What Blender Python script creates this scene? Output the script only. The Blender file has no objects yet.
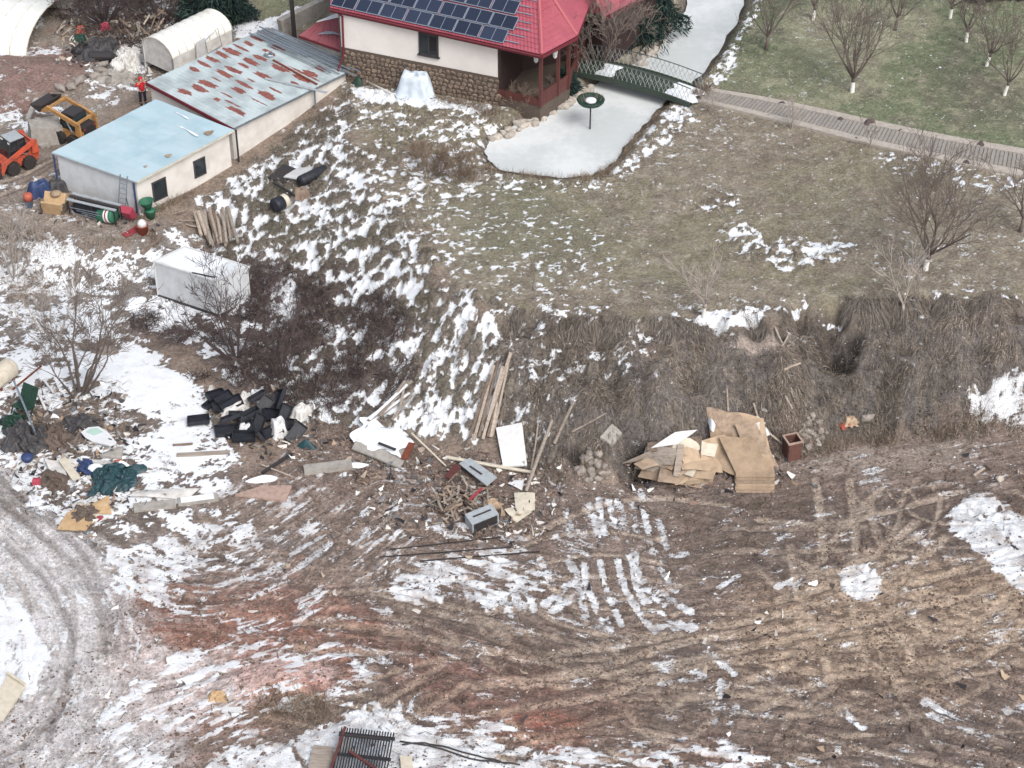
import bpy, bmesh, math, random
import numpy as np
from mathutils import Vector, Matrix, Euler
from mathutils.geometry import delaunay_2d_cdt

random.seed(7)
RNG = np.random.default_rng(11)
R = math.radians
scene = bpy.context.scene
COL = scene.collection

# ------------------------------------------------------------------ camera, sky, sun, exposure
CAM_H, PITCH, FPX = 66.0, R(37.0), 2000.0
cam_data = bpy.data.cameras.new('camera')
cam_data.sensor_width = 36.0
cam_data.lens = FPX / 1024.0 * 36.0
cam_data.clip_start = 1.0
cam_data.clip_end = 6000.0
cam = bpy.data.objects.new('camera', cam_data)
COL.objects.link(cam)
cam.location = (0, 0, CAM_H)
cam.rotation_euler = (R(90) - PITCH, 0, 0)
scene.camera = cam

SUN_EL, SUN_AZ = R(48), R(150)           # bright overcast, light from behind-right of the viewer
world = bpy.data.worlds.new('World')
scene.world = world
world.use_nodes = True
wn = world.node_tree.nodes
wl = world.node_tree.links
wn.clear()
sky = wn.new('ShaderNodeTexSky')
sky.sky_type = 'NISHITA'
sky.sun_disc = False
sky.sun_elevation = SUN_EL
sky.sun_rotation = SUN_AZ
sky.air_density = 1.0
sky.dust_density = 4.0
hs = wn.new('ShaderNodeHueSaturation')
hs.inputs['Saturation'].default_value = 0.5     # cloud layer: nearly grey sky light
bg = wn.new('ShaderNodeBackground')
bg.inputs['Strength'].default_value = 0.15
wo = wn.new('ShaderNodeOutputWorld')
wl.new(sky.outputs[0], hs.inputs['Color'])
wl.new(hs.outputs[0], bg.inputs['Color'])
wl.new(bg.outputs[0], wo.inputs['Surface'])

sl = bpy.data.lights.new('sun', 'SUN')
sl.energy = 1.35
sl.angle = R(28)
sl.color = (1.0, 0.985, 0.965)
so = bpy.data.objects.new('sun', sl)
COL.objects.link(so)
so.rotation_euler = Euler((R(90) - SUN_EL, 0, R(180) - SUN_AZ), 'XYZ')
so.location = (0, 60, 60)

vs = scene.view_settings
scene.display_settings.display_device = 'sRGB'
vs.view_transform = 'Standard'
vs.look = 'None'
vs.exposure = 0.45
vs.gamma = 1.0
vs.use_curve_mapping = False

# ------------------------------------------------------------------ helpers
def lin(c):
    """sRGB 0-255 triple -> linear"""
    o = []
    for v in c[:3]:
        v /= 255.0
        o.append(v / 12.92 if v <= 0.04045 else ((v + 0.055) / 1.055) ** 2.4)
    return tuple(o)

FW = Vector((0, math.cos(PITCH), -math.sin(PITCH)))
UP = Vector((0, math.sin(PITCH), math.cos(PITCH)))
def P(px, py, z):
    """surveying aid: where the line of sight through a picture point meets height z"""
    d = FW + Vector((1, 0, 0)) * ((px - 512) / FPX) - UP * ((py - 384) / FPX)
    t = (z - CAM_H) / d.z
    return Vector((d.x * t, d.y * t, z))

def smooth(e0, e1, x):
    t = np.clip((x - e0) / (e1 - e0), 0, 1)
    return t * t * (3 - 2 * t)

_tabs = {}
def vnoise(x, y, seed=0):
    if seed not in _tabs:
        _tabs[seed] = np.random.default_rng(1000 + seed).random((256, 256)).astype(np.float32)
    t = _tabs[seed]
    xf = np.floor(x); yf = np.floor(y)
    fx = (x - xf).astype(np.float32); fy = (y - yf).astype(np.float32)
    xi = xf.astype(np.int64) & 255; yi = yf.astype(np.int64) & 255
    x1 = (xi + 1) & 255; y1 = (yi + 1) & 255
    fx = fx * fx * (3 - 2 * fx); fy = fy * fy * (3 - 2 * fy)
    a = t[xi, yi] * (1 - fx) + t[x1, yi] * fx
    b = t[xi, y1] * (1 - fx) + t[x1, y1] * fx
    return a * (1 - fy) + b * fy

def fbm(x, y, seed=0, octv=4, gain=0.55):
    s = 0; a = 1; tot = 0
    c, sn = math.cos(0.6), math.sin(0.6)
    for k in range(octv):
        s = s + a * vnoise(x + 17.3 * k, y - 9.1 * k, seed + k)
        tot += a; a *= gain
        x, y = (c * x - sn * y) * 2.03, (sn * x + c * y) * 2.03
    return s / tot

def uni(n):
    """rank-like normalisation to about uniform 0..1"""
    z = (n - n.mean()) / (n.std() + 1e-9)
    return 1 / (1 + np.exp(-1.7 * z))

# ------------------------------------------------------------------ terrain heights (break lines -> triangulated -> grid)
STEP = 0.095
XS = np.arange(-39.5, 39.501, STEP); YS = np.arange(55.5, 134.501, STEP)
NX, NY = len(XS), len(YS)
GX, GY = np.meshgrid(XS, YS, indexing='ij')

LINES = [  # (picture x, picture y, height) surveyed break lines
    [(1110, 298, 5.6), (1024, 303, 5.5), (920, 300, 5.4), (840, 310, 5.3), (760, 318, 5.2), (700, 325, 5.0), (640, 325, 5.0),
     (580, 322, 4.9), (520, 316, 4.9), (470, 298, 4.9), (430, 268, 4.9), (395, 225, 4.9), (365, 175, 4.8), (345, 130, 4.7), (352, 100, 4.8)],
    [(1110, 418, 0.6), (1024, 428, 0.5), (930, 432, 0.25), (850, 438, 0.05), (780, 452, 0.0), (700, 468, 0), (640, 478, 0), (560, 486, 0), (500, 476, 0.1), (440, 452, 0.25),
     (390, 445, 0.35), (330, 440, 0.4), (280, 395, 0.6), (258, 345, 0.9), (240, 318, 1.1)],
    [(1110, 372, 3.2), (1024, 378, 3.2), (920, 385, 2.6), (820, 395, 2.5), (740, 405, 2.5), (640, 415, 2.6)],
    [(205, 196, 2.7), (235, 170, 3.0), (290, 132, 3.6), (338, 102, 4.4)],
    [(-120, 226, 2.8), (0, 236, 2.8), (60, 244, 2.75), (120, 244, 2.7), (168, 226, 2.7), (205, 196, 2.7)],
    [(-120, 275, 1.2), (0, 282, 1.2), (60, 290, 1.1), (140, 285, 1.2), (190, 262, 1.4), (215, 240, 1.7)],
    [(215, 240, 1.7), (255, 232, 2.4), (300, 250, 2.6), (330, 290, 2.2), (350, 340, 1.6), (360, 395, 1.0)],
    [(285, 170, 3.5), (330, 205, 3.9), (375, 262, 3.7), (420, 320, 3.3), (470, 372, 2.6), (520, 400, 2.5)],
]
PTS = [(-120, 820, 0.0), (200, 820, -0.1), (512, 820, -0.2), (800, 820, -0.2), (1120, 820, 0), (-120, 560, 0.35), (20, 470, 0.45), (200, 490, 0.3), (330, 500, 0.2),
       (700, 600, -0.05), (1110, 560, 0.15), (450, 600, 0), (100, 650, 0.1), (-120, 400, 0.8), (60, 400, 0.7), (150, 350, 0.75), (200, 400, 0.55), (250, 430, 0.5),
       (160, 305, 1.1), (-120, 120, 3.0), (0, 100, 3.1), (100, 110, 3.1), (60, 200, 2.9), (150, 60, 3.2), (0, -20, 3.4), (-120, -20, 3.3), (200, -20, 3.7), (260, 25, 4.0),
       (420, 95, 5.0), (500, 108, 5.1), (580, 90, 5.1), (340, 60, 4.8), (320, -20, 4.8), (512, -40, 5.4), (700, 90, 5.15), (1024, 160, 5.6), (1120, 160, 5.7), (700, -30, 5.5),
       (850, 90, 5.5), (1024, 0, 6.4), (1120, -30, 6.7), (600, 250, 5.0), (500, 200, 5.0), (800, 230, 5.3), (960, 240, 5.5), (430, 170, 4.95), (850, -30, 6.0)]

def build_tin():
    vs_, es_, zs_ = [], [], []
    for ln in LINES:
        b = len(vs_)
        for q in ln:
            p = P(*q); vs_.append(Vector((p.x, p.y))); zs_.append(q[2])
        es_ += [(b + i, b + i + 1) for i in range(len(ln) - 1)]
    for q in PTS:
        p = P(*q); vs_.append(Vector((p.x, p.y))); zs_.append(q[2])
    for (x, y, z) in [(-60, 40, 0.3), (60, 40, 0.0), (-70, 150, 3.4), (70, 150, 6.8), (0, 150, 5.5), (-60, 90, 1.5), (62, 76, 0.2), (62, 90, 5.6)]:
        vs_.append(Vector((x, y))); zs_.append(z)
    ov, oe, of, oiv, _, _ = delaunay_2d_cdt(vs_, es_, [], 0, 1e-4)
    oz = [sum(zs_[i] for i in ids) / len(ids) if ids else None for ids in oiv]
    for i, z in enumerate(oz):
        if z is None:
            d = [((ov[i] - v).length, zz) for v, zz in zip(vs_, zs_)]
            oz[i] = min(d)[1]
    Z = np.full((NX, NY), 3.0, np.float32)
    for f in of:
        a, b, c = (ov[i] for i in f[:3]); za, zb, zc = (oz[i] for i in f[:3])
        x0, x1 = min(a.x, b.x, c.x), max(a.x, b.x, c.x); y0, y1 = min(a.y, b.y, c.y), max(a.y, b.y, c.y)
        i0 = max(0, int((x0 - XS[0]) / STEP)); i1 = min(NX, int((x1 - XS[0]) / STEP) + 2)
        j0 = max(0, int((y0 - YS[0]) / STEP)); j1 = min(NY, int((y1 - YS[0]) / STEP) + 2)
        if i0 >= i1 or j0 >= j1: continue
        X = GX[i0:i1, j0:j1]; Y = GY[i0:i1, j0:j1]
        det = (b.y - c.y) * (a.x - c.x) + (c.x - b.x) * (a.y - c.y)
        if abs(det) < 1e-9: continue
        l1 = ((b.y - c.y) * (X - c.x) + (c.x - b.x) * (Y - c.y)) / det
        l2 = ((c.y - a.y) * (X - c.x) + (a.x - c.x) * (Y - c.y)) / det
        l3 = 1 - l1 - l2
        m = (l1 > -1e-6) & (l2 > -1e-6) & (l3 > -1e-6)
        Z[i0:i1, j0:j1][m] = (l1 * za + l2 * zb + l3 * zc)[m]
    return Z

def blur(A, r):
    """separable box blur, twice, radius r cells"""
    for _ in range(2):
        for ax in (0, 1):
            pad = [(0, 0), (0, 0)]; pad[ax] = (r + 1, r)
            B = np.cumsum(np.pad(A, pad, mode='edge').astype(np.float64), axis=ax)
            n = A.shape[ax]
            if ax == 0: A = (B[2 * r + 1:2 * r + 1 + n] - B[:n]) / (2 * r + 1)
            else: A = (B[:, 2 * r + 1:2 * r + 1 + n] - B[:, :n]) / (2 * r + 1)
    return A.astype(np.float32)

ZS = blur(build_tin(), 4)

def zgrid(A, x, y):
    fx = min(max((x - XS[0]) / STEP, 0), NX - 1.001); fy = min(max((y - YS[0]) / STEP, 0), NY - 1.001)
    i, j = int(fx), int(fy); fx -= i; fy -= j
    return float(A[i, j] * (1 - fx) * (1 - fy) + A[i + 1, j] * fx * (1 - fy) + A[i, j + 1] * (1 - fx) * fy + A[i + 1, j + 1] * fx * fy)

def G(px, py):
    """point of the smooth terrain seen at a picture point"""
    lo, hi = 10.0, -1.5
    z = lo
    prev = lo
    while z > hi:
        p = P(px, py, z)
        if zgrid(ZS, p.x, p.y) >= z:
            a, b = z, prev
            for _ in range(12):
                m = (a + b) / 2; q = P(px, py, m)
                if zgrid(ZS, q.x, q.y) >= m: a = m
                else: b = m
            return P(px, py, a)
        prev = z
        z -= 0.08
    return P(px, py, hi)

# pond polygon on the ice level
ICE_Z = 4.62
POND_PX = [(486, 152), (491, 140), (512, 127), (545, 112), (572, 99), (590, 88), (606, 78), (628, 66), (646, 58), (660, 46), (672, 30), (682, 14), (688, 0), (694, -30),
           (752, -30), (745, 0), (738, 20), (724, 42), (708, 66), (690, 84), (668, 100), (656, 112), (644, 126), (628, 143), (614, 162), (602, 171), (575, 177), (540, 176), (505, 170), (489, 161)]
POND = [P(x, y, ICE_Z) for x, y in POND_PX]

def seg_dist(px_, py_, ax, ay, bx, by):
    dx, dy = bx - ax, by - ay
    L2 = dx * dx + dy * dy + 1e-12
    t = np.clip(((px_ - ax) * dx + (py_ - ay) * dy) / L2, 0, 1)
    return np.hypot(px_ - ax - t * dx, py_ - ay - t * dy), t

def poly_sd(poly, marg=4.0):
    """signed distance to polygon (positive inside) on the grid; -marg far away"""
    x0 = min(p.x for p in poly) - marg; x1 = max(p.x for p in poly) + marg
    y0 = min(p.y for p in poly) - marg; y1 = max(p.y for p in poly) + marg
    i0 = max(0, int((x0 - XS[0]) / STEP)); i1 = min(NX, int((x1 - XS[0]) / STEP) + 2)
    j0 = max(0, int((y0 - YS[0]) / STEP)); j1 = min(NY, int((y1 - YS[0]) / STEP) + 2)
    out = np.full((NX, NY), -marg, np.float32)
    if i0 >= i1 or j0 >= j1: return out
    X = GX[i0:i1, j0:j1]; Y = GY[i0:i1, j0:j1]
    d = np.full(X.shape, 1e9); ins = np.zeros(X.shape, bool)
    n = len(poly)
    for k in range(n):
        a, b = poly[k], poly[(k + 1) % n]
        dd, _ = seg_dist(X, Y, a.x, a.y, b.x, b.y)
        d = np.minimum(d, dd)
        cond = (a.y > Y) != (b.y > Y)
        ins ^= cond & (X < (b.x - a.x) * (Y - a.y) / ((b.y - a.y) if abs(b.y - a.y) > 1e-9 else 1e-9) + a.x)
    out[i0:i1, j0:j1] = np.clip(np.where(ins, d, -d), -marg, 1e3)
    return out

SD_POND = poly_sd(POND)
ZS = np.where(SD_POND > -1.2, ZS * (1 - smooth(-1.1, 0.25, SD_POND)) + (ICE_Z - 0.35) * smooth(-1.1, 0.25, SD_POND), ZS).astype(np.float32)

NW1 = fbm(GX * 0.45, GY * 0.45, 3, 4) - 0.5      # edge warps
NW2 = fbm(GX * 1.6, GY * 1.6, 9, 3) - 0.5

def gpoly(pix): return [G(x, y) for x, y in pix]
def region(pix, soft=1.0, warp=2.0, warp2=0.8):
    sd = poly_sd(gpoly(pix), 6.0)
    return smooth(-soft, soft, sd + NW1 * warp * 2 + NW2 * warp2 * 2 * np.minimum(1, warp)).astype(np.float32)

def catmull(pts, n=6):
    pts = [Vector((p[0], p[1])) for p in pts]
    if len(pts) < 3: return pts
    q = [pts[0] * 2 - pts[1]] + pts + [pts[-1] * 2 - pts[-2]]
    out = []
    for i in range(1, len(q) - 2):
        for k in range(n):
            t = k / n
            out.append(0.5 * ((2 * q[i]) + (q[i + 1] - q[i - 1]) * t + (2 * q[i - 1] - 5 * q[i] + 4 * q[i + 1] - q[i + 2]) * t * t + (3 * q[i] - q[i - 1] - 3 * q[i + 1] + q[i + 2]) * t ** 3))
    out.append(pts[-1])
    return out

def curvi(pix):
    """along / across coordinates relative to a guide curve"""
    pts = catmull([G(*p) for p in pix], 5)
    s0 = 0
    D = np.full((NX, NY), 1e9, np.float32); S = np.zeros((NX, NY), np.float32)
    for a, b in zip(pts[:-1], pts[1:]):
        dx, dy = b.x - a.x, b.y - a.y; L = math.hypot(dx, dy)
        t = ((GX - a.x) * dx + (GY - a.y) * dy) / (L * L)
        tc = np.clip(t, 0, 1)
        ex = GX - a.x - tc * dx; ey = GY - a.y - tc * dy
        d = np.hypot(ex, ey)
        sg = np.sign(dx * ey - dy * ex)
        m = d < np.abs(D)
        D[m] = (d * sg)[m]; S[m] = (s0 + tc * L)[m]
        s0 += L
    return S, D

def stroke_d(pts, reach):
    """(slice, |distance|) to a smoothed polyline, only where closer than reach"""
    x0 = min(p.x for p in pts) - reach; x1 = max(p.x for p in pts) + reach
    y0 = min(p.y for p in pts) - reach; y1 = max(p.y for p in pts) + reach
    i0 = max(0, int((x0 - XS[0]) / STEP)); i1 = min(NX, int((x1 - XS[0]) / STEP) + 2)
    j0 = max(0, int((y0 - YS[0]) / STEP)); j1 = min(NY, int((y1 - YS[0]) / STEP) + 2)
    if i0 >= i1 or j0 >= j1: return None
    sl_ = (slice(i0, i1), slice(j0, j1))
    D = np.full((i1 - i0, j1 - j0), reach, np.float32)
    for a, b in zip(pts[:-1], pts[1:]):
        p0 = max(0, int((min(a.x, b.x) - reach - XS[i0]) / STEP)); p1 = min(i1 - i0, int((max(a.x, b.x) + reach - XS[i0]) / STEP) + 2)
        q0 = max(0, int((min(a.y, b.y) - reach - YS[j0]) / STEP)); q1 = min(j1 - j0, int((max(a.y, b.y) + reach - YS[j0]) / STEP) + 2)
        if p0 >= p1 or q0 >= q1: continue
        s2 = (slice(p0, p1), slice(q0, q1))
        d, _ = seg_dist(GX[sl_][s2], GY[sl_][s2], a.x, a.y, b.x, b.y)
        D[s2] = np.minimum(D[s2], d)
    return sl_, D
# ------------------------------------------------------------------ ground cover, ruts, snow (albedo and height of the sheet)
CR = np.zeros((NX, NY, 3), np.float32)
def paint(mask, c, amt=1.0):
    c = np.array(lin(c), np.float32); c = c * 0.82 + c.mean() * 0.18
    m = (mask * amt)[..., None]
    CR[:] = CR * (1 - m) + c * m

COV = np.zeros((NX, NY), np.float32)             # share of the ground under snow
def cover(mask, v):
    COV[:] = COV * (1 - mask) + v * mask

DISP = np.zeros((NX, NY), np.float32)            # small relief

n_big = fbm(GX * 0.16, GY * 0.16, 21, 4)
n_mid = fbm(GX * 0.7, GY * 0.7, 31, 4)
n_fine = fbm(GX * 2.6, GY * 2.6, 41, 3)
u_big, u_mid, u_fine = uni(n_big), uni(n_mid), uni(n_fine)

# --- base soils
CR[:] = np.array(lin((128, 114, 103)), np.float32)
LAWN = region([(352, 98), (345, 130), (366, 176), (396, 225), (432, 268), (470, 300), (520, 320), (640, 328), (760, 322), (840, 314), (920, 304), (1150, 300), (1200, -60), (240, -60), (262, 26), (300, 50)], 0.5, 0.6)
paint(LAWN, (136, 125, 107))
paint(LAWN * smooth(0.45, 0.8, u_big), (128, 121, 97), 0.7)
paint(LAWN * smooth(0.55, 0.9, u_mid), (124, 111, 98), 0.6)
paint(LAWN * smooth(0.62, 0.95, u_fine), (152, 145, 128), 0.55)
ORCH = region([(700, -60), (735, 20), (722, 60), (720, 90), (800, 107), (900, 128), (1024, 150), (1150, 175), (1200, -60)], 0.6, 0.7)
paint(ORCH, (138, 138, 110))
paint(ORCH * smooth(0.4, 0.75, u_big), (104, 116, 84), 0.8)
paint(ORCH * smooth(0.6, 0.9, u_mid), (122, 114, 101), 0.55)
paint(ORCH * region([(940, 70), (1030, 85), (1030, 130), (960, 118), (930, 95)], 2, 1.0), (102, 94, 84), 0.6)
paint(region([(720, 60), (770, 40), (830, 60), (830, 100), (740, 92)], 1.5, 1), (94, 110, 74), 0.45)
paint(ORCH * smooth(0.7, 0.95, u_fine), (160, 154, 128), 0.45)
cover(LAWN, 0.04)
cover(region([(350, 98), (520, 100), (480, 180), (480, 300), (396, 226)], 2.0, 2.0), 0.4)
cover(region([(420, 210), (560, 190), (640, 260), (560, 315), (470, 300)], 2.0, 2.0), 0.15)
cover(ORCH, 0.02)
paint(region([(455, 200), (560, 180), (600, 240), (540, 275), (470, 260)], 2.0, 2), (112, 113, 88), 0.55)

# --- tussock slope left of the house
TUSS = region([(340, 100), (366, 176), (430, 268), (500, 330), (540, 400), (520, 440), (420, 445), (330, 425), (270, 370), (250, 310), (215, 250), (200, 200), (240, 170), (300, 128)], 0.8, 1.2)
paint(TUSS, (120, 111, 101))
paint(TUSS * smooth(0.5, 0.85, u_mid), (104, 99, 84), 0.7)
cover(TUSS, 0.46)
cover(region([(215, 200), (300, 150), (345, 190), (400, 260), (330, 280), (250, 250)], 1.5, 1.5), 0.56)
cover(region([(400, 330), (470, 310), (540, 330), (540, 430), (430, 440)], 1.5, 1.5), 0.5)
# --- bank under the lawn edge
BANK = region([(500, 318), (640, 326), (760, 320), (840, 314), (920, 304), (1150, 300), (1150, 425), (1024, 430), (930, 434), (850, 440), (780, 452), (640, 480), (540, 478), (490, 430), (520, 400)], 0.35, 1.0)
paint(BANK, (106, 100, 97))
paint(BANK * smooth(0.5, 0.8, u_mid), (86, 80, 72), 0.7)
paint(BANK * smooth(0.6, 0.95, u_fine), (140, 128, 112), 0.5)
cover(BANK, 0.06)
cover(region([(470, 310), (560, 320), (660, 330), (650, 350), (580, 380), (560, 440), (500, 440), (480, 380)], 0.8, 1.0), 0.3)
cover(region([(830, 318), (850, 300), (1000, 300), (1000, 318)], 0.5, 0.6) * 0.8, 0.5)
cover(region([(560, 320), (640, 318), (740, 318), (770, 328), (680, 336), (600, 350)], 0.3, 0.6), 0.5)
LIPS = region([(480, 296), (520, 306), (640, 314), (760, 308), (840, 302), (920, 294), (1100, 292), (1100, 316), (920, 316), (840, 326), (760, 334), (640, 342), (520, 334), (490, 320)], 0.5, 1.2)
paint(LIPS, (116, 105, 96), .7)
cover(LIPS, .27)
SLUMP = region([(728, 346), (740, 330), (760, 322), (778, 332), (786, 350), (770, 346), (750, 352)], 0.15, 0.3)
paint(SLUMP, (158, 142, 130), 0.9); cover(SLUMP, 0.0)
SL2 = region([(640, 340), (664, 332), (690, 340), (676, 352), (655, 356)], 0.3, 0.4)
paint(SL2, (146, 128, 114), 0.7)
# --- bramble gully: dark litter
GUL = region([(140, 300), (200, 300), (250, 265), (320, 270), (400, 290), (420, 330), (400, 380), (330, 420), (270, 410), (210, 385), (190, 350), (140, 330)], 0.8, 1.4)
paint(GUL, (92, 80, 78))
cover(GUL, 0.42)
# --- left yard
YARD = region([(-150, -60), (240, -60), (262, 26), (150, 85), (60, 155), (66, 196), (138, 218), (175, 220), (120, 246), (40, 246), (-150, 240)], 0.5, 0.5)
paint(YARD, (136, 124, 113))
paint(YARD * smooth(0.45, 0.8, u_mid), (120, 107, 98), 0.6)
cover(YARD, 0.1)
MOUND = region([(-60, 55), (60, 48), (90, 60), (85, 85), (40, 100), (-60, 105)], 0.8, 0.8)
paint(MOUND, (128, 100, 92), 0.9)
paint(region([(-40, 100), (38, 98), (38, 116), (-40, 122)], 0.4, 0.6), (126, 96, 86), 0.8)
cover(region([(0, 48), (30, 46), (60, 52), (56, 56), (0, 56)], 0.3, 0.4), 0.7)
cover(region([(90, 62), (112, 44), (145, 40), (150, 80), (120, 92), (88, 96)], 0.5, 0.8), 0.62)
cover(region([(60, 0), (230, 0), (240, 20), (160, 30), (150, 45), (70, 22)], 1, 1.0), 0.45)
cover(region([(0, 112), (30, 114), (60, 108), (80, 112), (40, 132), (0, 125)], 0.4, 0.6), 0.5)
cover(region([(220, 20), (262, 22), (300, 6), (318, 0), (318, 14), (280, 32), (240, 36)], 0.4, 0.5), 0.92)
paint(region([(245, 0), (330, -12), (325, 8), (300, 10), (262, 18)], 0.6, 0.5), (120, 124, 92), 0.8)
cover(region([(262, -20), (310, -20), (290, 8), (262, 14)], 0.6, 0.5), 0.03)
# --- gravelly wash below the sheds
WASH = region([(-150, 240), (40, 246), (120, 246), (170, 225), (200, 240), (150, 300), (140, 340), (60, 350), (-150, 330)], 0.7, 1)
paint(WASH, (124, 116, 110))
cover(WASH, 0.5)
cover(region([(12, 232), (40, 232), (72, 252), (66, 262), (40, 258), (16, 244)], 0.25, 0.3), 0.97)
# --- snow flat below the gully
FLAT = region([(-100, 330), (60, 350), (130, 330), (165, 360), (215, 385), (235, 430), (240, 470), (200, 520), (120, 540), (60, 545), (-100, 470)], 0.6, 1.0)
paint(FLAT, (112, 100, 92))
cover(FLAT, 0.64)
cover(region([(90, 372), (130, 345), (165, 365), (205, 388), (195, 410), (200, 440), (180, 470), (158, 480), (150, 440), (118, 402)], 0.4, 0.6), 0.975)
cover(region([(60, 405), (110, 398), (155, 412), (160, 425), (120, 440), (60, 448), (20, 448), (10, 430)], 0.4, 0.5), 0.16)
cover(region([(0, 448), (40, 455), (55, 480), (30, 485), (0, 470)], 0.3, 0.4), 0.93)
cover(region([(45, 500), (70, 510), (60, 530), (40, 515)], 0.3, 0.3), 0.9)
cover(region([(110, 510), (160, 480), (250, 480), (300, 470), (290, 500), (200, 530), (130, 560), (90, 540)], 0.7, 0.8), 0.66)
# --- mud yard
MUD = region([(240, 470), (330, 430), (430, 445), (540, 478), (640, 476), (780, 448), (900, 434), (1150, 420), (1150, 820), (-150, 820), (100, 640), (130, 560), (220, 520)], 0.6, 1.0)
paint(MUD, (139, 121, 110))
paint(MUD * smooth(0.45, 0.85, u_big), (122, 105, 96), 0.6)
paint(MUD * smooth(0.6, 0.95, u_mid), (112, 96, 88), 0.45)
cover(MUD, 0.07)
paint(region([(140, 590), (260, 580), (380, 600), (400, 650), (330, 690), (200, 720), (120, 690)], 1.5, 2.0), (168, 112, 94), 0.85)
paint(region([(420, 640), (520, 650), (620, 700), (560, 760), (480, 720), (380, 680)], 1.2, 1.5), (158, 110, 95), 0.7)
paint(region([(240, 668), (320, 668), (330, 690), (300, 702), (250, 695)], 0.4, 0.5), (186, 114, 90), 0.95)
paint(region([(500, 705), (570, 712), (590, 750), (540, 758), (505, 730)], 0.5, 0.8), (176, 108, 88), 0.9)
paint(region([(240, 690), (320, 690), (330, 720), (280, 728), (225, 712)], 0.4, 0.5), (142, 122, 106), 0.8)
paint(region([(780, 580), (900, 560), (1030, 560), (1060, 620), (1000, 660), (880, 690), (760, 690), (740, 640)], 1.8, 2.0), (172, 149, 125), 0.85)
paint(region([(680, 500), (800, 480), (900, 500), (960, 520), (900, 570), (760, 590), (680, 560)], 1.5, 1.8), (110, 96, 86), 0.75)
paint(region([(840, 505), (930, 500), (960, 525), (900, 545), (850, 540)], 1.0, 1.0), (92, 79, 73), 0.75)
paint(region([(820, 448), (930, 440), (980, 445), (930, 470), (850, 475), (790, 470)], 0.7, 0.8), (158, 146, 134), 0.6)
paint(region([(570, 480), (640, 480), (700, 500), (660, 530), (590, 510)], 1.0, 1.0), (132, 116, 105), 0.7)
paint(region([(700, 640), (760, 640), (760, 700), (720, 725), (690, 690)], 0.5, 0.8), (98, 90, 84), 0.8)
cover(region([(300, 470), (420, 470), (500, 545), (520, 600), (420, 600), (380, 620), (300, 560), (220, 570), (230, 520)], 1.2, 1.5), 0.27)
cover(region([(385, 575), (450, 570), (445, 600), (395, 604)], 0.4, 0.6), 0.85)
cover(region([(440, 560), (520, 545), (560, 570), (540, 600), (490, 610), (450, 600)], 0.6, 0.8), 0.5)
cover(region([(320, 655), (355, 655), (370, 685), (350, 700), (325, 690)], 0.4, 0.6), 0.78)
# bottom snow band
cover(region([(245, 745), (310, 722), (330, 698), (380, 700), (470, 715), (560, 740), (700, 752), (820, 765), (820, 820), (200, 820)], 0.5, 0.8), 0.6)
cover(region([(318, 722), (360, 716), (430, 728), (470, 752), (560, 768), (560, 820), (300, 820)], 0.35, 0.5), 0.86)
cover(region([(190, 765), (240, 730), (262, 726), (300, 735), (290, 768), (200, 790)], 0.35, 0.5), 0.88)
paint(region([(300, 728), (300, 710), (340, 705), (350, 715), (315, 735)], 0.4, 0.3), (112, 104, 88), 0.6)
cover(region([(560, 745), (700, 742), (780, 752), (900, 768), (800, 800), (560, 800)], 0.5, 0.8), 0.45)
# right-hand snow patches
cover(region([(948, 500), (985, 497), (1040, 520), (1060, 600), (1010, 590), (985, 560), (955, 540)], 0.3, 0.45), 0.9)
cover(region([(975, 385), (1024, 366), (1060, 370), (1060, 415), (1000, 425), (968, 415)], 0.35, 0.5), 0.78)
cover(region([(838, 572), (855, 562), (870, 566), (886, 582), (880, 600), (855, 602), (842, 590)], 0.2, 0.3), 0.93)
cover(region([(725, 225), (745, 228), (770, 240), (850, 235), (860, 255), (800, 275), (750, 260), (720, 240)], 0.7, 1.0), 0.6)
cover(region([(690, 200), (735, 196), (740, 210), (690, 214)], 0.4, 0.5), 0.4)
cover(region([(640, 130), (665, 110), (690, 104), (700, 116), (640, 165), (600, 190), (560, 195), (600, 180)], 0.5, 0.6), 0.45)
cover(region([(738, 30), (752, 0), (765, 0), (740, 50), (720, 85), (700, 95), (712, 70)], 0.4, 0.5), 0.6)
cover(region([(690, 318), (720, 308), (765, 310), (760, 325), (700, 330)], 0.3, 0.4), 0.8)
cover(region([(350, 90), (400, 92), (490, 108), (480, 115), (400, 104), (360, 100)], 0.2, 0.3), 0.95)
cover(region([(480, 168), (540, 182), (600, 178), (600, 184), (540, 190), (470, 185)], 0.3, 0.3), 0.5)
cover(region([(820, 160), (900, 150), (1024, 180), (1024, 190), (960, 186), (880, 168)], 0.4, 0.4), 0.25)
cover(region([(955, 0), (1060, 2), (1060, -30), (940, -30)], 0.3, 0.3), 0.95)

# --- left road: grey frozen slush with curving streaks
ROAD = region([(-100, 455), (5, 470), (60, 525), (105, 560), (135, 600), (150, 640), (230, 660), (330, 655), (330, 690), (240, 700), (190, 730), (170, 800), (-150, 820)], 0.7, 1.0)
S1, D1 = curvi([(-80, 400), (10, 492), (72, 552), (110, 622), (100, 700), (30, 790)])
S2, D2 = curvi([(60, 640), (150, 610), (260, 622), (380, 652), (520, 692), (700, 722), (860, 748), (1080, 790)])
S3, D3 = curvi([(260, 590), (400, 590), (520, 616), (640, 648), (760, 655), (880, 690), (1080, 765)])
S4, D4 = curvi([(430, 705), (600, 690), (700, 658), (830, 628), (960, 596), (1080, 575)])
S5, D5 = curvi([(70, 500), (120, 560), (170, 590), (220, 592), (275, 572), (330, 538), (385, 495)])
S6, D6 = curvi([(40, 790), (120, 735), (200, 695), (280, 668), (360, 650), (450, 655)])
R5 = region([(100, 530), (230, 490), (330, 460), (400, 480), (420, 560), (330, 625), (180, 635), (125, 600)], 0.8, 1.0)
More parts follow.
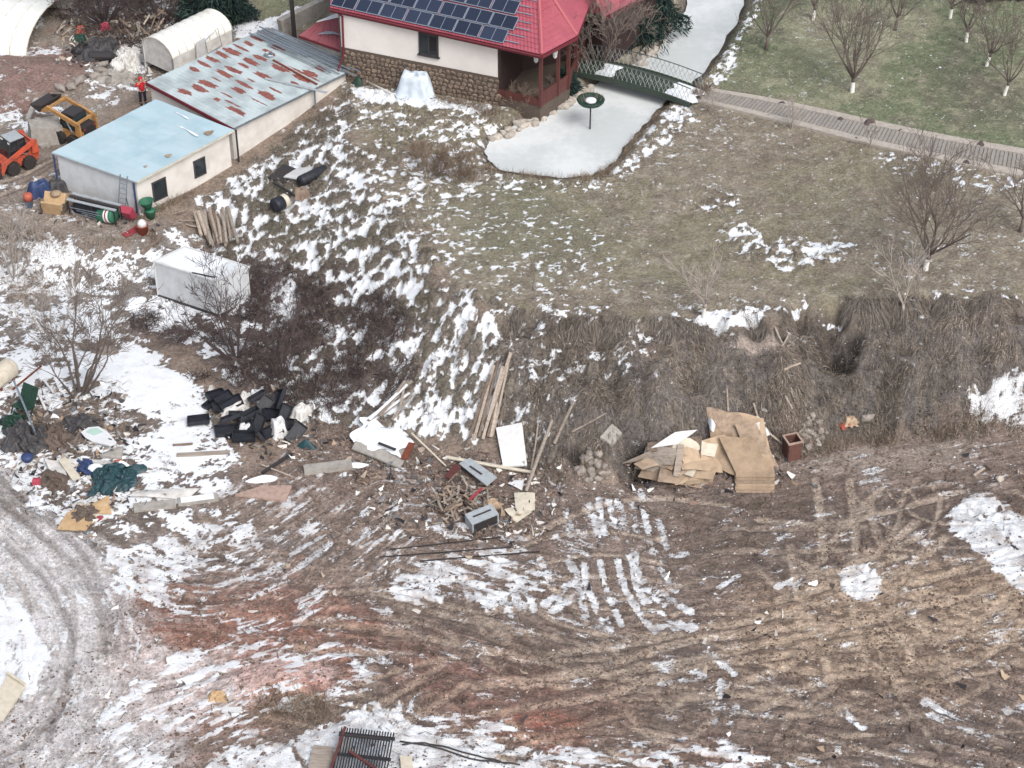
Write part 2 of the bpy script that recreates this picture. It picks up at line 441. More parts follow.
R6 = region([(110, 700), (160, 650), (260, 640), (350, 640), (400, 690), (320, 730), (240, 760), (100, 790)], 0.8, 1.0)
def streak(S, D, fx, fy, seed): return uni(fbm(S * fx, D * fy, seed, 3))
st1 = streak(S1, D1, 0.35, 3.4, 51); st1b = streak(S1, D1, 0.9, 8.0, 55)
st2 = streak(S2, D2, 0.3, 4.6, 61); st2b = streak(S2, D2, 0.7, 6.5, 65)
st3 = streak(S3, D3, 0.3, 4.6, 71)
st4 = streak(S4, D4, 0.3, 4.6, 81)
paint(ROAD, (188, 183, 182), 0.95)
RD = ROAD * (1 - R6)
paint(RD * smooth(0.6, 0.97, st1), (150, 141, 136), 0.7)
paint(RD * smooth(0.6, 0.95, st1b), (206, 203, 204), 0.7)
paint(ROAD * smooth(0.5, 0.9, u_mid), (196, 193, 196), 0.5)
cover(ROAD, 0.1)
cover(R6, 0.36)
cover(R5, 0.2)
cover(region([(110, 560), (140, 520), (240, 515), (260, 545), (180, 590), (130, 600)], 0.8, 1), 0.6)
cover(region([(-60, 600), (18, 598), (38, 640), (40, 665), (25, 690), (-60, 690)], 0.3, 0.4), 0.95)
paint(region([(-60, 470), (0, 478), (30, 500), (45, 525), (10, 520), (-60, 500)], 0.5, 0.5), (122, 113, 106), 0.7)
SLUSH = region([(130, 560), (220, 520), (330, 540), (300, 590), (220, 610), (150, 640)], 0.8, 1.2)
paint(SLUSH * smooth(0.45, 0.8, st2b), (186, 180, 178), 0.75)

def ridge(S, D, fx, fy, seed, p=3):
    n = vnoise(S * fx, D * fy, seed); return (1 - np.abs(2 * n - 1)) ** p
FS, FD = S2.copy(), D2.copy()
m3 = np.abs(D3) < np.abs(D2); FS[m3] = S3[m3] + 50; FD[m3] = D3[m3] + 30
m4 = (np.abs(D4) < np.minimum(np.abs(D2), np.abs(D3))) ; FS[m4] = S4[m4] + 90; FD[m4] = D4[m4] + 60
for Rm, Sx, Dx, k in ((ROAD, S1, D1, 1), (R5, S5, D5, 2), (R6, S6, D6, 3)):
    mm = Rm > .5; FS[mm] = Sx[mm] + 40 * k; FD[mm] = Dx[mm] + 90 * k
TRK = np.clip(MUD + ROAD + .35 * YARD, 0, 1) * (1 - LAWN) * (1 - .5 * ROAD)
stf = uni(fbm(FS * 0.8, FD * 3.4, 161, 3, .75))
st_r = ridge(FS, FD, .25, 2.4, 171)
paint(R5 * smooth(0.6, 0.95, stf), (96, 84, 78), 0.5); paint(R5 * smooth(0.35, 0.05, stf), (166, 152, 144), 0.5)
paint(R6 * smooth(0.3, 0.05, stf), (150, 116, 104), 0.6)
paint(MUD * (1 - ROAD) * st_r, (90, 78, 71), 0.45)
DISP += MUD * (1 - ROAD) * st_r * -0.035
W2 = MUD * (1 - ROAD) * smooth(9, 4, np.abs(D2))
W3 = MUD * (1 - ROAD) * smooth(7, 3, np.abs(D3))
W4 = MUD * smooth(8, 3, np.abs(D4)) * smooth(430, 640, 0 * GX + 700)
for W, s in ((W2, st2), (W3, st3), (W4, st4)):
    paint(W * smooth(0.62, 0.92, s), (92, 79, 73), 0.45)
    paint(W * smooth(0.38, 0.06, s), (154, 133, 118), 0.5)
    DISP += W * (0.5 - s) * 0.03
DISP += RD * (st1 - 0.5) * -0.06 + RD * (st1b - 0.5) * 0.03

# --- single wheel ruts
RUT_C = np.zeros((NX, NY), np.float32)
LT = np.zeros((NX, NY), np.float32)
SNOWSTRIP = np.zeros((NX, NY), np.float32)
def rut(pix, w=0.4, depth=0.10, dark=0.6, light=0.0, snow=0.0, wob=0.25):
    pts = [G(*p) for p in pix]
    pts = catmull([(p.x + random.uniform(-wob, wob) * 0.4, p.y + random.uniform(-wob, wob) * 0.4) for p in pts], 6)
    r = stroke_d(pts, w * 1.6)
    if r is None: return
    s_, D = r
    core = smooth(w * 0.72, w * 0.4, D + NW2[s_] * 0.05)
    rim = smooth(w * 0.5, w * 0.85, D) * smooth(w * 1.5, w * 1.0, D)
    DISP[s_] += -depth * .5 * core + depth * 0.25 * rim
    RUT_C[s_] = np.maximum(RUT_C[s_], np.maximum(core * dark, rim * (.55 if light else 0)))
    LT[s_] = np.maximum(LT[s_], core * light)
    if snow > 0:
        SNOWSTRIP[s_] = np.maximum(SNOWSTRIP[s_], core * snow)

def pair(pix, gap=1.7, **k):
    """two wheel lines side by side"""
    pts = [G(*p) for p in pix]
    for sgn in (-0.5, 0.5):
        q = []
        for i, p in enumerate(pts):
            a = pts[max(0, i - 1)]; b = pts[min(len(pts) - 1, i + 1)]
            t = Vector((b.x - a.x, b.y - a.y)).normalized()
            q.append((p.x - t.y * gap * sgn, p.y + t.x * gap * sgn))
        sp = catmull(q, 6)
        w = k.get('w', 0.4)
        r = stroke_d(sp, w * 1.6)
        if r is None: continue
        s_, D = r
        core = smooth(w * 0.72, w * 0.4, D + NW2[s_] * 0.05)
        rim = smooth(w * 0.5, w * 0.85, D) * smooth(w * 1.5, w * 1.0, D)
        DISP[s_] += -0.04 * core + 0.022 * rim
        RUT_C[s_] = np.maximum(RUT_C[s_], np.maximum(core * k.get('dark', 0.5), rim * (.5 if k.get('light') else 0)))
        LT[s_] = np.maximum(LT[s_], core * k.get('light', 0.0))

# long sweeps
for pix in ([(330, 625), (450, 640), (560, 668), (700, 690), (850, 700), (1030, 745)], [(350, 640), (470, 665), (600, 700), (760, 728), (1030, 765)],
            [(500, 612), (600, 630), (690, 652), (760, 655), (860, 672), (1030, 730)], [(770, 600), (860, 640), (930, 650), (1030, 655)],
            [(880, 610), (930, 630), (1000, 650), (1040, 658)], [(790, 640), (860, 665), (930, 690), (1030, 720)]):
    pair(pix, dark=0.65)
for pix in ([(480, 700), (600, 682), (690, 655), (800, 640), (920, 628)], [(520, 672), (640, 655), (760, 632), (900, 600)], [(740, 700), (850, 660), (960, 650), (1030, 600)],
            [(860, 600), (940, 590), (1040, 560)], [(845, 585), (900, 555), (930, 530)]):
    pair(pix, dark=0.15, light=0.55)
# criss-cross on the right
for pix in ([(850, 480), (855, 540), (850, 590), (862, 640), (868, 660)], [(800, 560), (830, 580), (850, 600), (880, 640)], [(880, 490), (840, 530), (815, 570), (800, 620)],
            [(870, 500), (880, 540), (895, 560)], [(790, 545), (800, 590), (820, 640), (830, 680)], [(890, 632), (905, 640), (912, 655), (910, 662)], [(905, 620), (938, 640), (948, 660)],
            [(780, 600), (820, 590), (860, 565), (920, 535)], [(815, 480), (822, 530), (818, 570)], [(760, 520), (830, 525), (900, 510), (960, 490)]):
    rut(pix, w=0.36, depth=0.07, dark=0.1, light=0.6)
for pix in ([(940, 630), (980, 640), (1030, 650)], [(835, 668), (860, 682), (890, 690)], [(895, 495), (950, 488), (1000, 478)], [(690, 500), (760, 506), (830, 500)], [(700, 545), (760, 560), (800, 590)]):
    rut(pix, w=0.4, depth=0.12, dark=0.7)
# snow-filled wheel lines below the bank
for pix, sn in (([(574, 500), (582, 530), (588, 560), (580, 580)], 0.35), ([(588, 505), (594, 525), (601, 545)], 0.9), ([(598, 498), (602, 515), (606, 534)], 1.0), ([(610, 500), (614, 515), (620, 533)], 1.0), ([(619, 500), (623, 518)], 0.8),
                ([(640, 490), (644, 512), (652, 538)], 0.95), ([(585, 565), (590, 590), (602, 622)], 1.0), ([(600, 560), (606, 590), (620, 625)], 0.9), ([(618, 560), (625, 590), (640, 615), (655, 632)], 1.0),
                ([(632, 555), (638, 590), (655, 610), (690, 628)], 1.0), ([(640, 580), (655, 600), (664, 606)], 1.0), ([(655, 628), (694, 626)], 0.9), ([(520, 585), (528, 598), (534, 610)], 0.95), ([(546, 605), (574, 580)], 0.95),
                ([(552, 610), (575, 596)], 0.8), ([(512, 590), (520, 608)], 0.8), ([(648, 545), (662, 556), (684, 553)], 0.8), ([(660, 598), (676, 590)], 0.7), ([(665, 670), (690, 668), (700, 677), (655, 684)], 0.9),
                ([(706, 640), (715, 655), (728, 668), (735, 675)], 1.0), ([(722, 680), (716, 700), (712, 722)], 0.75), ([(736, 705), (732, 722)], 0.6), ([(718, 586), (738, 576)], 0.9), ([(778, 586), (802, 578)], 0.95), ([(430, 560), (424, 590)], 0.7),
                ([(925, 702), (970, 722)], 0.9), ([(930, 715), (985, 734)], 0.85), ([(843, 712), (862, 728)], 0.95), ([(1008, 710), (1030, 704)], 0.9), ([(270, 545), (300, 525)], 0.6), ([(282, 560), (325, 532)], 0.75), ([(300, 566), (328, 545)], 0.7), ([(330, 560), (370, 530)], 0.5),
                ([(390, 625), (372, 590), (385, 575)], 0.4), ([(480, 650), (540, 665)], 0.35), ([(360, 615), (300, 625), (280, 640)], 0.5), ([(360, 640), (400, 650), (440, 662)], 0.5), ([(770, 685), (800, 695)], 0.5), ([(530, 560), (560, 575)], 0.6), ([(566, 505), (572, 540)], .7), ([(655, 560), (668, 582)], .8), ([(540, 560), (560, 600)], .85), ([(500, 590), (512, 614)], .85), ([(470, 580), (490, 612)], .8), ([(625, 540), (640, 575)], .85), ([(606, 618), (613, 634)], .9), ([(672, 600), (690, 612)], .8), ([(556, 536), (575, 575)], .7), ([(630, 500), (636, 530)], .7), ([(660, 520), (668, 548)], .7), ([(450, 560), (470, 600)], .7), ([(578, 585), (586, 615)], .8)):
    rut(pix, w=random.uniform(0.3, 0.48), depth=0.09, dark=0.45, snow=sn, wob=0.2)
# countless lesser wheel marks over the yard
rr_ = random.Random(77)
for k in range(120):
    x, y = rr_.uniform(330, 1040), rr_.uniform(500, 770)
    if x < 600 and y < 560: continue
    an = R(rr_.gauss(9 if x < 760 else -4, 20)) if rr_.random() < .72 else rr_.uniform(0, 3.14)
    ln_, cv = rr_.uniform(60, 260), rr_.gauss(0, 14)
    q = [(x + math.cos(an) * ln_ * (t_ - .5) - math.sin(an) * cv * (4 * t_ * (1 - t_)), y + (math.sin(an) * ln_ * (t_ - .5) + math.cos(an) * cv * (4 * t_ * (1 - t_))) * .7) for t_ in (0, .33, .66, 1)]
    q = [(a_, max(b_2, 492)) for a_, b_2 in q]
    lt = rr_.random() < .5
    (pair if rr_.random() < .5 else rut)(q, w=rr_.uniform(.18, .36), dark=.08 if lt else rr_.uniform(.3, .65), light=rr_.uniform(.3, .6) if lt else 0)
# road edge ruts
for pix in ([(-10, 470), (30, 505), (75, 545), (105, 600), (115, 650)], [(-10, 492), (40, 535), (80, 570), (100, 610), (105, 650)], [(20, 480), (60, 520), (110, 558)], [(118, 580), (122, 620), (140, 650)], [(0, 540), (50, 590), (70, 650), (50, 740)],
            [(150, 590), (180, 600), (240, 600)], [(130, 570), (170, 580), (230, 582)], [(150, 690), (200, 680), (240, 672)], [(0, 755), (30, 740), (70, 700)], [(180, 560), (230, 560), (290, 580)]):
    rut(pix, w=0.34, depth=0.09, dark=0.6)
# wheel tracks in the yard by the loaders
for pix in ([(0, 196), (30, 184), (60, 166)], [(-10, 186), (20, 176), (50, 160)]):
    rut(pix, w=0.3, depth=0.05, dark=0.1, light=0.4)
RUT_C *= 1 - 0.25 * ROAD
paint(RUT_C, (84, 72, 67))
paint(np.clip(LT, 0, .6), (186, 167, 147))
paint(smooth(0.55, 0.95, u_fine) * MUD, (96, 82, 75), 0.35)
paint(smooth(0.5, 0.05, u_fine) * MUD, (146, 128, 116), 0.25)

# clay and loess districts: the soil itself is redder / paler there
def tone_region(mask, mul):
    CR[:] = CR * (1 + mask[..., None] * (np.array(mul, np.float32) - 1))
tone_region(region([(130, 580), (260, 570), (390, 600), (420, 650), (330, 700), (200, 740), (110, 700)], 1.2, 2.0), (1.04, .96, .93))
tone_region(region([(230, 662), (325, 664), (335, 690), (300, 704), (245, 698)], 0.4, 0.5), (1.12, .92, .86))
tone_region(region([(400, 640), (520, 650), (640, 700), (620, 765), (480, 740), (370, 680)], 1.2, 1.5), (1.05, .97, .95))
tone_region(region([(495, 700), (575, 712), (595, 750), (540, 762), (500, 735)], 0.5, 0.9), (1.0, .97, .95))
tone_region(region([(620, 745), (720, 740), (760, 760), (640, 775)], 0.5, 0.9), (1.06, .94, .92))
tone_region(region([(770, 590), (900, 560), (1030, 560), (1070, 640), (1000, 690), (880, 700), (740, 690), (720, 640)], 1.8, 2.0), (1.14, 1.1, 1.05))
# --- relief
BARE = np.clip(MUD + YARD + FLAT + WASH, 0, 1) * (1 - LAWN)
DISP += BARE * ((n_mid - 0.5) * (0.16 - .09 * MUD) + (n_fine - 0.5) * (0.07 - .03 * MUD))
def worley(x, y, seed):
    t = np.random.default_rng(seed).random((256, 256, 2)).astype(np.float32)
    xi = np.floor(x).astype(np.int64); yi = np.floor(y).astype(np.int64)
    f = np.full(x.shape, 9.0, np.float32)
    for di in (-1, 0, 1):
        for dj in (-1, 0, 1):
            c = t[(xi + di) & 255, (yi + dj) & 255]
            f = np.minimum(f, np.hypot(xi + di + c[..., 0] - x, yi + dj + c[..., 1] - y))
    return f
wx, wy = GX + NW2 * 0.5, GY + np.roll(NW2, 97, 0) * 0.5
wor = worley(wx * 1.45, wy * 1.2, 5) ; wor2 = worley(wx * 2.9, wy * 2.6, 6)
tus = uni(-(0.5 * wor + 0.45 * wor2) + 0.5 * (n_fine - 0.5) + 0.25 * (n_mid - .5))
GRASSY = np.clip(LAWN + TUSS + BANK + GUL, 0, 1)
DISP += GRASSY * ((n_mid - 0.5) * 0.14 + (n_fine - 0.5) * 0.06)
TW = np.clip(TUSS + 0.35 * GUL + 0.5 * (COV > 0.25) * LAWN, 0, 1)
DISP += TW * (smooth(0.15, 0.9, tus) - 0.45) * 0.34
# gullied bank: ribs running down the face
ribs = fbm(GX * 0.55, GY * 0.12, 111, 3)
ZS += blur(BANK, 5) * (ribs - 0.5) * 1.3
# small caves / slumps under the turf edge
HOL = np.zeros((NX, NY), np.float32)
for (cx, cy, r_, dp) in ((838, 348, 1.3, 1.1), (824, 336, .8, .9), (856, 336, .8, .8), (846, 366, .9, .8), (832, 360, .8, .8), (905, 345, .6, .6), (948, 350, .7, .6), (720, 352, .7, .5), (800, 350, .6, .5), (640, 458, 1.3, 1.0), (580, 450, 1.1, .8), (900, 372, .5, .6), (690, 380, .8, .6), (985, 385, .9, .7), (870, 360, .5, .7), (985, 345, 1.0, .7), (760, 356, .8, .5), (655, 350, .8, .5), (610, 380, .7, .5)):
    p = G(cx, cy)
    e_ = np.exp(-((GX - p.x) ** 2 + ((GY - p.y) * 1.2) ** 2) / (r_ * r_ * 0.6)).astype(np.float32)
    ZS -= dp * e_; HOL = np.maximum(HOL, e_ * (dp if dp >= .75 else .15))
paint(BANK * smooth(.2, .75, HOL + NW2 * .5), (40, 35, 34), 0.95)  # moist dark soil, with the hollows' shade painted into its colour
rl = random.Random(9)
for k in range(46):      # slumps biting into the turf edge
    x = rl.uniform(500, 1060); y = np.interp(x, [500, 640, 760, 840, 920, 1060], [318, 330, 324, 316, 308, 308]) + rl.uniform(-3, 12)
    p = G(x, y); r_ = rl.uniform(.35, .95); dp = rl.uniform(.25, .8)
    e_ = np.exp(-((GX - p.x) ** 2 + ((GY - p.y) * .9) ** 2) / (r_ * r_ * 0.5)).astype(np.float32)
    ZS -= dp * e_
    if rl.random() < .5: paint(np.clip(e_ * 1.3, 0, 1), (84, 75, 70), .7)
# spoil mound by the tunnel
p = G(40, 78); ZS += (0.9 * np.exp(-(((GX - p.x) / 3.6) ** 2 + ((GY - p.y) / 2.2) ** 2))).astype(np.float32)
p = G(285, 685); ZS += (0.5 * np.exp(-(((GX - p.x) / 1.8) ** 2 + ((GY - p.y) / 1.0) ** 2))).astype(np.float32)

# --- snow pattern
pat_speck = uni(fbm(GX * 2.8, GY * 3.6, 121, 3, 0.75) + 0.3 * n_big)
pat_tus = uni(tus * 0.75 + 0.9 * (n_fine - 0.5) + 0.5 * (n_mid - .5) + 0.5 * fbm(GX * 0.4, GY * 0.4, 131, 2))
pat_flat = uni(fbm(GX * 0.9, GY * 1.2, 141, 5, 0.82))
pat_mud = uni(0.4 * stf + 0.9 * fbm(FS * 0.8, FD * 2.0, 151, 4, 0.75) + 0.5 * n_mid)
pat_road = uni(0.4 * stf + 0.9 * fbm(FS * 0.7, FD * 1.8, 155, 4, 0.75) + .5 * n_mid)
pat = pat_flat.copy()
def blend(w, p_):
    global pat
    pat = pat * (1 - w) + p_ * w
blend(LAWN, pat_speck)
ca_, sa2 = math.cos(R(58)), math.sin(R(58))
SA, SB = GX * ca_ + GY * sa2, -GX * sa2 + GY * ca_
pat_dn = uni(fbm(SA * .9 + NW1 * 1.5, SB * 2.6, 181, 4, .7) + .25 * (tus - .5))
blend(np.clip(TW, 0, 1), pat_tus)
blend(region([(380, 290), (460, 290), (560, 330), (570, 440), (420, 450), (340, 430)], 1.5, 1.5) * .75, pat_dn)
blend(BANK, 0.5 * pat_speck + 0.5 * pat_flat)
blend(MUD * np.clip(1 - COV * 0.6, 0, 1), pat_mud)
blend(ROAD, pat_road)
SNOW = np.clip((COV - pat) / 0.34 + 0.5, 0, 1)
SNOW = np.maximum(SNOW, SNOWSTRIP * smooth(0.25, 0.7, u_fine * 0.45 + u_mid * .35 + SNOWSTRIP * 0.25))
SNOW *= 1 - smooth(-0.3, 0.1, SD_POND)
DISP += SNOW * 0.045
# pond shore: stony
paint(smooth(-0.75, -0.2, SD_POND + NW2 * 0.5), (112, 102, 92), 0.8)

ZG = (ZS + DISP).astype(np.float32)
def zg(x, y): return zgrid(ZG, x, y)
def at(px, py, dz=0.0):
    """a point on the ground"""
    p = G(px, py)
    return Vector((p.x, p.y, zg(p.x, p.y) + dz))

# ------------------------------------------------------------------ the sheet itself
def axis_ext(A, far):
    o = [A[0]]; s = 0.4
    while o[-1] > A[0] - far: o.append(o[-1] - s); s *= 1.35
    b = [A[-1]]; s = 0.4
    while b[-1] < A[-1] + far: b.append(b[-1] + s); s *= 1.35
    return np.array(o[:0:-1]), np.array(b[1:])
xl, xr = axis_ext(XS, 1800); yl, yr = axis_ext(YS, 2500)
AX = np.concatenate([xl, XS, xr]); AY = np.concatenate([yl, YS, yr])
IX = np.clip(np.arange(len(AX)) - len(xl), 0, NX - 1); IY = np.clip(np.arange(len(AY)) - len(yl), 0, NY - 1)
def ext(A): return A[np.ix_(IX, IY)]
EX, EY = np.meshgrid(AX, AY, indexing='ij')
EZ = ext(ZG).astype(np.float32)
ox = np.maximum(0, np.maximum(XS[0] - EX, EX - XS[-1])); oy = np.maximum(0, np.maximum(YS[0] - EY, EY - YS[-1]))
far = smooth(4, 90, np.hypot(ox, oy))
EZ = EZ * (1 - far) + 3.0 * far
n0, n1 = EX.shape
co = np.stack([EX, EY, EZ], -1).reshape(-1, 3).astype(np.float32)
idx = np.arange(n0 * n1, dtype=np.int32).reshape(n0, n1)
quads = np.stack([idx[:-1, :-1], idx[1:, :-1], idx[1:, 1:], idx[:-1, 1:]], -1).reshape(-1, 4)
me = bpy.data.meshes.new('ground')
me.vertices.add(len(co)); me.vertices.foreach_set('co', co.ravel())
me.loops.add(quads.size); me.loops.foreach_set('vertex_index', quads.ravel())
me.polygons.add(len(quads)); me.polygons.foreach_set('loop_start', np.arange(0, quads.size, 4, dtype=np.int32))
me.polygons.foreach_set('use_smooth', np.ones(len(quads), bool))
me.update(calc_edges=True)
ca = me.attributes.new('soil', 'FLOAT_COLOR', 'POINT')
far_c = np.array(lin((126, 120, 106)), np.float32)
c4 = np.ones((n0, n1, 4), np.float32)
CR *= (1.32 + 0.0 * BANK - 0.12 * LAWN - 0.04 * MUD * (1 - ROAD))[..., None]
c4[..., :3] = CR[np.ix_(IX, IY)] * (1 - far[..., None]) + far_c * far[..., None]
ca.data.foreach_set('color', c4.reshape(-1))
sa = me.attributes.new('snow', 'FLOAT', 'POINT')
sa.data.foreach_set('value', (ext(SNOW) * (1 - far) + 0.3 * far).astype(np.float32).ravel())
ga = me.attributes.new('grassy', 'FLOAT', 'POINT')
ga.data.foreach_set('value', ext(GRASSY).astype(np.float32).ravel())
fl = me.attributes.new('flow', 'FLOAT_VECTOR', 'POINT')
fl.data.foreach_set('vector', np.stack([ext(FS), ext(FD), ext(FS) * 0], -1).astype(np.float32).ravel())
ta = me.attributes.new('track', 'FLOAT', 'POINT')
ta.data.foreach_set('value', ext(TRK).astype(np.float32).ravel())

def new_mat(name):
    m = bpy.data.materials.new(name); m.use_nodes = True
    nt = m.node_tree; nt.nodes.clear()
    out = nt.nodes.new('ShaderNodeOutputMaterial'); b = nt.nodes.new('ShaderNodeBsdfPrincipled')
    nt.links.new(b.outputs[0], out.inputs[0])
    return m, nt, b
def nd(nt, typ, **k):
    n = nt.nodes.new(typ)
    for a, v in k.items():
        if a.startswith('i_'):
            key = a[2:]
            n.inputs[int(key) if key.isdigit() else key].default_value = v
        else: setattr(n, a, v)
    return n
def ramp(nt, src, p0, p1, c0=(0, 0, 0, 1), c1=(1, 1, 1, 1)):
    r = nt.nodes.new('ShaderNodeMapRange'); r.interpolation_type = 'SMOOTHSTEP'
    r.inputs[1].default_value = p0; r.inputs[2].default_value = p1
    nt.links.new(src, r.inputs[0]); return r.outputs[0]
def mth(nt, op, a, b):
    n = nt.nodes.new('ShaderNodeMath'); n.operation = op
    for i, v in ((0, a), (1, b)):
        if isinstance(v, (int, float)): n.inputs[i].default_value = v
        else: nt.links.new(v, n.inputs[i])
    return n.outputs[0]

SNOW_COL = (0.765, 0.79, 0.82, 1)
def ground_material():
    m, nt, b = new_mat('ground')
    L = nt.links.new
    tc = nd(nt, 'ShaderNodeTexCoord')
    soil = nd(nt, 'ShaderNodeAttribute', attribute_name='soil'); snow = nd(nt, 'ShaderNodeAttribute', attribute_name='snow'); gr = nd(nt, 'ShaderNodeAttribute', attribute_name='grassy')
    n1 = nd(nt, 'ShaderNodeTexNoise', i_Scale=6.0, i_Detail=6.0, i_Roughness=0.68); L(tc.outputs['Object'], n1.inputs['Vector'])
    n2 = nd(nt, 'ShaderNodeTexNoise', i_Scale=17.0, i_Detail=4.0, i_Roughness=0.7); L(tc.outputs['Object'], n2.inputs['Vector'])
    n3 = nd(nt, 'ShaderNodeTexNoise', i_Scale=1.1, i_Detail=5.0, i_Roughness=0.6); L(tc.outputs['Object'], n3.inputs['Vector'])
    # soil tone: clods, crumbs, wet and dry
    v = mth(nt, 'ADD', mth(nt, 'MULTIPLY', ramp(nt, n1.outputs[0], 0.3, 0.7), 0.55), mth(nt, 'MULTIPLY', ramp(nt, n2.outputs[0], 0.3, 0.7), 0.45))
    v = mth(nt, 'ADD', v, mth(nt, 'MULTIPLY', ramp(nt, n3.outputs[0], 0.3, 0.7), 0.3))
    flow = nd(nt, 'ShaderNodeAttribute', attribute_name='flow'); trk = nd(nt, 'ShaderNodeAttribute', attribute_name='track')
    fmap = nd(nt, 'ShaderNodeMapping'); fmap.inputs['Scale'].default_value = (1.1, 9.0, 1); L(flow.outputs['Vector'], fmap.inputs['Vector'])
    nf = nd(nt, 'ShaderNodeTexNoise', i_Scale=1.0, i_Detail=4.0, i_Roughness=0.62); L(fmap.outputs[0], nf.inputs['Vector'])
    fv = mth(nt, 'MULTIPLY', mth(nt, 'SUBTRACT', ramp(nt, nf.outputs[0], 0.3, 0.7), 0.5), trk.outputs['Fac'])
    v = mth(nt, 'ADD', v, mth(nt, 'MULTIPLY', fv, 0.32))
    tone = mth(nt, 'ADD', mth(nt, 'MULTIPLY', v, 1.25), 0.27)
    mul = nd(nt, 'ShaderNodeMix', data_type='RGBA', blend_type='MULTIPLY'); mul.inputs['Factor'].default_value = 1
    cc = nd(nt, 'ShaderNodeCombineColor')
    for i in range(3): L(tone, cc.inputs[i])
    L(soil.outputs['Color'], mul.inputs['A']); L(cc.outputs[0], mul.inputs['B'])
    # pale straw flecks on the grass, pale grit on the soil
    fl = nd(nt, 'ShaderNodeTexNoise', i_Scale=26.0, i_Detail=3.0, i_Roughness=0.6); L(tc.outputs['Object'], fl.inputs['Vector'])
    fm = nd(nt, 'ShaderNodeMix', data_type='RGBA'); fm.inputs['B'].default_value = (0.42, 0.37, 0.30, 1)
    L(mth(nt, 'MULTIPLY', ramp(nt, fl.outputs[0], 0.58, 0.72), 0.4), fm.inputs['Factor']); L(mul.outputs['Result'], fm.inputs['A'])
    # snow
    sn = mth(nt, 'ADD', snow.outputs['Fac'], mth(nt, 'MULTIPLY', mth(nt, 'SUBTRACT', n1.outputs[0], 0.5), 1.0))
    sn = mth(nt, 'ADD', sn, mth(nt, 'MULTIPLY', mth(nt, 'SUBTRACT', n2.outputs[0], 0.5), 1.5))
    sn = mth(nt, 'ADD', sn, mth(nt, 'MULTIPLY', fv, 0.35))
    sf = ramp(nt, sn, 0.36, 0.76)
    sf = mth(nt, 'MULTIPLY', sf, mth(nt, 'SUBTRACT', 1.0, mth(nt, 'MULTIPLY', mth(nt, 'MULTIPLY', trk.outputs['Fac'], 0.55), ramp(nt, mth(nt, 'ADD', mth(nt, 'MULTIPLY', n3.outputs[0], .6), mth(nt, 'MULTIPLY', n2.outputs[0], .4)), 0.4, 0.65))))
    sm = nd(nt, 'ShaderNodeMix', data_type='RGBA'); sm.inputs['B'].default_value = SNOW_COL
    sdirty = nd(nt, 'ShaderNodeMix', data_type='RGBA'); sdirty.inputs['A'].default_value = SNOW_COL; sdirty.inputs['B'].default_value = (0.6, 0.6, 0.61, 1)
    L(ramp(nt, n3.outputs[0], 0.55, 0.8), sdirty.inputs['Factor'])
    L(sdirty.outputs['Result'], sm.inputs['B'])
    L(sf, sm.inputs['Factor']); L(fm.outputs['Result'], sm.inputs['A'])
    L(sm.outputs['Result'], b.inputs['Base Color'])
    b.inputs['Roughness'].default_value = 0.88
    b.inputs['Specular IOR Level'].default_value = 0.25
    bp = nd(nt, 'ShaderNodeBump'); bp.inputs['Strength'].default_value = 0.9; bp.inputs['Distance'].default_value = 0.12
    h = mth(nt, 'ADD', mth(nt, 'MULTIPLY', v, mth(nt, 'SUBTRACT', 1.0, mth(nt, 'MULTIPLY', sf, 0.7))), mth(nt, 'MULTIPLY', sf, 0.5))
    L(h, bp.inputs['Height']); L(bp.outputs[0], b.inputs['Normal'])
    return m
ground = bpy.data.objects.new('ground', me)
me.materials.append(ground_material())
COL.objects.link(ground)
ground['kind'] = 'structure'
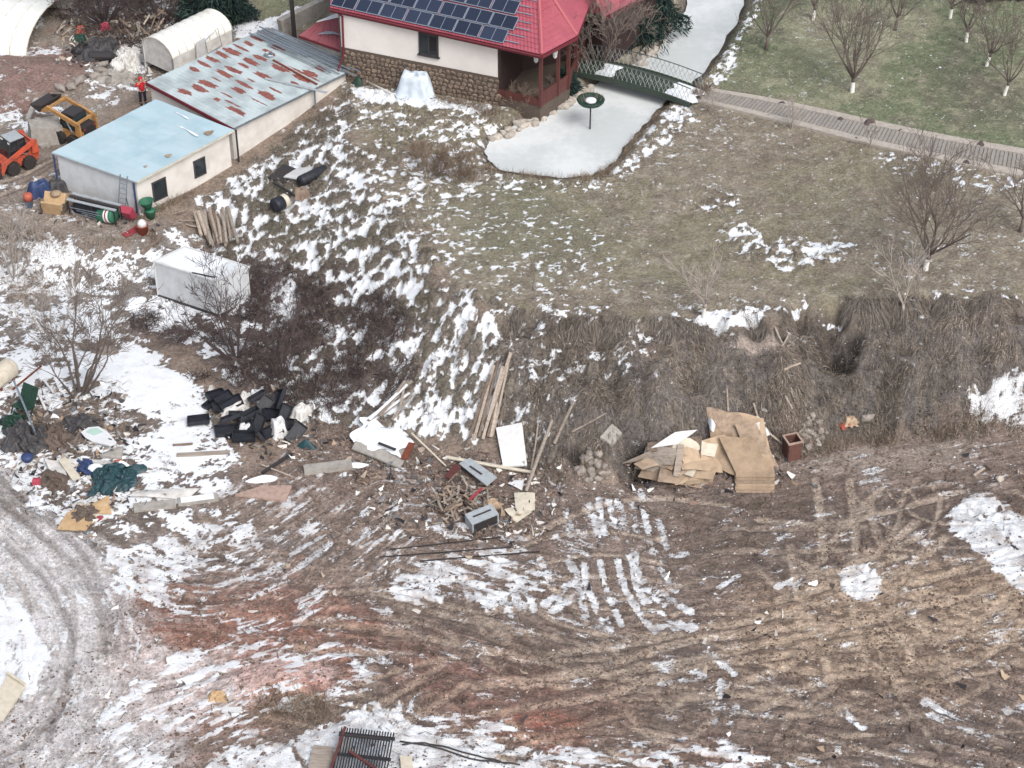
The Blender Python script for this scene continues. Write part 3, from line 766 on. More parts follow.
# ------------------------------------------------------------------ object helpers and materials
class MB:
    """collects shapes, then links them as one mesh object"""
    def __init__(s): s.v = []; s.f = []; s.m = []
    def add(s, vs_, fs_, mi=0):
        b = len(s.v); s.v += [tuple(v) for v in vs_]; s.f += [tuple(i + b for i in f) for f in fs_]; s.m += [mi] * len(fs_); return s
    def box(s, c, d, rot=None, mi=0, taper=1.0, jit=0.0):
        x, y, z = d[0] / 2, d[1] / 2, d[2] / 2
        vs_ = []
        for k in (-1, 1):
            t = taper if k > 0 else 1
            for (i, j) in ((-1, -1), (1, -1), (1, 1), (-1, 1)):
                p = Vector((i * x * t, j * y * t, k * z))
                if jit: p += Vector((random.uniform(-jit, jit) for _ in range(3)))
                if rot is not None: p = rot @ p
                vs_.append(p + Vector(c))
        return s.add(vs_, [(3, 2, 1, 0), (4, 5, 6, 7), (0, 1, 5, 4), (1, 2, 6, 5), (2, 3, 7, 6), (3, 0, 4, 7)], mi)
    def bar(s, a, b, w, h=None, mi=0, up=(0, 0, 1)):
        a, b = Vector(a), Vector(b); h = h or w
        d = b - a; L = d.length
        if L < 1e-6: return s
        d /= L; u = Vector(up)
        if abs(d.dot(u)) > 0.97: u = Vector((1, 0, 0))
        r = d.cross(u).normalized(); u = r.cross(d)
        rot = Matrix((d, r, u)).transposed()
        return s.box((a + b) / 2, (L, w, h), rot, mi)
    def tube(s, pts, rad, n=6, mi=0, cap=True):
        pts = [Vector(p) for p in pts]
        if not isinstance(rad, (list, tuple)): rad = [rad] * len(pts)
        ref = Vector((0.31, 0.17, 0.93))
        vs_ = []
        for i, p in enumerate(pts):
            d = (pts[min(i + 1, len(pts) - 1)] - pts[max(i - 1, 0)])
            d = d.normalized() if d.length > 1e-9 else Vector((0, 0, 1))
            r = d.cross(ref)
            if r.length < 0.05: r = d.cross(Vector((1, 0, 0)))
            r.normalize(); u = r.cross(d)
            for k in range(n):
                a = 2 * math.pi * k / n
                vs_.append(p + (r * math.cos(a) + u * math.sin(a)) * rad[i])
        fs_ = []
        for i in range(len(pts) - 1):
            for k in range(n):
                k2 = (k + 1) % n
                fs_.append((i * n + k, i * n + k2, (i + 1) * n + k2, (i + 1) * n + k))
        if cap:
            fs_.append(tuple(range(n))[::-1]); fs_.append(tuple((len(pts) - 1) * n + k for k in range(n)))
        return s.add(vs_, fs_, mi)
    def lathe(s, prof, n=16, c=(0, 0, 0), rot=None, mi=0):
        vs_ = []
        for (r, z) in prof:
            for k in range(n):
                a = 2 * math.pi * k / n
                p = Vector((r * math.cos(a), r * math.sin(a), z))
                if rot is not None: p = rot @ p
                vs_.append(p + Vector(c))
        fs_ = []
        for i in range(len(prof) - 1):
            for k in range(n):
                k2 = (k + 1) % n
                fs_.append((i * n + k, i * n + k2, (i + 1) * n + k2, (i + 1) * n + k))
        fs_.append(tuple(range(n))[::-1]); fs_.append(tuple((len(prof) - 1) * n + k for k in range(n)))
        return s.add(vs_, fs_, mi)
    def prism(s, pts, ext, mi=0):
        """polygon of 3-D points pushed along ext"""
        n = len(pts); e = Vector(ext)
        vs_ = [Vector(p) for p in pts] + [Vector(p) + e for p in pts]
        return s.add(vs_, [tuple(range(n))[::-1], tuple(range(n, 2 * n))] + [(k, (k + 1) % n, (k + 1) % n + n, k + n) for k in range(n)], mi)
    def grid(s, fn, nu, nv, mi=0, thick=0.0):
        vs_ = [Vector(fn(i / nu, j / nv)) for i in range(nu + 1) for j in range(nv + 1)]
        w = nv + 1
        fs_ = [(i * w + j, (i + 1) * w + j, (i + 1) * w + j + 1, i * w + j + 1) for i in range(nu) for j in range(nv)]
        s.add(vs_, fs_, mi)
        if thick:
            lo = [v - Vector((0, 0, thick)) for v in vs_]
            s.add(lo, [f[::-1] for f in fs_], mi)
            b = len(s.v) - 2 * len(vs_); n = len(vs_)
            edge = [i * w for i in range(nu + 1)] + [nu * w + j for j in range(1, nv + 1)] + [i * w + nv for i in range(nu - 1, -1, -1)] + [j for j in range(nv - 1, 0, -1)]
            for k in range(len(edge)):
                a, c = edge[k], edge[(k + 1) % len(edge)]
                s.f.append((b + a, b + n + a, b + n + c, b + c)); s.m.append(mi)
        return s
    def build(s, name, mats, parent=None, smooth_=False, loc=None):
        m = bpy.data.meshes.new(name)
        m.from_pydata([tuple(v) for v in s.v], [], s.f)
        if not isinstance(mats, (list, tuple)): mats = [mats]
        for k in mats: m.materials.append(k)
        if len(mats) > 1: m.polygons.foreach_set('material_index', s.m)
        if smooth_: m.polygons.foreach_set('use_smooth', [True] * len(m.polygons))
        m.update()
        o = bpy.data.objects.new(name, m); COL.objects.link(o)
        if parent is not None: o.parent = parent
        if loc is not None: o.location = loc
        return o

def rz(a): return Matrix.Rotation(a, 3, 'Z')
def rot(x=0, y=0, z=0): return Euler((x, y, z), 'XYZ').to_matrix()
ORD = ['first', 'second', 'third', 'fourth', 'fifth', 'sixth', 'seventh', 'eighth', 'ninth', 'tenth', 'eleventh', 'twelfth', 'thirteenth', 'fourteenth', 'fifteenth', 'sixteenth', 'seventeenth', 'eighteenth', 'nineteenth', 'twentieth', 'twenty-first', 'twenty-second']
def tag(o, label, cat, group=None):
    o['label'] = label; o['category'] = cat; o['kind'] = 'thing'
    if group: o['group'] = group
    return o
def thing(name, label, cat, loc, rotz=0.0, group=None):
    o = bpy.data.objects.new(name, None); COL.objects.link(o)
    o.empty_display_size = 0.2
    o.location = loc; o.rotation_euler = (0, 0, rotz)
    return tag(o, label, cat, group)
def dup(root, loc, rotz, label=None, scale=None):
    r = root.copy(); COL.objects.link(r); r.location = loc; r.rotation_euler = (0, 0, rotz)
    if label: r['label'] = label
    if scale: r.scale = scale if isinstance(scale, (tuple, list)) else (scale,) * 3
    for ch in list(root.children):
        c = ch.copy(); COL.objects.link(c); c.parent = r
        for g_ in ch.children:
            d = g_.copy(); COL.objects.link(d); d.parent = c
    return r
def heading(a, b): return math.atan2(b.y - a.y, b.x - a.x)

def surf(name, c, rough=0.75, metal=0.0, c2=None, scale=3.0, amt=0.5, bump=0.15, bscale=None, spec=0.3, per=0.0, stretch=None, fine=True):
    """plain weathered surface: two tones of its own colour, grain and relief"""
    m, nt, b = new_mat(name); L = nt.links.new
    tc = nd(nt, 'ShaderNodeTexCoord')
    vec = tc.outputs['Object']
    if stretch:
        mp = nd(nt, 'ShaderNodeMapping'); mp.inputs['Scale'].default_value = stretch; L(vec, mp.inputs['Vector']); vec = mp.outputs[0]
    n = nd(nt, 'ShaderNodeTexNoise', i_Scale=scale, i_Detail=5.0, i_Roughness=0.65); L(vec, n.inputs['Vector'])
    mx = nd(nt, 'ShaderNodeMix', data_type='RGBA')
    c1 = lin(c); c2 = lin(c2) if c2 else tuple(v * 0.6 for v in c1)
    mx.inputs['A'].default_value = (*c1, 1); mx.inputs['B'].default_value = (*c2, 1)
    L(mth(nt, 'MULTIPLY', ramp(nt, n.outputs[0], 0.35, 0.72), amt), mx.inputs['Factor'])
    col = mx.outputs['Result']
    if per:
        oi = nd(nt, 'ShaderNodeObjectInfo'); hv = nd(nt, 'ShaderNodeHueSaturation')
        L(mth(nt, 'ADD', mth(nt, 'MULTIPLY', oi.outputs['Random'], per), 1 - per / 2), hv.inputs['Value']); L(col, hv.inputs['Color']); col = hv.outputs[0]
    L(col, b.inputs['Base Color'])
    b.inputs['Roughness'].default_value = rough; b.inputs['Metallic'].default_value = metal; b.inputs['Specular IOR Level'].default_value = spec
    if bump:
        n2 = nd(nt, 'ShaderNodeTexNoise', i_Scale=bscale or scale * 4, i_Detail=3.0); L(vec, n2.inputs['Vector'])
        bp = nd(nt, 'ShaderNodeBump'); bp.inputs['Strength'].default_value = bump; bp.inputs['Distance'].default_value = 0.05
        L(n2.outputs[0], bp.inputs['Height']); L(bp.outputs[0], b.inputs['Normal'])
    return m

M = {}
M['snow'] = surf('snow', (222, 226, 230), 0.9, c2=(204, 208, 213), scale=2, bump=0.3, bscale=5)
M['white_wall'] = surf('white_render', (222, 216, 211), 0.85, c2=(205, 198, 192), scale=0.8, amt=0.5, bump=0.06, bscale=30)
M['dirty_wall'] = surf('dirty_white_wall', (212, 208, 202), 0.85, c2=(172, 165, 157), scale=0.9, amt=0.5, bump=0.08, bscale=20)
M['panel_white'] = surf('white_sheet_metal', (202, 205, 208), 0.6, c2=(172, 173, 174), scale=1.2, amt=0.6, bump=0.03)
M['blue_roof'] = surf('pale_blue_roof', (168, 188, 195), 0.45, c2=(148, 174, 185), scale=0.55, amt=0.9, bump=0.04, spec=0.5, per=0.08)
M['tile_red'] = surf('red_metal_tile', (160, 82, 94), 0.5, c2=(136, 66, 78), scale=1.2, amt=0.5, bump=0.04, spec=0.45)
M['tile_red_cap'] = surf('red_ridge_cap', (172, 94, 100), 0.5, amt=0.2, bump=0.0, spec=0.45)
M['red_old'] = surf('faded_red_roof', (150, 86, 92), 0.7, c2=(128, 76, 82), scale=1.5, amt=0.6, bump=0.08)
M['wood_brown'] = surf('brown_stained_wood', (92, 54, 50), 0.6, c2=(68, 40, 38), scale=4, amt=0.7, bump=0.1, stretch=(1, 1, 0.2))
M['fascia'] = surf('dark_red_fascia', (104, 44, 52), 0.55, amt=0.3, bump=0.0)
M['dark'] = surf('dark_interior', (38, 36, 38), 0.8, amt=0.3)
M['stone'] = surf('brown_field_stone', (128, 112, 98), 0.85, c2=(86, 74, 66), scale=6, amt=0.8, bump=0.5, bscale=10, per=0.5)
M['stone_pale'] = surf('pale_shore_stone', (176, 168, 158), 0.85, c2=(138, 128, 118), scale=4, amt=0.7, bump=0.4, bscale=9, per=0.35)
M['mortar'] = surf('dark_mortar', (92, 82, 74), 0.9, amt=0.5, scale=5)
M['glass'] = surf('window_glass', (40, 48, 52), 0.12, amt=0.3, bump=0.0, spec=0.6)
M['frame_dark'] = surf('dark_window_frame', (66, 64, 66), 0.5, amt=0.2, bump=0)
M['steel'] = surf('galvanised_steel', (150, 158, 166), 0.4, 0.6, c2=(110, 118, 126), scale=6, amt=0.6, bump=0.05)
M['steel_dark'] = surf('dark_steel', (62, 64, 68), 0.5, 0.4, c2=(84, 66, 56), scale=6, amt=0.6, bump=0.1)
M['rust'] = surf('rusty_steel', (118, 66, 50), 0.85, c2=(84, 48, 40), scale=6, amt=0.8, bump=0.2)
M['concrete'] = surf('weathered_concrete', (158, 154, 148), 0.9, c2=(126, 120, 113), scale=3, amt=0.7, bump=0.3)
M['concrete_red'] = surf('reddish_concrete', (168, 146, 134), 0.9, c2=(138, 116, 106), scale=4, amt=0.8, bump=0.3)
M['wood_grey'] = surf('weathered_grey_wood', (152, 142, 132), 0.85, c2=(112, 102, 93), scale=5, amt=0.8, bump=0.25, stretch=(0.25, 2, 2), per=0.3)
M['wood_pale'] = surf('pale_sawn_wood', (172, 159, 146), 0.8, c2=(128, 114, 103), scale=5, amt=0.7, bump=0.15, stretch=(0.25, 2, 2), per=0.35)
M['wood_old'] = surf('brown_broken_wood', (126, 110, 98), 0.85, c2=(86, 75, 68), scale=5, amt=0.8, bump=0.3, per=0.45)
M['card'] = surf('brown_cardboard', (168, 147, 124), 0.85, c2=(132, 114, 96), scale=2, amt=0.7, bump=0.1, per=0.4)
M['card_grey'] = surf('weathered_fibreboard', (152, 134, 116), 0.85, c2=(108, 92, 80), scale=3, amt=0.7, bump=0.15, per=0.5)
M['card_yellow'] = surf('yellow_ochre_card', (184, 156, 120), 0.8, c2=(152, 124, 94), scale=2, amt=0.7, bump=0.08, per=0.15)
M['white_board'] = surf('white_board', (204, 205, 206), 0.6, c2=(176, 173, 170), scale=3, amt=0.5, bump=0.08)
M['cream_board'] = surf('cream_board', (198, 190, 174), 0.7, c2=(166, 156, 138), scale=3, amt=0.6, bump=0.08)
M['grey_board'] = surf('grey_laminate', (158, 164, 168), 0.55, c2=(132, 136, 138), scale=3, amt=0.6, bump=0.05)
M['black_plastic'] = surf('black_plastic', (34, 36, 42), 0.5, c2=(52, 54, 62), scale=5, amt=0.6, bump=0.1, per=0.3)
M['tarp_teal'] = surf('dark_teal_tarp', (34, 66, 72), 0.5, c2=(26, 46, 54), scale=3, amt=0.8, bump=0.4, bscale=6, spec=0.4)
M['tarp_dark'] = surf('dark_tarp', (58, 58, 62), 0.55, c2=(84, 80, 78), scale=3, amt=0.8, bump=0.4, bscale=6)
M['tarp_white'] = surf('dirty_white_sheeting', (206, 204, 200), 0.6, c2=(170, 166, 160), scale=2, amt=0.8, bump=0.25, bscale=5)
M['cloth_brown'] = surf('brown_sack_cloth', (104, 92, 84), 0.9, c2=(72, 64, 60), scale=5, amt=0.8, bump=0.4)
M['tunnel'] = surf('white_tunnel_film', (226, 227, 222), 0.45, c2=(206, 203, 192), scale=0.7, amt=0.6, bump=0.1, bscale=4)
M['orange'] = surf('orange_machine_paint', (196, 84, 58), 0.5, c2=(120, 74, 62), scale=3, amt=0.8, bump=0.03, spec=0.5)
M['yellow_orange'] = surf('amber_machine_paint', (180, 134, 80), 0.5, c2=(116, 92, 70), scale=3, amt=0.8, bump=0.03, spec=0.5)
M['tyre'] = surf('tyre_rubber', (44, 43, 44), 0.85, c2=(74, 66, 60), scale=8, amt=0.6, bump=0.3)
M['red_plastic'] = surf('red_plastic', (146, 62, 68), 0.5, amt=0.25, bump=0.05)
M['pink_plastic'] = surf('pinkish_red_plastic', (158, 64, 80), 0.5, amt=0.25, bump=0.05)
M['orange_plastic'] = surf('orange_plastic', (170, 92, 76), 0.5, amt=0.3, bump=0.05)
M['green_plastic'] = surf('green_plastic', (52, 104, 82), 0.5, amt=0.35, bump=0.05)
M['dark_green'] = surf('dark_green_paint', (40, 66, 56), 0.55, c2=(30, 48, 42), scale=4, amt=0.6, bump=0.1)
M['blue_plastic'] = surf('blue_plastic', (54, 68, 104), 0.5, amt=0.35, bump=0.05)
M['blue_pale'] = surf('pale_blue_plastic', (150, 176, 204), 0.5, amt=0.3, bump=0.03)
M['jacket'] = surf('red_jacket_cloth', (186, 42, 52), 0.8, amt=0.4, bump=0.2)
M['trouser'] = surf('dark_trouser_cloth', (46, 46, 60), 0.85, amt=0.4, bump=0.2)
M['skin'] = surf('skin', (196, 150, 128), 0.6, amt=0.15, bump=0)
M['shoe'] = surf('dark_shoe', (36, 34, 34), 0.7, amt=0.2, bump=0)
M['bark'] = surf('dark_bark', (112, 102, 96), 0.9, c2=(84, 76, 72), scale=8, amt=0.7, bump=0.3)
M['bark_pale'] = surf('pale_grey_bark', (172, 163, 155), 0.9, c2=(112, 104, 98), scale=8, amt=0.6, bump=0.3)
M['twig'] = surf('grey_brown_twigs', (124, 113, 106), 0.9, c2=(98, 88, 84), scale=2, amt=0.6, bump=0)
M['bramble'] = surf('purple_brown_bramble', (88, 77, 76), 0.9, c2=(66, 57, 58), scale=2, amt=0.7, bump=0)
M['lime'] = surf('whitewashed_bark', (226, 224, 218), 0.9, c2=(196, 192, 184), scale=8, amt=0.6, bump=0.2)
M['conifer'] = surf('evergreen_needles', (46, 62, 58), 0.8, c2=(30, 42, 42), scale=3, amt=0.8, bump=0)
M['brush_brown'] = surf('dry_brush', (132, 116, 102), 0.9, c2=(98, 84, 76), scale=2, amt=0.7, bump=0)
M['path_stone'] = surf('path_paver', (146, 141, 135), 0.9, c2=(124, 119, 113), scale=5, amt=0.7, bump=0.3, per=0.14)
M['kerb'] = surf('pale_kerb', (172, 165, 156), 0.9, c2=(140, 132, 122), scale=4, amt=0.7, bump=0.3)
M['path_bed'] = surf('path_joint_sand', (118, 112, 105), 0.95, amt=0.5, scale=5)
M['bridge_green'] = surf('dark_green_bridge', (60, 70, 62), 0.6, c2=(46, 54, 49), scale=4, amt=0.7, bump=0.1)
M['rail_pale'] = surf('frosted_steel_rail', (176, 182, 178), 0.5, 0.2, c2=(118, 124, 118), scale=6, amt=0.7, bump=0)
M['rail_dark'] = surf('dark_rail', (92, 94, 92), 0.6, 0.2, amt=0.4, bump=0)
M['label_white'] = surf('white_print', (228, 226, 224), 0.5, amt=0.1, bump=0)
M['car_door'] = surf('white_car_paint', (206, 208, 210), 0.35, amt=0.15, bump=0, spec=0.5)
M['door_glass'] = surf('greenish_glass', (168, 194, 184), 0.15, amt=0.2, bump=0, spec=0.6)
M['bin_brown'] = surf('brown_bin_metal', (104, 72, 64), 0.7, c2=(78, 56, 52), scale=5, amt=0.7, bump=0.15)
M['blue_sheet'] = surf('bluish_white_sheet', (202, 212, 222), 0.6, c2=(170, 180, 190), scale=2, amt=0.7, bump=0.3, bscale=5)
M['dark_wood'] = surf('dark_stained_wood', (62, 48, 46), 0.7, c2=(44, 36, 36), scale=4, amt=0.7, bump=0.1)
M['rock'] = surf('grey_rubble', (148, 140, 132), 0.9, c2=(112, 104, 97), scale=4, amt=0.7, bump=0.4, per=0.3)
M['clod'] = surf('earth_clod', (112, 96, 86), 0.95, c2=(84, 72, 65), scale=4, amt=0.7, bump=0.4)

def ice_material():
    m, nt, b = new_mat('pond_ice'); L = nt.links.new
    tc = nd(nt, 'ShaderNodeTexCoord')
    n = nd(nt, 'ShaderNodeTexNoise', i_Scale=0.22, i_Detail=5.0, i_Roughness=0.55); L(tc.outputs['Object'], n.inputs['Vector'])
    n2 = nd(nt, 'ShaderNodeTexNoise', i_Scale=2.2, i_Detail=6.0, i_Roughness=0.6); L(tc.outputs['Object'], n2.inputs['Vector'])
    mx = nd(nt, 'ShaderNodeMix', data_type='RGBA'); mx.inputs['A'].default_value = (*lin((186, 191, 191)), 1); mx.inputs['B'].default_value = (*lin((208, 211, 211)), 1)
    L(ramp(nt, mth(nt, 'ADD', n.outputs[0], mth(nt, 'MULTIPLY', n2.outputs[0], 0.4)), 0.55, 0.9), mx.inputs['Factor'])
    L(mx.outputs['Result'], b.inputs['Base Color']); b.inputs['Roughness'].default_value = 0.55; b.inputs['Specular IOR Level'].default_value = 0.4
    return m
M['ice'] = ice_material()

def rust_roof_material():
    m, nt, b = new_mat('pale_roof_with_rust'); L = nt.links.new
    tc = nd(nt, 'ShaderNodeTexCoord')
    a = nd(nt, 'ShaderNodeAttribute', attribute_name='rust')
    n = nd(nt, 'ShaderNodeTexNoise', i_Scale=5.0, i_Detail=5.0, i_Roughness=0.65); L(tc.outputs['Object'], n.inputs['Vector'])
    n2 = nd(nt, 'ShaderNodeTexNoise', i_Scale=0.8, i_Detail=4.0); L(tc.outputs['Object'], n2.inputs['Vector'])
    base = nd(nt, 'ShaderNodeMix', data_type='RGBA'); base.inputs['A'].default_value = (*lin((176, 188, 190)), 1); base.inputs['B'].default_value = (*lin((142, 152, 154)), 1)
    L(ramp(nt, n2.outputs[0], 0.35, 0.7), base.inputs['Factor'])
    ru = nd(nt, 'ShaderNodeMix', data_type='RGBA'); ru.inputs['A'].default_value = (*lin((136, 80, 70)), 1); ru.inputs['B'].default_value = (*lin((108, 64, 58)), 1)
    L(ramp(nt, n.outputs[0], 0.4, 0.65), ru.inputs['Factor'])
    mx = nd(nt, 'ShaderNodeMix', data_type='RGBA')
    L(ramp(nt, mth(nt, 'ADD', a.outputs['Fac'], mth(nt, 'MULTIPLY', mth(nt, 'SUBTRACT', n.outputs[0], 0.5), 1.5)), 0.28, 0.68), mx.inputs['Factor'])
    L(base.outputs['Result'], mx.inputs['A']); L(ru.outputs['Result'], mx.inputs['B']); L(mx.outputs['Result'], b.inputs['Base Color'])
    b.inputs['Roughness'].default_value = 0.55
    return m
M['rust_roof'] = rust_roof_material()

def solar_material():
    m, nt, b = new_mat('solar_cells'); L = nt.links.new
    oi = nd(nt, 'ShaderNodeObjectInfo')
    mx = nd(nt, 'ShaderNodeMix', data_type='RGBA'); mx.inputs['A'].default_value = (*lin((40, 46, 62)), 1); mx.inputs['B'].default_value = (*lin((50, 58, 76)), 1)
    L(oi.outputs['Random'], mx.inputs['Factor']); L(mx.outputs['Result'], b.inputs['Base Color'])
    b.inputs['Roughness'].default_value = 0.3; b.inputs['Specular IOR Level'].default_value = 0.12
    return m
M['solar'] = solar_material()
M['panel_frame'] = surf('pale_panel_frame', (128, 138, 150), 0.4, amt=0.1, bump=0)

# ------------------------------------------------------------------ pond, path, bridge
def tri_poly(pts, name, mat, zoff=0.0):
    bm = bmesh.new()
    f = bm.faces.new([bm.verts.new(p + Vector((0, 0, zoff))) for p in pts])
    bmesh.ops.triangulate(bm, faces=[f])
    m = bpy.data.meshes.new(name); bm.to_mesh(m); bm.free(); m.materials.append(mat)
    o = bpy.data.objects.new(name, m); COL.objects.link(o); return o
cen = sum(POND, Vector()) / len(POND)
sm_p = [Vector((q.x + random.uniform(-.12, .12), q.y + random.uniform(-.12, .12), ICE_Z)) for q in catmull([(p.x, p.y) for p in POND] + [(POND[0].x, POND[0].y)], 4)][:-1]
o = tri_poly(sm_p, 'pond_ice', M['ice']); o['kind'] = 'structure'
for pl in o.data.polygons:
    if pl.normal.z < 0: pl.flip()

# garden path: kerbs, bed, and one slab per course
UPE = [(712, 91), (760, 99), (800, 107), (850, 118), (900, 129), (960, 141), (1024, 152), (1100, 166)]
LOE = [(697, 102), (745, 113), (790, 124), (840, 137), (890, 149), (955, 163), (1024, 177), (1100, 194)]
pu = catmull([at(*p) for p in UPE], 8); plo = catmull([at(*p) for p in LOE], 8)
def arc_at(pts, t):
    Ls = [(pts[i + 1] - pts[i]).length for i in range(len(pts) - 1)]; T = sum(Ls) * t
    for i, l in enumerate(Ls):
        if T <= l or i == len(Ls) - 1: return pts[i].lerp(pts[i + 1], min(1, T / l))
        T -= l
path_len = sum((pu[i + 1] - pu[i]).length for i in range(len(pu) - 1))
PATH_N = min(298, int(path_len / 0.24))
def ppt(t, s, dz):
    a = arc_at(pu, t); b = arc_at(plo, t); c = a.lerp(b, s)
    za = zgrid(blurred, a.x, a.y); zb = zgrid(blurred, b.x, b.y)
    return Vector((c.x, c.y, za * (1 - s) + zb * s + dz))
blurred = blur(ZS, 8)
path = MB()
nseg = 60
for k in range(nseg):
    t0, t1 = k / nseg, (k + 1) / nseg
    path.add([ppt(t0, 0, .09), ppt(t1, 0, .09), ppt(t1, 1, .09), ppt(t0, 1, .09), ppt(t0, 0, -.5), ppt(t1, 0, -.5), ppt(t1, 1, -.5), ppt(t0, 1, -.5)],
             [(3, 2, 1, 0), (0, 1, 5, 4), (2, 3, 7, 6)])
path_o = path.build('garden_path', M['path_bed']); path_o['kind'] = 'structure'
for s0, s1 in ((-0.06, 0.17), (0.83, 1.06)):
    kb = MB()
    for k in range(nseg):
        t0, t1 = k / nseg, (k + 1) / nseg
        kb.add([ppt(t0, s0, .15), ppt(t1, s0, .15), ppt(t1, s1, .15), ppt(t0, s1, .15), ppt(t0, s0, -.4), ppt(t1, s0, -.4), ppt(t1, s1, -.1), ppt(t0, s1, -.1)],
               [(3, 2, 1, 0), (0, 1, 5, 4), (2, 3, 7, 6)])
    kb.build('kerb', M['kerb'], path_o)
for k in range(PATH_N):
    t0, t1 = (k + 0.08) / PATH_N, (k + 0.90) / PATH_N
    dz = 0.135 + random.uniform(-0.012, 0.012)
    a, b, c, d = ppt(t0, .18, dz), ppt(t1, .18, dz), ppt(t1, .82, dz), ppt(t0, .82, dz)
    MB().prism([a, b, c, d], (0, 0, -0.06)).build('paver', M['path_stone'], path_o)
for k in range(26):
    t = random.random(); s = random.choice((0.0, 0.05, 0.95, 1.0)) + random.uniform(-.04, .04)

# shore stones, each one placed along the waterline where they show
def rock_mesh(name, r, mat, flat=0.7, seed=0, sub=1):
    rn = random.Random(seed)
    bm = bmesh.new(); bmesh.ops.create_icosphere(bm, subdivisions=sub, radius=r)
    for v in bm.verts: v.co *= rn.uniform(0.72, 1.2); v.co.z *= flat
    m = bpy.data.meshes.new(name); bm.to_mesh(m); bm.free(); m.materials.append(mat); return m
rocks_pale = [rock_mesh('stone', 0.3, M['stone_pale'], 0.75, k) for k in range(5)]
rocks_grey = [rock_mesh('stone', 0.3, M['rock'], 0.7, 20 + k) for k in range(5)]
def place_mesh(mesh, name, loc, rz_=0, sc=1.0, parent=None, rx=0, ry=0):
    o = bpy.data.objects.new(name, mesh); COL.objects.link(o); o.location = loc
    o.rotation_euler = (rx, ry, rz_); o.scale = sc if isinstance(sc, tuple) else (sc,) * 3
    if parent: o.parent = parent
    return o
shore = thing('stone_edging', 'pale rough stones piled along the house side of the lower pond', 'stone edging', at(540, 118))
base = shore.location.copy()
for i, (x0, y0, x1, y1, n) in enumerate([(492, 140, 545, 116, 22), (545, 114, 592, 90, 46), (648, 52, 668, 30, 20), (640, 62, 655, 48, 10)]):
    for k in range(n):
        t = (k + random.random()) / n
        p = P(x0 + (x1 - x0) * t + random.uniform(-4, 2), y0 + (y1 - y0) * t + random.uniform(-7, 1), ICE_Z + 0.25)
        q = Vector((p.x, p.y, max(zg(p.x, p.y), ICE_Z) + 0.08)) - base
        place_mesh(random.choice(rocks_pale), 'stone', q, random.uniform(0, 6), random.uniform(0.7, 1.35), shore)

# arched footbridge
def bridge():
    a0, a1 = P(572, 74, 5.2), P(690, 106, 5.2)          # near edge ends
    L = (a1 - a0).length; h = heading(a0, a1); W = 2.0
    t = thing('footbridge', 'arched dark green footbridge with frosted lattice railings over the frozen pond', 'footbridge', a0, h)
    rise = 0.32
    def zc(u): return 0.15 + rise * 4 * u * (1 - u)
    deck = MB(); N = 18
    for k in range(N):
        u0, u1 = k / N, (k + 1) / N
        deck.add([(u0 * L, 0, zc(u0)), (u1 * L, 0, zc(u1)), (u1 * L, W, zc(u1)), (u0 * L, W, zc(u0)), (u0 * L, 0, zc(u0) - .12), (u1 * L, 0, zc(u1) - .12), (u1 * L, W, zc(u1) - .12), (u0 * L, W, zc(u0) - .12)],
                 [(0, 1, 2, 3), (7, 6, 5, 4), (0, 4, 5, 1), (3, 2, 6, 7)])
    dk = deck.build('deck', M['bridge_green'], t)
    for y in (-0.06, W + 0.06):
        g_ = MB()
        for k in range(N):
            u0, u1 = k / N, (k + 1) / N
            g_.prism([(u0 * L, y - .05, zc(u0) - .34 + .1 * abs(2 * u0 - 1)), (u1 * L, y - .05, zc(u1) - .34 + .1 * abs(2 * u1 - 1)), (u1 * L, y - .05, zc(u1) + .06), (u0 * L, y - .05, zc(u0) + .06)], (0, .1, 0))
        g_.build('side_beam', M['bridge_green'], t)
    for y in (-0.02, W + 0.02):
        top = MB().tube([(u / 24 * L, y, zc(u / 24) + 1.05) for u in range(25)], 0.035, 5).build('handrail', M['rail_dark'], t)
        lat = MB(); n = 26
        for k in range(n):
            u0 = k / n; u1 = min(1, (k + 1.4) / n)
            lat.tube([(u0 * L, y, zc(u0)), (u1 * L, y, zc(u1) + 1.04)], 0.013, 4)
            lat.tube([(u1 * L, y, zc(u1)), (u0 * L, y, zc(u0) + 1.04)], 0.013, 4)
            if k % 2 == 0:
                lat.tube([((u0 + .01) * L, y, zc(u0) + .5), ((u0 + 0.035) * L, y + .02, zc(u0) + .72), ((u0 + .06) * L, y, zc(u0) + .5), ((u0 + .035) * L, y - .02, zc(u0) + .28)], 0.014, 4)
        lat.build('lattice', M['rail_pale'], t)
    for u, w_ in ((0.26, 0.9), (0.9, 1.6)):
        MB().grid(lambda a, b: (u * L + (a - .5) * w_ * (1.2 + .3 * math.sin(9 * b)), .1 + b * (W - .25), zc(min(1, max(0, u + (a - .5) * w_ / L))) + .02 + .08 * math.sin(a * math.pi) * math.sin(b * math.pi)), 8, 6).build('snow_cover', M['snow'], t, True)
    return t
bridge()
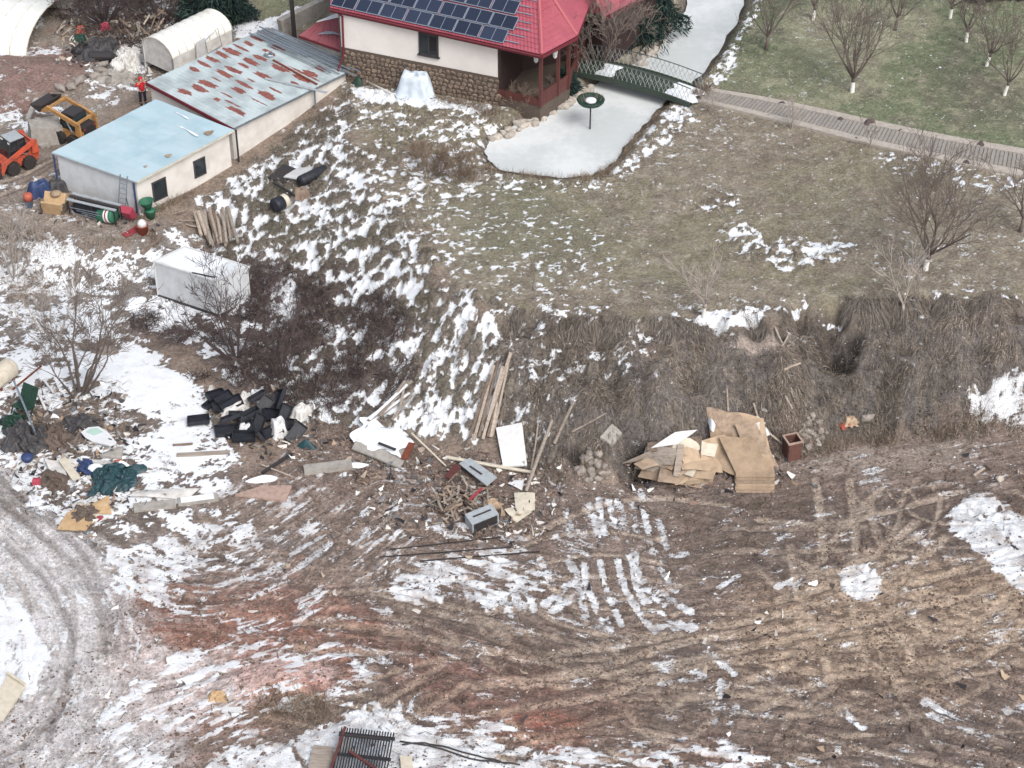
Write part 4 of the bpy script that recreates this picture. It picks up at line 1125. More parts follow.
# snow ramp at the bridge foot
def mound(name, px, py, sx, sy, hgt, mat, label, cat, rotz=0, seed=0, lump=0.3, group=None, n=20, z=None):
    """irregular soft heap"""
    c = at(px, py) if z is None else P(px, py, z)
    rn = random.Random(seed); ph = [rn.uniform(0, 6.28) for _ in range(6)]
    t = MB(); vs_ = []; ng = n
    def fn(u, v):
        r = v; a = u * 2 * math.pi
        k = 1 + lump * (0.5 * math.sin(2 * a + ph[0]) + 0.35 * math.sin(3 * a + ph[1]) + 0.25 * math.sin(5 * a + ph[2]))
        x = math.cos(a) * r * sx * k; y = math.sin(a) * r * sy * k
        z_ = hgt * max(0, 1 - r ** 1.7) * (1 + lump * (math.sin(x * 4 + ph[3]) * 0.5 + math.sin(y * 5 + ph[4]) * 0.5)) - 0.12 * r
        ca, sa_ = math.cos(rotz), math.sin(rotz)
        return (x * ca - y * sa_, x * sa_ + y * ca, z_)
    t.grid(fn, n, 8)
    o = t.build(name, mat, None, True, c)
    if label: tag(o, label, cat, group)
    return o

# feeding bowl on a post in the pond
pb = P(590, 129, ICE_Z)
t = thing('pond_bowl', 'shallow green bowl on a thin post standing in the frozen pond', 'bowl', pb)
MB().tube([(0, 0, -.3), (0, 0, 1.75)], 0.05, 8).build('post', M['steel_dark'], t)
MB().lathe([(0.12, 1.62), (0.72, 1.82), (0.86, 2.0), (0.86, 2.08), (0.74, 2.06), (0.5, 1.9), (0.02, 1.84)], 14).build('bowl', M['dark_green'], t, True)
MB().lathe([(0.36, 1.93), (0.34, 2.04), (0.2, 2.1), (0.02, 2.12)], 10).build('snow_cap', M['snow'], t, True)
pl_ = MB()
for k in range(26):
    a = random.uniform(0, 6.28); r = random.uniform(.35, .75)
    pl_.tube([(r * math.cos(a), r * math.sin(a), 1.9), (r * 1.15 * math.cos(a), r * 1.15 * math.sin(a), 2.05 + random.uniform(.05, .25))], [0.03, 0.008], 4)
pl_.build('dry_plants', M['brush_brown'], t)
# ------------------------------------------------------------------ the house
def tiled_facet(a, b, c, d, row=0.36, colw=0.24, lift=0.035):
    """metal roof tiles on the quad a-b (eave) d-c (top): stepped courses, rolled columns"""
    a, b, c, d = map(Vector, (a, b, c, d))
    nrm = (b - a).cross(d - a).normalized()
    if nrm.z < 0: nrm = -nrm
    L = (b - a).length; H_ = ((d + c) / 2 - (a + b) / 2).length
    nr = max(2, int(H_ / row)); nc = max(2, int(L / colw)) * 2
    mb = MB()
    vs_ = []
    for r in range(nr):
        for e in (0, 1):
            v = (r + e) / nr
            l0 = a.lerp(d, v); l1 = b.lerp(c, v)
            for k in range(nc + 1):
                p = l0.lerp(l1, k / nc)
                off = lift * (1 - e) + 0.004 + (0.028 if k % 2 else 0.0)
                vs_.append(p + nrm * off)
    w = nc + 1
    fs_ = [(i * w + k, i * w + k + 1, (i + 1) * w + k + 1, (i + 1) * w + k) for i in range(2 * nr - 1) for k in range(nc)]
    mb.add(vs_, fs_)
    # closing underside
    mb.add([a - nrm * .12, b - nrm * .12, c - nrm * .12, d - nrm * .12], [(3, 2, 1, 0)])
    return mb, nrm

EZH = 9.6
E0, E1, E2, E3 = P(330, 8, EZH), P(541.7, 55, EZH), P(577, 36, EZH), P(604, -33, EZH)
APEX = P(538, -24, 12.2)
RIDGE_L = APEX + (E0 - E1) * 1.0
def house():
    o0 = P(345, 75, 5.0); o0.z = 0
    ed = (E1 - E0).normalized(); pd = Vector((-ed.y, ed.x, 0))
    t = thing('house', 'white house on stone base with red tiled roof and solar panels', 'house', Vector((E0.x, E0.y, 5.0)))
    O = t.location.copy()
    def lo(v): return Vector(v) - O
    W0 = P(343, 75, 5.0); W1 = P(497.5, 106, 5.0)
    W0.z = W1.z = 0
    w_ed = (W1 - W0).normalized(); w_pd = Vector((-w_ed.y, w_ed.x, 0))
    dep = 9.5
    def zz(v, z): return Vector((v.x, v.y, z))
    MB().prism([lo(zz(W0, 7.0)), lo(zz(W1, 7.0)), lo(zz(W1 + w_pd * dep, 7.0)), lo(zz(W0 + w_pd * dep, 7.0))], (0, 0, 2.62)).build('wall', M['white_wall'], t)
    # stone plinth
    q0 = W0 - w_ed * .05 - w_pd * .06; q1 = W1 + w_ed * 3.0 - w_pd * .06
    pl = MB().prism([lo(zz(q0, 3.8)), lo(zz(W1 + w_ed * .06 - w_pd * .06, 3.8)), lo(zz(W1 + w_pd * dep, 3.8)), lo(zz(W0 + w_pd * dep, 3.8))], (0, 0, 3.19)).build('stone_base', M['mortar'], t)
    stones = [rock_mesh('stone', 0.17, M['stone'], 1.0, 60 + k) for k in range(5)]
    L = (W1 - W0).length
    n = 0
    z = 4.6
    while z < 6.95:
        u = random.uniform(0, .3)
        while u < L:
            w = random.uniform(.22, .45)
            if n < 290:
                p = W0 + w_ed * (u + w / 2) - w_pd * .07; s = place_mesh(random.choice(stones), 'stone', lo(zz(p, z + random.uniform(-.05, .05))), random.choice((0, 3.1)), (w / .34, .5, random.uniform(.8, 1.1)), pl)
                s.rotation_euler = (random.uniform(-.3, .3), random.uniform(-.4, .4), math.atan2(w_ed.y, w_ed.x)); n += 1
            u += w * 1.02
        z += .3
    # window
    c = P(430.5, 45, 8.2); u = (c - W0).dot(w_ed)
    wc = W0 + w_ed * u - w_pd * .03
    rm = rz(math.atan2(w_ed.y, w_ed.x))
    wn_ = MB(); wz = 8.35
    for (dx, dz, sx, sz) in ((0, .68, 1.32, .1), (0, -.68, 1.32, .1), (-.61, 0, .1, 1.46), (.61, 0, .1, 1.46), (0.02, 0, .09, 1.4)):
        wn_.box(lo(zz(wc + w_ed * dx, wz + dz)), (sx, .12, sz), rm)
    win = wn_.build('window', M['frame_dark'], t)
    for dx in (-.3, .32):
        MB().box(lo(zz(wc + w_ed * dx, wz)), (.54, .05, 1.28), rm).build('pane', M['glass'], win)
    MB().box(lo(zz(wc + w_ed * .32 + w_pd * -.03, wz + .1)), (.5, .02, .9), rm).build('curtain', M['dark'], win)
    MB().box(lo(zz(wc - w_pd * .06, wz - .77)), (1.5, .2, .06), rm).build('sill', M['frame_dark'], win)
    # roof
    mb, nrm = tiled_facet(lo(E0), lo(E1), lo(APEX), lo(RIDGE_L))
    roof = mb.build('roof', M['tile_red'], t)
    mb, _ = tiled_facet(lo(E1), lo(E2), lo(APEX) + Vector((0.05, 0.02, 0)), lo(APEX)); mb.build('roof_facet', M['tile_red'], roof)
    mb, _ = tiled_facet(lo(E2), lo(E3), lo(E3 + (APEX - E2)) + Vector((-1, 0, 0)), lo(APEX)); mb.build('roof_facet', M['tile_red'], roof)
    back = APEX + pd * 5.5 + Vector((0, 0, -2.6))
    MB().add([lo(APEX), lo(RIDGE_L), lo(RIDGE_L + pd * 5.5 + Vector((0, 0, -2.6))), lo(back)], [(0, 1, 2, 3)]).build('rear_slope', M['tile_red'], roof)
    for (a, b) in ((E1, APEX), (E2, APEX), (RIDGE_L, APEX)):
        MB().tube([lo(a) + Vector((0, 0, .07)), lo(b) + Vector((0, 0, .07))], 0.11, 6).build('ridge_cap', M['tile_red_cap'], roof)
    # eave boards and gutter
    for (a, b) in ((E0, E1), (E1, E2), (E2, E3)):
        MB().bar(lo(a) - Vector((0, 0, .14)), lo(b) - Vector((0, 0, .14)), .1, .22).build('fascia', M['fascia'], roof)
    gd = -pd
    MB().tube([lo(E0) + gd * .1 - Vector((0, 0, .06)), lo(E1) + gd * .1 - Vector((0, 0, .06))], .08, 6).build('gutter', M['fascia'], roof)
    MB().prism([lo(E0) - Vector((0, 0, .26)), lo(E1) - Vector((0, 0, .26)), lo(E2) - Vector((0, 0, .26)), lo(E3) - Vector((0, 0, .26)), lo(RIDGE_L + pd * 5.5 + Vector((0, 0, -2.86)))], (0, 0, .05)).build('soffit', M['fascia'], roof)
    dp = W0 - w_pd * .12
    MB().tube([lo(E0) + ed * .35 - Vector((0, 0, .1)), lo(zz(dp + w_ed * .25, 9.2)), lo(zz(dp + w_ed * .2, 6.6)), lo(zz(dp - w_ed * .1 - w_pd * .3, 5.6)), lo(zz(dp - w_ed * .1 - w_pd * .3, 4.6))], .07, 6).build('downpipe', M['fascia'], t)
    # left gable wall
    # solar panels: landscape modules in two double rows
    sd = (APEX - E1); sd = (sd - ed * sd.dot(ed)).normalized()
    rs = Matrix((ed, nrm.cross(ed), nrm)).transposed()
    Lr = (E1 - E0).length
    def panel(u, v, w=1.66, h=0.98):
        c = lo(E0) + ed * (u + w / 2) + sd * (v + h / 2) + nrm * .15
        fr = MB()
        for (dx, dy, sx, sy) in ((0, h / 2 - .02, w, .04), (0, -h / 2 + .02, w, .04), (-w / 2 + .02, 0, .04, h), (w / 2 - .02, 0, .04, h), (0, 0, .03, h)):
            fr.box(c + ed * dx + sd * dy + nrm * .004, (sx, sy, .045), rs)
        p = MB().box(c, (w - .02, h - .02, .035), rs).build('solar_panel', M['solar'], roof)
        fr.build('panel_frame', M['panel_frame'], None).parent = roof
    rows = [(0.12, 0.25, 12.0), (1.16, 0.25, 12.25), (2.26, 0.5, 11.9), (3.3, 0.5, 11.9), (4.36, 0.5, 11.4)]
    for (v, u0, ue) in rows:
        u = ue - 1.7
        while u > u0 - 0.9:
            panel(u, v); u -= 1.7 + random.choice((0.0, 0.035))
        for vv in (.25, .75):
            a = lo(E0) + ed * (ue - .1) + sd * (v + vv) + nrm * .12
            MB().bar(a, a + ed * (.95 + random.uniform(-.15, .3)), .05, .05, up=nrm).build('panel_rail', M['panel_frame'], roof)
    # corner porch: brown posts, low panels, stone floor, hanging lamps
    def ins(v, d):
        cen_ = lo(APEX); cen_.z = 0; v = Vector((v.x, v.y, 0)) - O * 0
        q = Vector((APEX.x, APEX.y, 0)) - v
        return v + q.normalized() * d
    C1, C2, C3 = ins(E1, .75), ins(E2, .75), ins(E3, .75)
    Wc = Vector((W1.x, W1.y, 0))
    fl = MB().prism([lo(zz(Wc - w_pd * .02, 4.0)), lo(zz(C1, 4.0)), lo(zz(C2, 4.0)), lo(zz(C3, 4.0)), lo(zz(W1 + w_pd * dep, 4.0))], (0, 0, 1.7)).build('porch_floor', M['mortar'], t)
    posts = [C1, C1.lerp(C2, .62), C2, C2.lerp(C3, .25), Wc + w_ed * .12, C1.lerp(Wc, .5)]
    for p in posts[:4]:
        MB().box(lo(zz(p, 7.6)), (.2, .2, 3.85), rm).build('porch_post', M['wood_brown'], t)
    for (a, b, hh) in ((C1, C2, .95), (C2, C3, .95), (Wc, C1, .5)):
        MB().bar(lo(zz(a, 5.7 + hh / 2)), lo(zz(b, 5.7 + hh / 2)), .09, hh).build('porch_panel', M['wood_brown'], t)
        MB().bar(lo(zz(a, 9.2)), lo(zz(b, 9.2)), .16, .28).build('porch_beam', M['wood_brown'], t)
    bw = Wc + w_pd * 3.6
    MB().bar(lo(zz(Wc + w_ed * .1 + w_pd * .1, 7.55)), lo(zz(bw + w_ed * .1, 7.55)), .2, 3.7).build('porch_wall', M['dark_wood'], t)
    MB().bar(lo(zz(bw, 7.55)), lo(zz(C3.lerp(C2, .5), 7.55)), .2, 3.7).build('porch_wall', M['dark_wood'], t)
    for p in (C1.lerp(Wc, .18) + w_pd * .5, C1.lerp(C2, .45) + w_pd * .25):
        l = MB().lathe([(.03, 8.3), (.13, 8.42), (.17, 8.8), (.1, 8.98), (.02, 9.05)], 8, lo(zz(p, 0)))
        l.tube([lo(zz(p, 9.05)), lo(zz(p, 9.3))], .015, 4)
        l.build('lantern', M['white_board'], t)
    # wing with its own hipped roof
    a, b = P(604, 17, 9.0), P(664, -14, 9.0); tp = P(586, -24, 11.2)
    u_ = (b - a).normalized(); n_ = Vector((-u_.y, u_.x, 0))
    mb, _ = tiled_facet(lo(a), lo(b), lo(tp + u_ * 6.0), lo(tp)); wr = mb.build('wing_roof', M['tile_red'], t)
    MB().bar(lo(a) - Vector((0, 0, .14)), lo(b) - Vector((0, 0, .14)), .1, .2).build('fascia', M['fascia'], wr)
    MB().tube([lo(a) + Vector((0, 0, .06)), lo(tp) + Vector((0, 0, .06))], .1, 6).build('ridge_cap', M['tile_red_cap'], wr)
    w0 = a + n_ * .6 + u_ * .6
    MB().prism([lo(zz(w0, 4.0)), lo(zz(b + n_ * .6, 4.0)), lo(zz(b + n_ * 5, 4.0)), lo(zz(w0 + n_ * 4.4, 4.0))], (0, 0, 4.85)).build('wing_wall', M['dark_wood'], t)
    MB().add([lo(a) + n_ * 0.1, lo(tp), lo(tp + n_ * 3 + Vector((0, 0, -1.8))), lo(a) + n_ * 5], [(0, 1, 2, 3)]).build('roof_facet', M['tile_red'], wr)
    return t
house()

# ------------------------------------------------------------------ long shed with rusty roof
def long_shed():
    A, B_, C, D = P(146, 83, 6.05), P(268, 27, 6.05), P(350, 75, 5.4), P(233, 129, 5.4)
    # make it a clean parallelogram
    C = D + (B_ - A) * ((C - D).length / (B_ - A).length); C.z = 5.4
    t = thing('long_shed', 'long white shed with pale rust-patched metal roof beside the blue shed', 'shed', Vector((A.x, A.y, 3.0)))
    O = t.location.copy()
    def lo(v): return Vector(v) - O
    la = (B_ - A); lb = (D - A)
    def rp(u, v, dz=0): return lo(A + la * u + lb * v + Vector((0, 0, dz)))
    i0, i1, j0, j1 = .012, .965, .03, .965
    w = MB()
    def base(v, z): q = Vector(v); q.z = z - O.z; return q
    cs = [rp(i0, j0, -.1), rp(i1, j0, -.1), rp(i1, j1, -.1), rp(i0, j1, -.1)]
    for k in range(4):
        pass
    w.add(cs + [base(c, 1.8) for c in cs], [(0, 1, 5, 4), (1, 2, 6, 5), (2, 3, 7, 6), (3, 0, 4, 7), (0, 3, 2, 1)])
    w.build('wall', M['dirty_wall'], t)
    pat_px = [(75, 403, 55, 1), (130, 372, 75, .8), (178, 347, 85, .9), (232, 320, 90, 1), (292, 302, 100, 1.3), (340, 282, 95, .6), (388, 256, 65, .9), (440, 228, 85, .9), (485, 195, 50, 1), (515, 178, 60, .7),
              (250, 430, 95, 1.1), (300, 410, 95, 1), (358, 385, 70, .8), (400, 362, 90, 1.2), (452, 342, 75, .9), (505, 310, 80, .9), (545, 282, 60, 1), (110, 512, 85, 1.2), (155, 487, 105, 1.3), (25, 530, 70, 1.2),
              (203, 462, 60, .35), (362, 494, 90, .8), (330, 527, 75, 1.1), (470, 448, 105, 1.2), (400, 470, 60, .3), (568, 405, 100, 1.1), (490, 557, 100, 1.4), (540, 530, 80, .5), (320, 640, 110, 1.0), (268, 552, 90, .35),
              (440, 590, 100, .3), (650, 493, 50, .8), (690, 465, 100, 1), (740, 437, 80, 1), (710, 440, 170, .5), (210, 575, 40, .8), (800, 410, 60, 1), (300, 600, 120, .3), (570, 290, 70, .8)]
    import numpy as _n
    Mx = _n.array([[122, 87], [-56, 46]]); inv = _n.linalg.inv(Mx)
    pats = []
    for (x, y, l, wd) in pat_px:
        q = inv @ _n.array([x / 5.69 + 180 - 146, y / 5.69 - 83])
        pats.append((q[0], q[1], l / 5.69 / 98 / 2 * 1.05, 0.02 * wd))
    ns = 11
    for s in range(ns):
        mb = MB(); nu, nv = 12, 70
        vs_, rv = [], []
        for i in range(nu + 1):
            for j in range(nv + 1):
                u = (s + (i / nu) * 1.01) / ns; v = j / nv
                ribs_ = 0.014 if (i % 4) in (1, 2) else 0.0
                vs_.append(rp(u, v, .03 + ribs_ + .004 * (s % 2)))
                r = 0
                for (pu_, pv, hl, hw) in pats:
                    jh = hl * (1 + .2 * math.sin(u * 231 + pv * 40) + .12 * math.sin(u * 97 + pu_ * 50)); e = ((u - pu_) / hw + .15 * math.sin(v * 23 + pu_ * 30)) ** 2 + (abs(v - pv) / jh) ** 3
                    r = max(r, 1.25 - 0.75 * e)
                rv.append(max(0, min(1, r)))
        wv = nv + 1
        mb.add(vs_, [(i * wv + j, (i + 1) * wv + j, (i + 1) * wv + j + 1, i * wv + j + 1) for i in range(nu) for j in range(nv)])
        o = mb.build('roof_sheet', M['rust_roof'], t)
        at_ = o.data.attributes.new('rust', 'FLOAT', 'POINT'); at_.data.foreach_set('value', rv)
    MB().bar(rp(0, 0, -.05), rp(0, 1, -.05), .1, .2).build('fascia', M['fascia'], t)
    MB().bar(rp(0, 1, -.05), rp(1, 1, -.05), .06, .08).build('fascia', M['steel'], t)
    MB().bar(rp(0, 0, -.05), rp(1, 0, -.05), .06, .1).build('fascia', M['steel'], t)
    q = rp(.66, 1.0, -.05)
    MB().tube([q + Vector((.02, -.1, 0)), q + Vector((.02, -.1, -2.6))], .06, 6).build('downpipe', M['steel'], t)
    q = rp(.01, 1.0, -.05)
    MB().tube([q + Vector((.1, -.08, 0)), q + Vector((.1, -.08, -2.6))], .06, 6).build('downpipe', M['steel_dark'], t)
    # opening at the far end
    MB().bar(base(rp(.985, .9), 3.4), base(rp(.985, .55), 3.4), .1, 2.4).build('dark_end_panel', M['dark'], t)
    return rp, O
rp, O = long_shed()
def roof_pt(u, v, dz): return rp(u, v, dz) + O
for k, (u0, v0, u1, v1, r) in enumerate([(.90, .02, .93, 1.12, .05), (.915, .05, .955, 1.02, .06), (.93, .0, .97, 1.10, .05), (.95, .03, .985, 1.08, .05), (.88, .10, .915, .98, .045), (.865, .06, .885, .62, .07), (.84, .0, .86, .55, .05), (.975, .08, 1.0, 1.0, .05), (.855, .3, .875, 1.0, .04), (.82, .25, .84, .95, .035), (.90, .2, .90, .9, .05)]):
    a, b = roof_pt(u0, v0, .2 + .05 * (k % 3)), roof_pt(u1, v1, .18 + .06 * (k % 4))
    mb = MB()
    if k % 3 == 0: mb.bar(a, b, r * 2.4, r * 1.2)
    else: mb.tube([a, a.lerp(b, .5) - Vector((0, 0, .02)), b], r, 6)
    c = (a + b) / 2
    mb.v = [tuple(Vector(v) - c) for v in mb.v]
    tag(mb.build('metal_bar', M['steel'], None, False, c), 'long galvanised metal bar in the bundle on the rust-patched shed roof', 'metal bar', 'metal bars on the shed roof')
a, b = roof_pt(.53, .62, .1), roof_pt(.67, 1.13, .12)
mb = MB().bar(a, b, .2, .05); c = (a + b) / 2; mb.v = [tuple(Vector(v) - c) for v in mb.v]
tag(mb.build('metal_strip', M['grey_board'], None, False, c), 'single grey metal strip poking over the shed roof edge above the downpipe', 'metal strip')
a, b = roof_pt(.72, .45, .1), roof_pt(.70, .98, .1)
mb = MB().bar(a, b, .14, .06); c = (a + b) / 2; mb.v = [tuple(Vector(v) - c) for v in mb.v]
tag(mb.build('rusty_bar', M['rust'], None, False, c), 'rusty brown bar lying on the shed roof next to the galvanised bundle', 'metal bar')
mb = MB()
for k in range(7):
    a0 = random.uniform(0, 6.28); mb.tube([(.28 * math.cos(a0 + s * .8) * random.uniform(.7, 1.2), .22 * math.sin(a0 + s * .8), .08 + .02 * k) for s in range(7)], .025, 4)
tag(mb.build('wire_coil', M['steel'], None, False, roof_pt(.735, .38, .08)), 'tangled pale wire coil on the rusty shed roof', 'wire coil')

# ------------------------------------------------------------------ blue-roofed shed
def blue_shed():
    Lc, Bk, Rt, Bt = P(53, 152, 5.35), P(155, 100, 5.75), P(232, 130, 5.55), P(136, 181, 5.15)
    t = thing('blue_roofed_shed', 'low white shed with pale blue metal roof, two dark openings and blue corners', 'shed', Vector((Bt.x, Bt.y, 2.7)))
    O_ = t.location.copy()
    def bp_(u, v, dz=0):   # u: Bt->Rt, v: front -> back
        a = Bt.lerp(Rt, u); b = Lc.lerp(Bk, u); return a.lerp(b, v) - O_ + Vector((0, 0, dz))
    ns = 7
    for s in range(ns):
        for r, (v0, v1) in enumerate(((0, .36), (.345, .70), (.69, 1.0))):
            mb = MB(); nu = 8
            vs_ = []
            for i in range(nu + 1):
                u = -.012 + (s + i / nu * 1.01) / ns * 1.02
                h = .02 if i % 8 in (3, 4) else 0.012
                vs_ += [bp_(u, v0 - (.02 if r == 0 else 0), h + .006 * (s % 2) + .008 * r), bp_(u, v1, h + .006 * (s % 2) + .008 * r)]
            mb.add(vs_, [(2 * i, 2 * i + 2, 2 * i + 3, 2 * i + 1) for i in range(nu)])
            mb.build('roof_sheet', M['blue_roof'], t)
    cs = [bp_(.02, .03, -.06), bp_(.985, .03, -.06), bp_(.985, .97, -.06), bp_(.02, .97, -.06)]
    lo_ = [Vector((c.x, c.y, -1.0)) for c in cs]
    w = MB(); w.add(cs + lo_, [(0, 1, 5, 4), (1, 2, 6, 5), (2, 3, 7, 6), (3, 0, 4, 7), (0, 3, 2, 1)])
    w.build('wall', M['dirty_wall'], t)
    # pale sheet cladding of the gable end
    g0, g1 = bp_(.008, .05, -.08), bp_(.008, .96, -.08)
    n = 7
    for k in range(n):
        a, b = g0.lerp(g1, k / n), g0.lerp(g1, (k + .985) / n)
        MB().prism([a, b, Vector((b.x, b.y, -.6)), Vector((a.x, a.y, -.6))], (-.02, -.03, 0)).build('cladding_sheet', M['panel_white'], t)
    for v in (0.02, .985):
        q = bp_(.0, v, -.05)
        MB().tube([q + Vector((-.06, -.06, 0)), Vector((q.x - .06, q.y - .06, -.5))], .06, 6).build('corner_pipe', M['blue_plastic'], t)
    MB().bar(bp_(-.015, -.02, -.03), bp_(-.015, 1.0, -.03), .04, .1).build('fascia', M['grey_board'], t)
    MB().bar(bp_(-.01, -.025, -.03), bp_(1, -.025, -.03), .04, .1).build('fascia', M['cream_board'], t)
    hd = math.atan2(Rt.y - Bt.y, Rt.x - Bt.x); rm = rz(hd)
    for (u, zc, ww, hh) in ((.235, .95, .95, 1.25), (.655, 1.15, .8, 1.1)):
        c = bp_(u, .03); c.z = zc + .12; nn = rm @ Vector((0, -1, 0))
        fr = MB()
        for (dx, dz, sx, sz) in ((0, hh / 2, ww + .1, .08), (0, -hh / 2, ww + .1, .08), (-ww / 2, 0, .08, hh), (ww / 2, 0, .08, hh)):
            fr.box(c + nn * .03 + rm @ Vector((dx, 0, 0)) + Vector((0, 0, dz)), (sx, .08, sz), rm)
        f = fr.build('window', M['frame_dark'], t)
        MB().box(c + nn * .012, (ww - .02, .03, hh - .02), rm).build('pane', M['glass'], f)
    mb = MB(); 
    for (u, v, s_) in ((.78, .28, .5), (.93, .55, .35)):
        c = bp_(u, v, .06)
        mb.grid(lambda a, b: c + rm @ Vector(((b - .5) * .25 * s_ * (1 + .5 * math.sin(7 * a)), (a - .5) * 3.4 * s_, .02 + .03 * math.sin(a * 3.14))), 10, 3)
    mb.build('snow_streak', M['snow'], t, True)
    for (u, v, s_) in ((.42, .1, .5), (.2, .12, .3), (.86, .12, .7)):
        c = bp_(u, v, .062)
        MB().grid(lambda a, b: c + rm @ Vector(((a - .5) * .9 * s_, (b - .5) * .5 * s_ * (1 + .5 * math.sin(5 * a)), 0)), 6, 3).build('rust_patch', M['card_grey'], t)
    return bp_, O_
bp_, BO = blue_shed()
# ladder against the gable
a = BO + bp_(-.02, .115, -.02); h = Vector((a.x - .35, a.y - .75, zg(a.x - .35, a.y - .75)))
t = thing('ladder', 'slim metal ladder leaning on the white gable of the blue-roofed shed', 'ladder', h)
d = a - h + Vector((0, 0, .25)); sd_ = Vector((.30, -.12, 0)) * .75
for s in (-1, 1): MB().tube([sd_ * s, sd_ * s + d], .035, 5).build('rail', M['steel'], t)
for k in range(9): MB().tube([-sd_ + d * (k + .6) / 9.4, sd_ + d * (k + .6) / 9.4], .025, 5).build('rung', M['steel'], t)

# ------------------------------------------------------------------ arched tunnel shelter behind the long shed
def tunnel(name, label, a, b, width, rise, wall, nrib, open_end=True, sag=0.0, mat='tunnel'):
    a, b = Vector(a), Vector(b); L = (b - a).length; hd = heading(a, b)
    t = thing(name, label, 'tunnel shelter', a, hd)
    def pt(u, th, r=1.0):
        return Vector((u * L, -math.cos(th) * width / 2 * r, wall + math.sin(th) * rise * r - sag * math.sin(u * math.pi)))
    mb = MB(); nu, nv = nrib * 6, 16
    mb.grid(lambda u, v: pt(u, v * math.pi) + Vector((0, 0, .035 * (abs(math.sin(u * nrib * math.pi)) - 1) * -1 * math.sin(v * math.pi))), nu, nv)
    mb.build('film', M[mat], t, True)
    for k in range(nrib + 1):
        u = k / nrib
        MB().tube([pt(u, th / 10 * math.pi, 1.012) for th in range(11)], .035, 5).build('hoop', M['cream_board'], t)
    if wall > .3:
        for s in (-1, 1):
            MB().bar((0, s * width / 2 * .97, wall / 2), (L, s * width / 2 * .97, wall / 2), .05, wall).build('side_wall', M['tarp_white'], t)
            for u in (0, 1):
                MB().tube([(u * L, s * width / 2, 0), (u * L, s * width / 2, wall)], .05, 5).build('leg', M['steel'], t)
    return t, pt, L
a, b = P(160, 76, 3.15), P(219, 45, 3.3)
t, pt, L = tunnel('tunnel_shelter', 'narrow white arched film shelter behind the rust-patched shed', a, b, 2.9, .95, 1.75, 8)
MB().prism([pt(0, th / 10 * math.pi, .98) + Vector((.04, 0, 0)) for th in range(11)] + [Vector((.04, 1.42, .6)), Vector((.04, -1.42, .6))], (.03, 0, 0)).build('end_curtain', M['tarp_white'], t)
MB().prism([(L * .36, -1.75, 2.25), (L * .5, -1.75, 2.35), (L * .5, -1.6, .9), (L * .36, -1.6, .8)], (0, .05, 0)).build('flap_panel', M['white_board'], t)
mb = MB()
for k in range(1):
    mb.tube([(L * .52, -1.6, 2.0), (L * .72, -1.75, 2.55), (L * .76, -1.75, 1.2), (L * .55, -1.6, 1.0), (L * .52, -1.6, 2.0)], .03, 4)
mb.build('window_frame', M['steel'], t)
# big white tunnels at the far left
t, pt, L = tunnel('collapsed_tunnel', 'large white film tunnel sagging open at the end, beside brown soil', P(50, 33, 3.35), P(50, 33, 3.35) + Vector((-9.5, 2.4, 0)), 7.2, 1.75, .05, 8, sag=.25)
t, pt, L = tunnel('film_tunnel', 'white film tunnel at the top left corner, behind the sagging one', P(16, -6, 3.4), P(16, -6, 3.4) + Vector((-8, 2.0, 0)), 5.6, 1.7, .05, 6)

# ------------------------------------------------------------------ red annex, wall, pole behind the shed
q = [P(299, 36, 6.3), P(342, 51, 6.3), P(338, 14, 6.9), P(319, 22, 6.9)]
t = thing('annex', 'low annex with faded red roof between the rust-patched shed and house', 'annex', Vector((q[0].x, q[0].y, 4.4)))
l = [v - t.location for v in q]
r_ = MB(); nn = 9
for k in range(nn):
    a, b = l[0].lerp(l[1], k / nn), l[0].lerp(l[1], (k + .97) / nn); c, d = l[3].lerp(l[2], (k + .97) / nn), l[3].lerp(l[2], k / nn)
    r_.prism([a, b, c, d], (0, 0, .06 + .02 * (k % 2)))
r_.build('roof', M['red_old'], t)
MB().prism([Vector((v.x, v.y, -.8)) for v in (l[0].lerp(l[2], .05), l[1].lerp(l[3], .05), l[2].lerp(l[0], .05), l[3].lerp(l[1], .05))], (0, 0, 2.7)).build('wall', M['concrete'], t)
MB().bar(l[0] - Vector((0, 0, .05)), l[1] - Vector((0, 0, .05)), .08, .14).build('fascia', M['fascia'], t)
MB().grid(lambda a, b: l[3].lerp(l[2], a) * (1 - b * .14) + l[0].lerp(l[1], a) * (b * .14) + Vector((0, 0, .11 + .04 * math.sin(b * 3.1))), 12, 4).build('snow_cover', M['snow'], t, True)
cr = MB()
for k in range(3): cr.tube([l[3].lerp(l[1], .4) + Vector((-.6 + .2 * k, -.3 + .15 * k, .13)), l[3].lerp(l[1], .5) + Vector((.2, .1 * k, .2)), l[3].lerp(l[1], .62) + Vector((1.1, .2 - .2 * k, .13))], .04, 4)
cr.build('loose_pipe', M['steel'], t)
a, b = P(281, 36, 4.2), P(333, 10, 4.7)
t = MB().bar((0, 0, .45), b - a + Vector((0, 0, .45)), .5, 1.5).build('garden_wall', M['concrete'], None, False, a)
tag(t, 'grey concrete garden wall running behind the dark utility pole', 'wall')
p0 = P(295, 42, 4.2)
t = thing('utility_pole', 'dark utility pole rising behind the far end of the rusty shed', 'pole', p0)
MB().tube([(0, 0, -.5), (-.05, 0, 4), (-.1, 0, 8.5)], [.17, .15, .12], 8).build('pole', M['steel_dark'], t)
MB().bar((-.7, 0, 8.0), (.6, 0, 8.0), .1, .1).build('crossarm', M['steel_dark'], t)

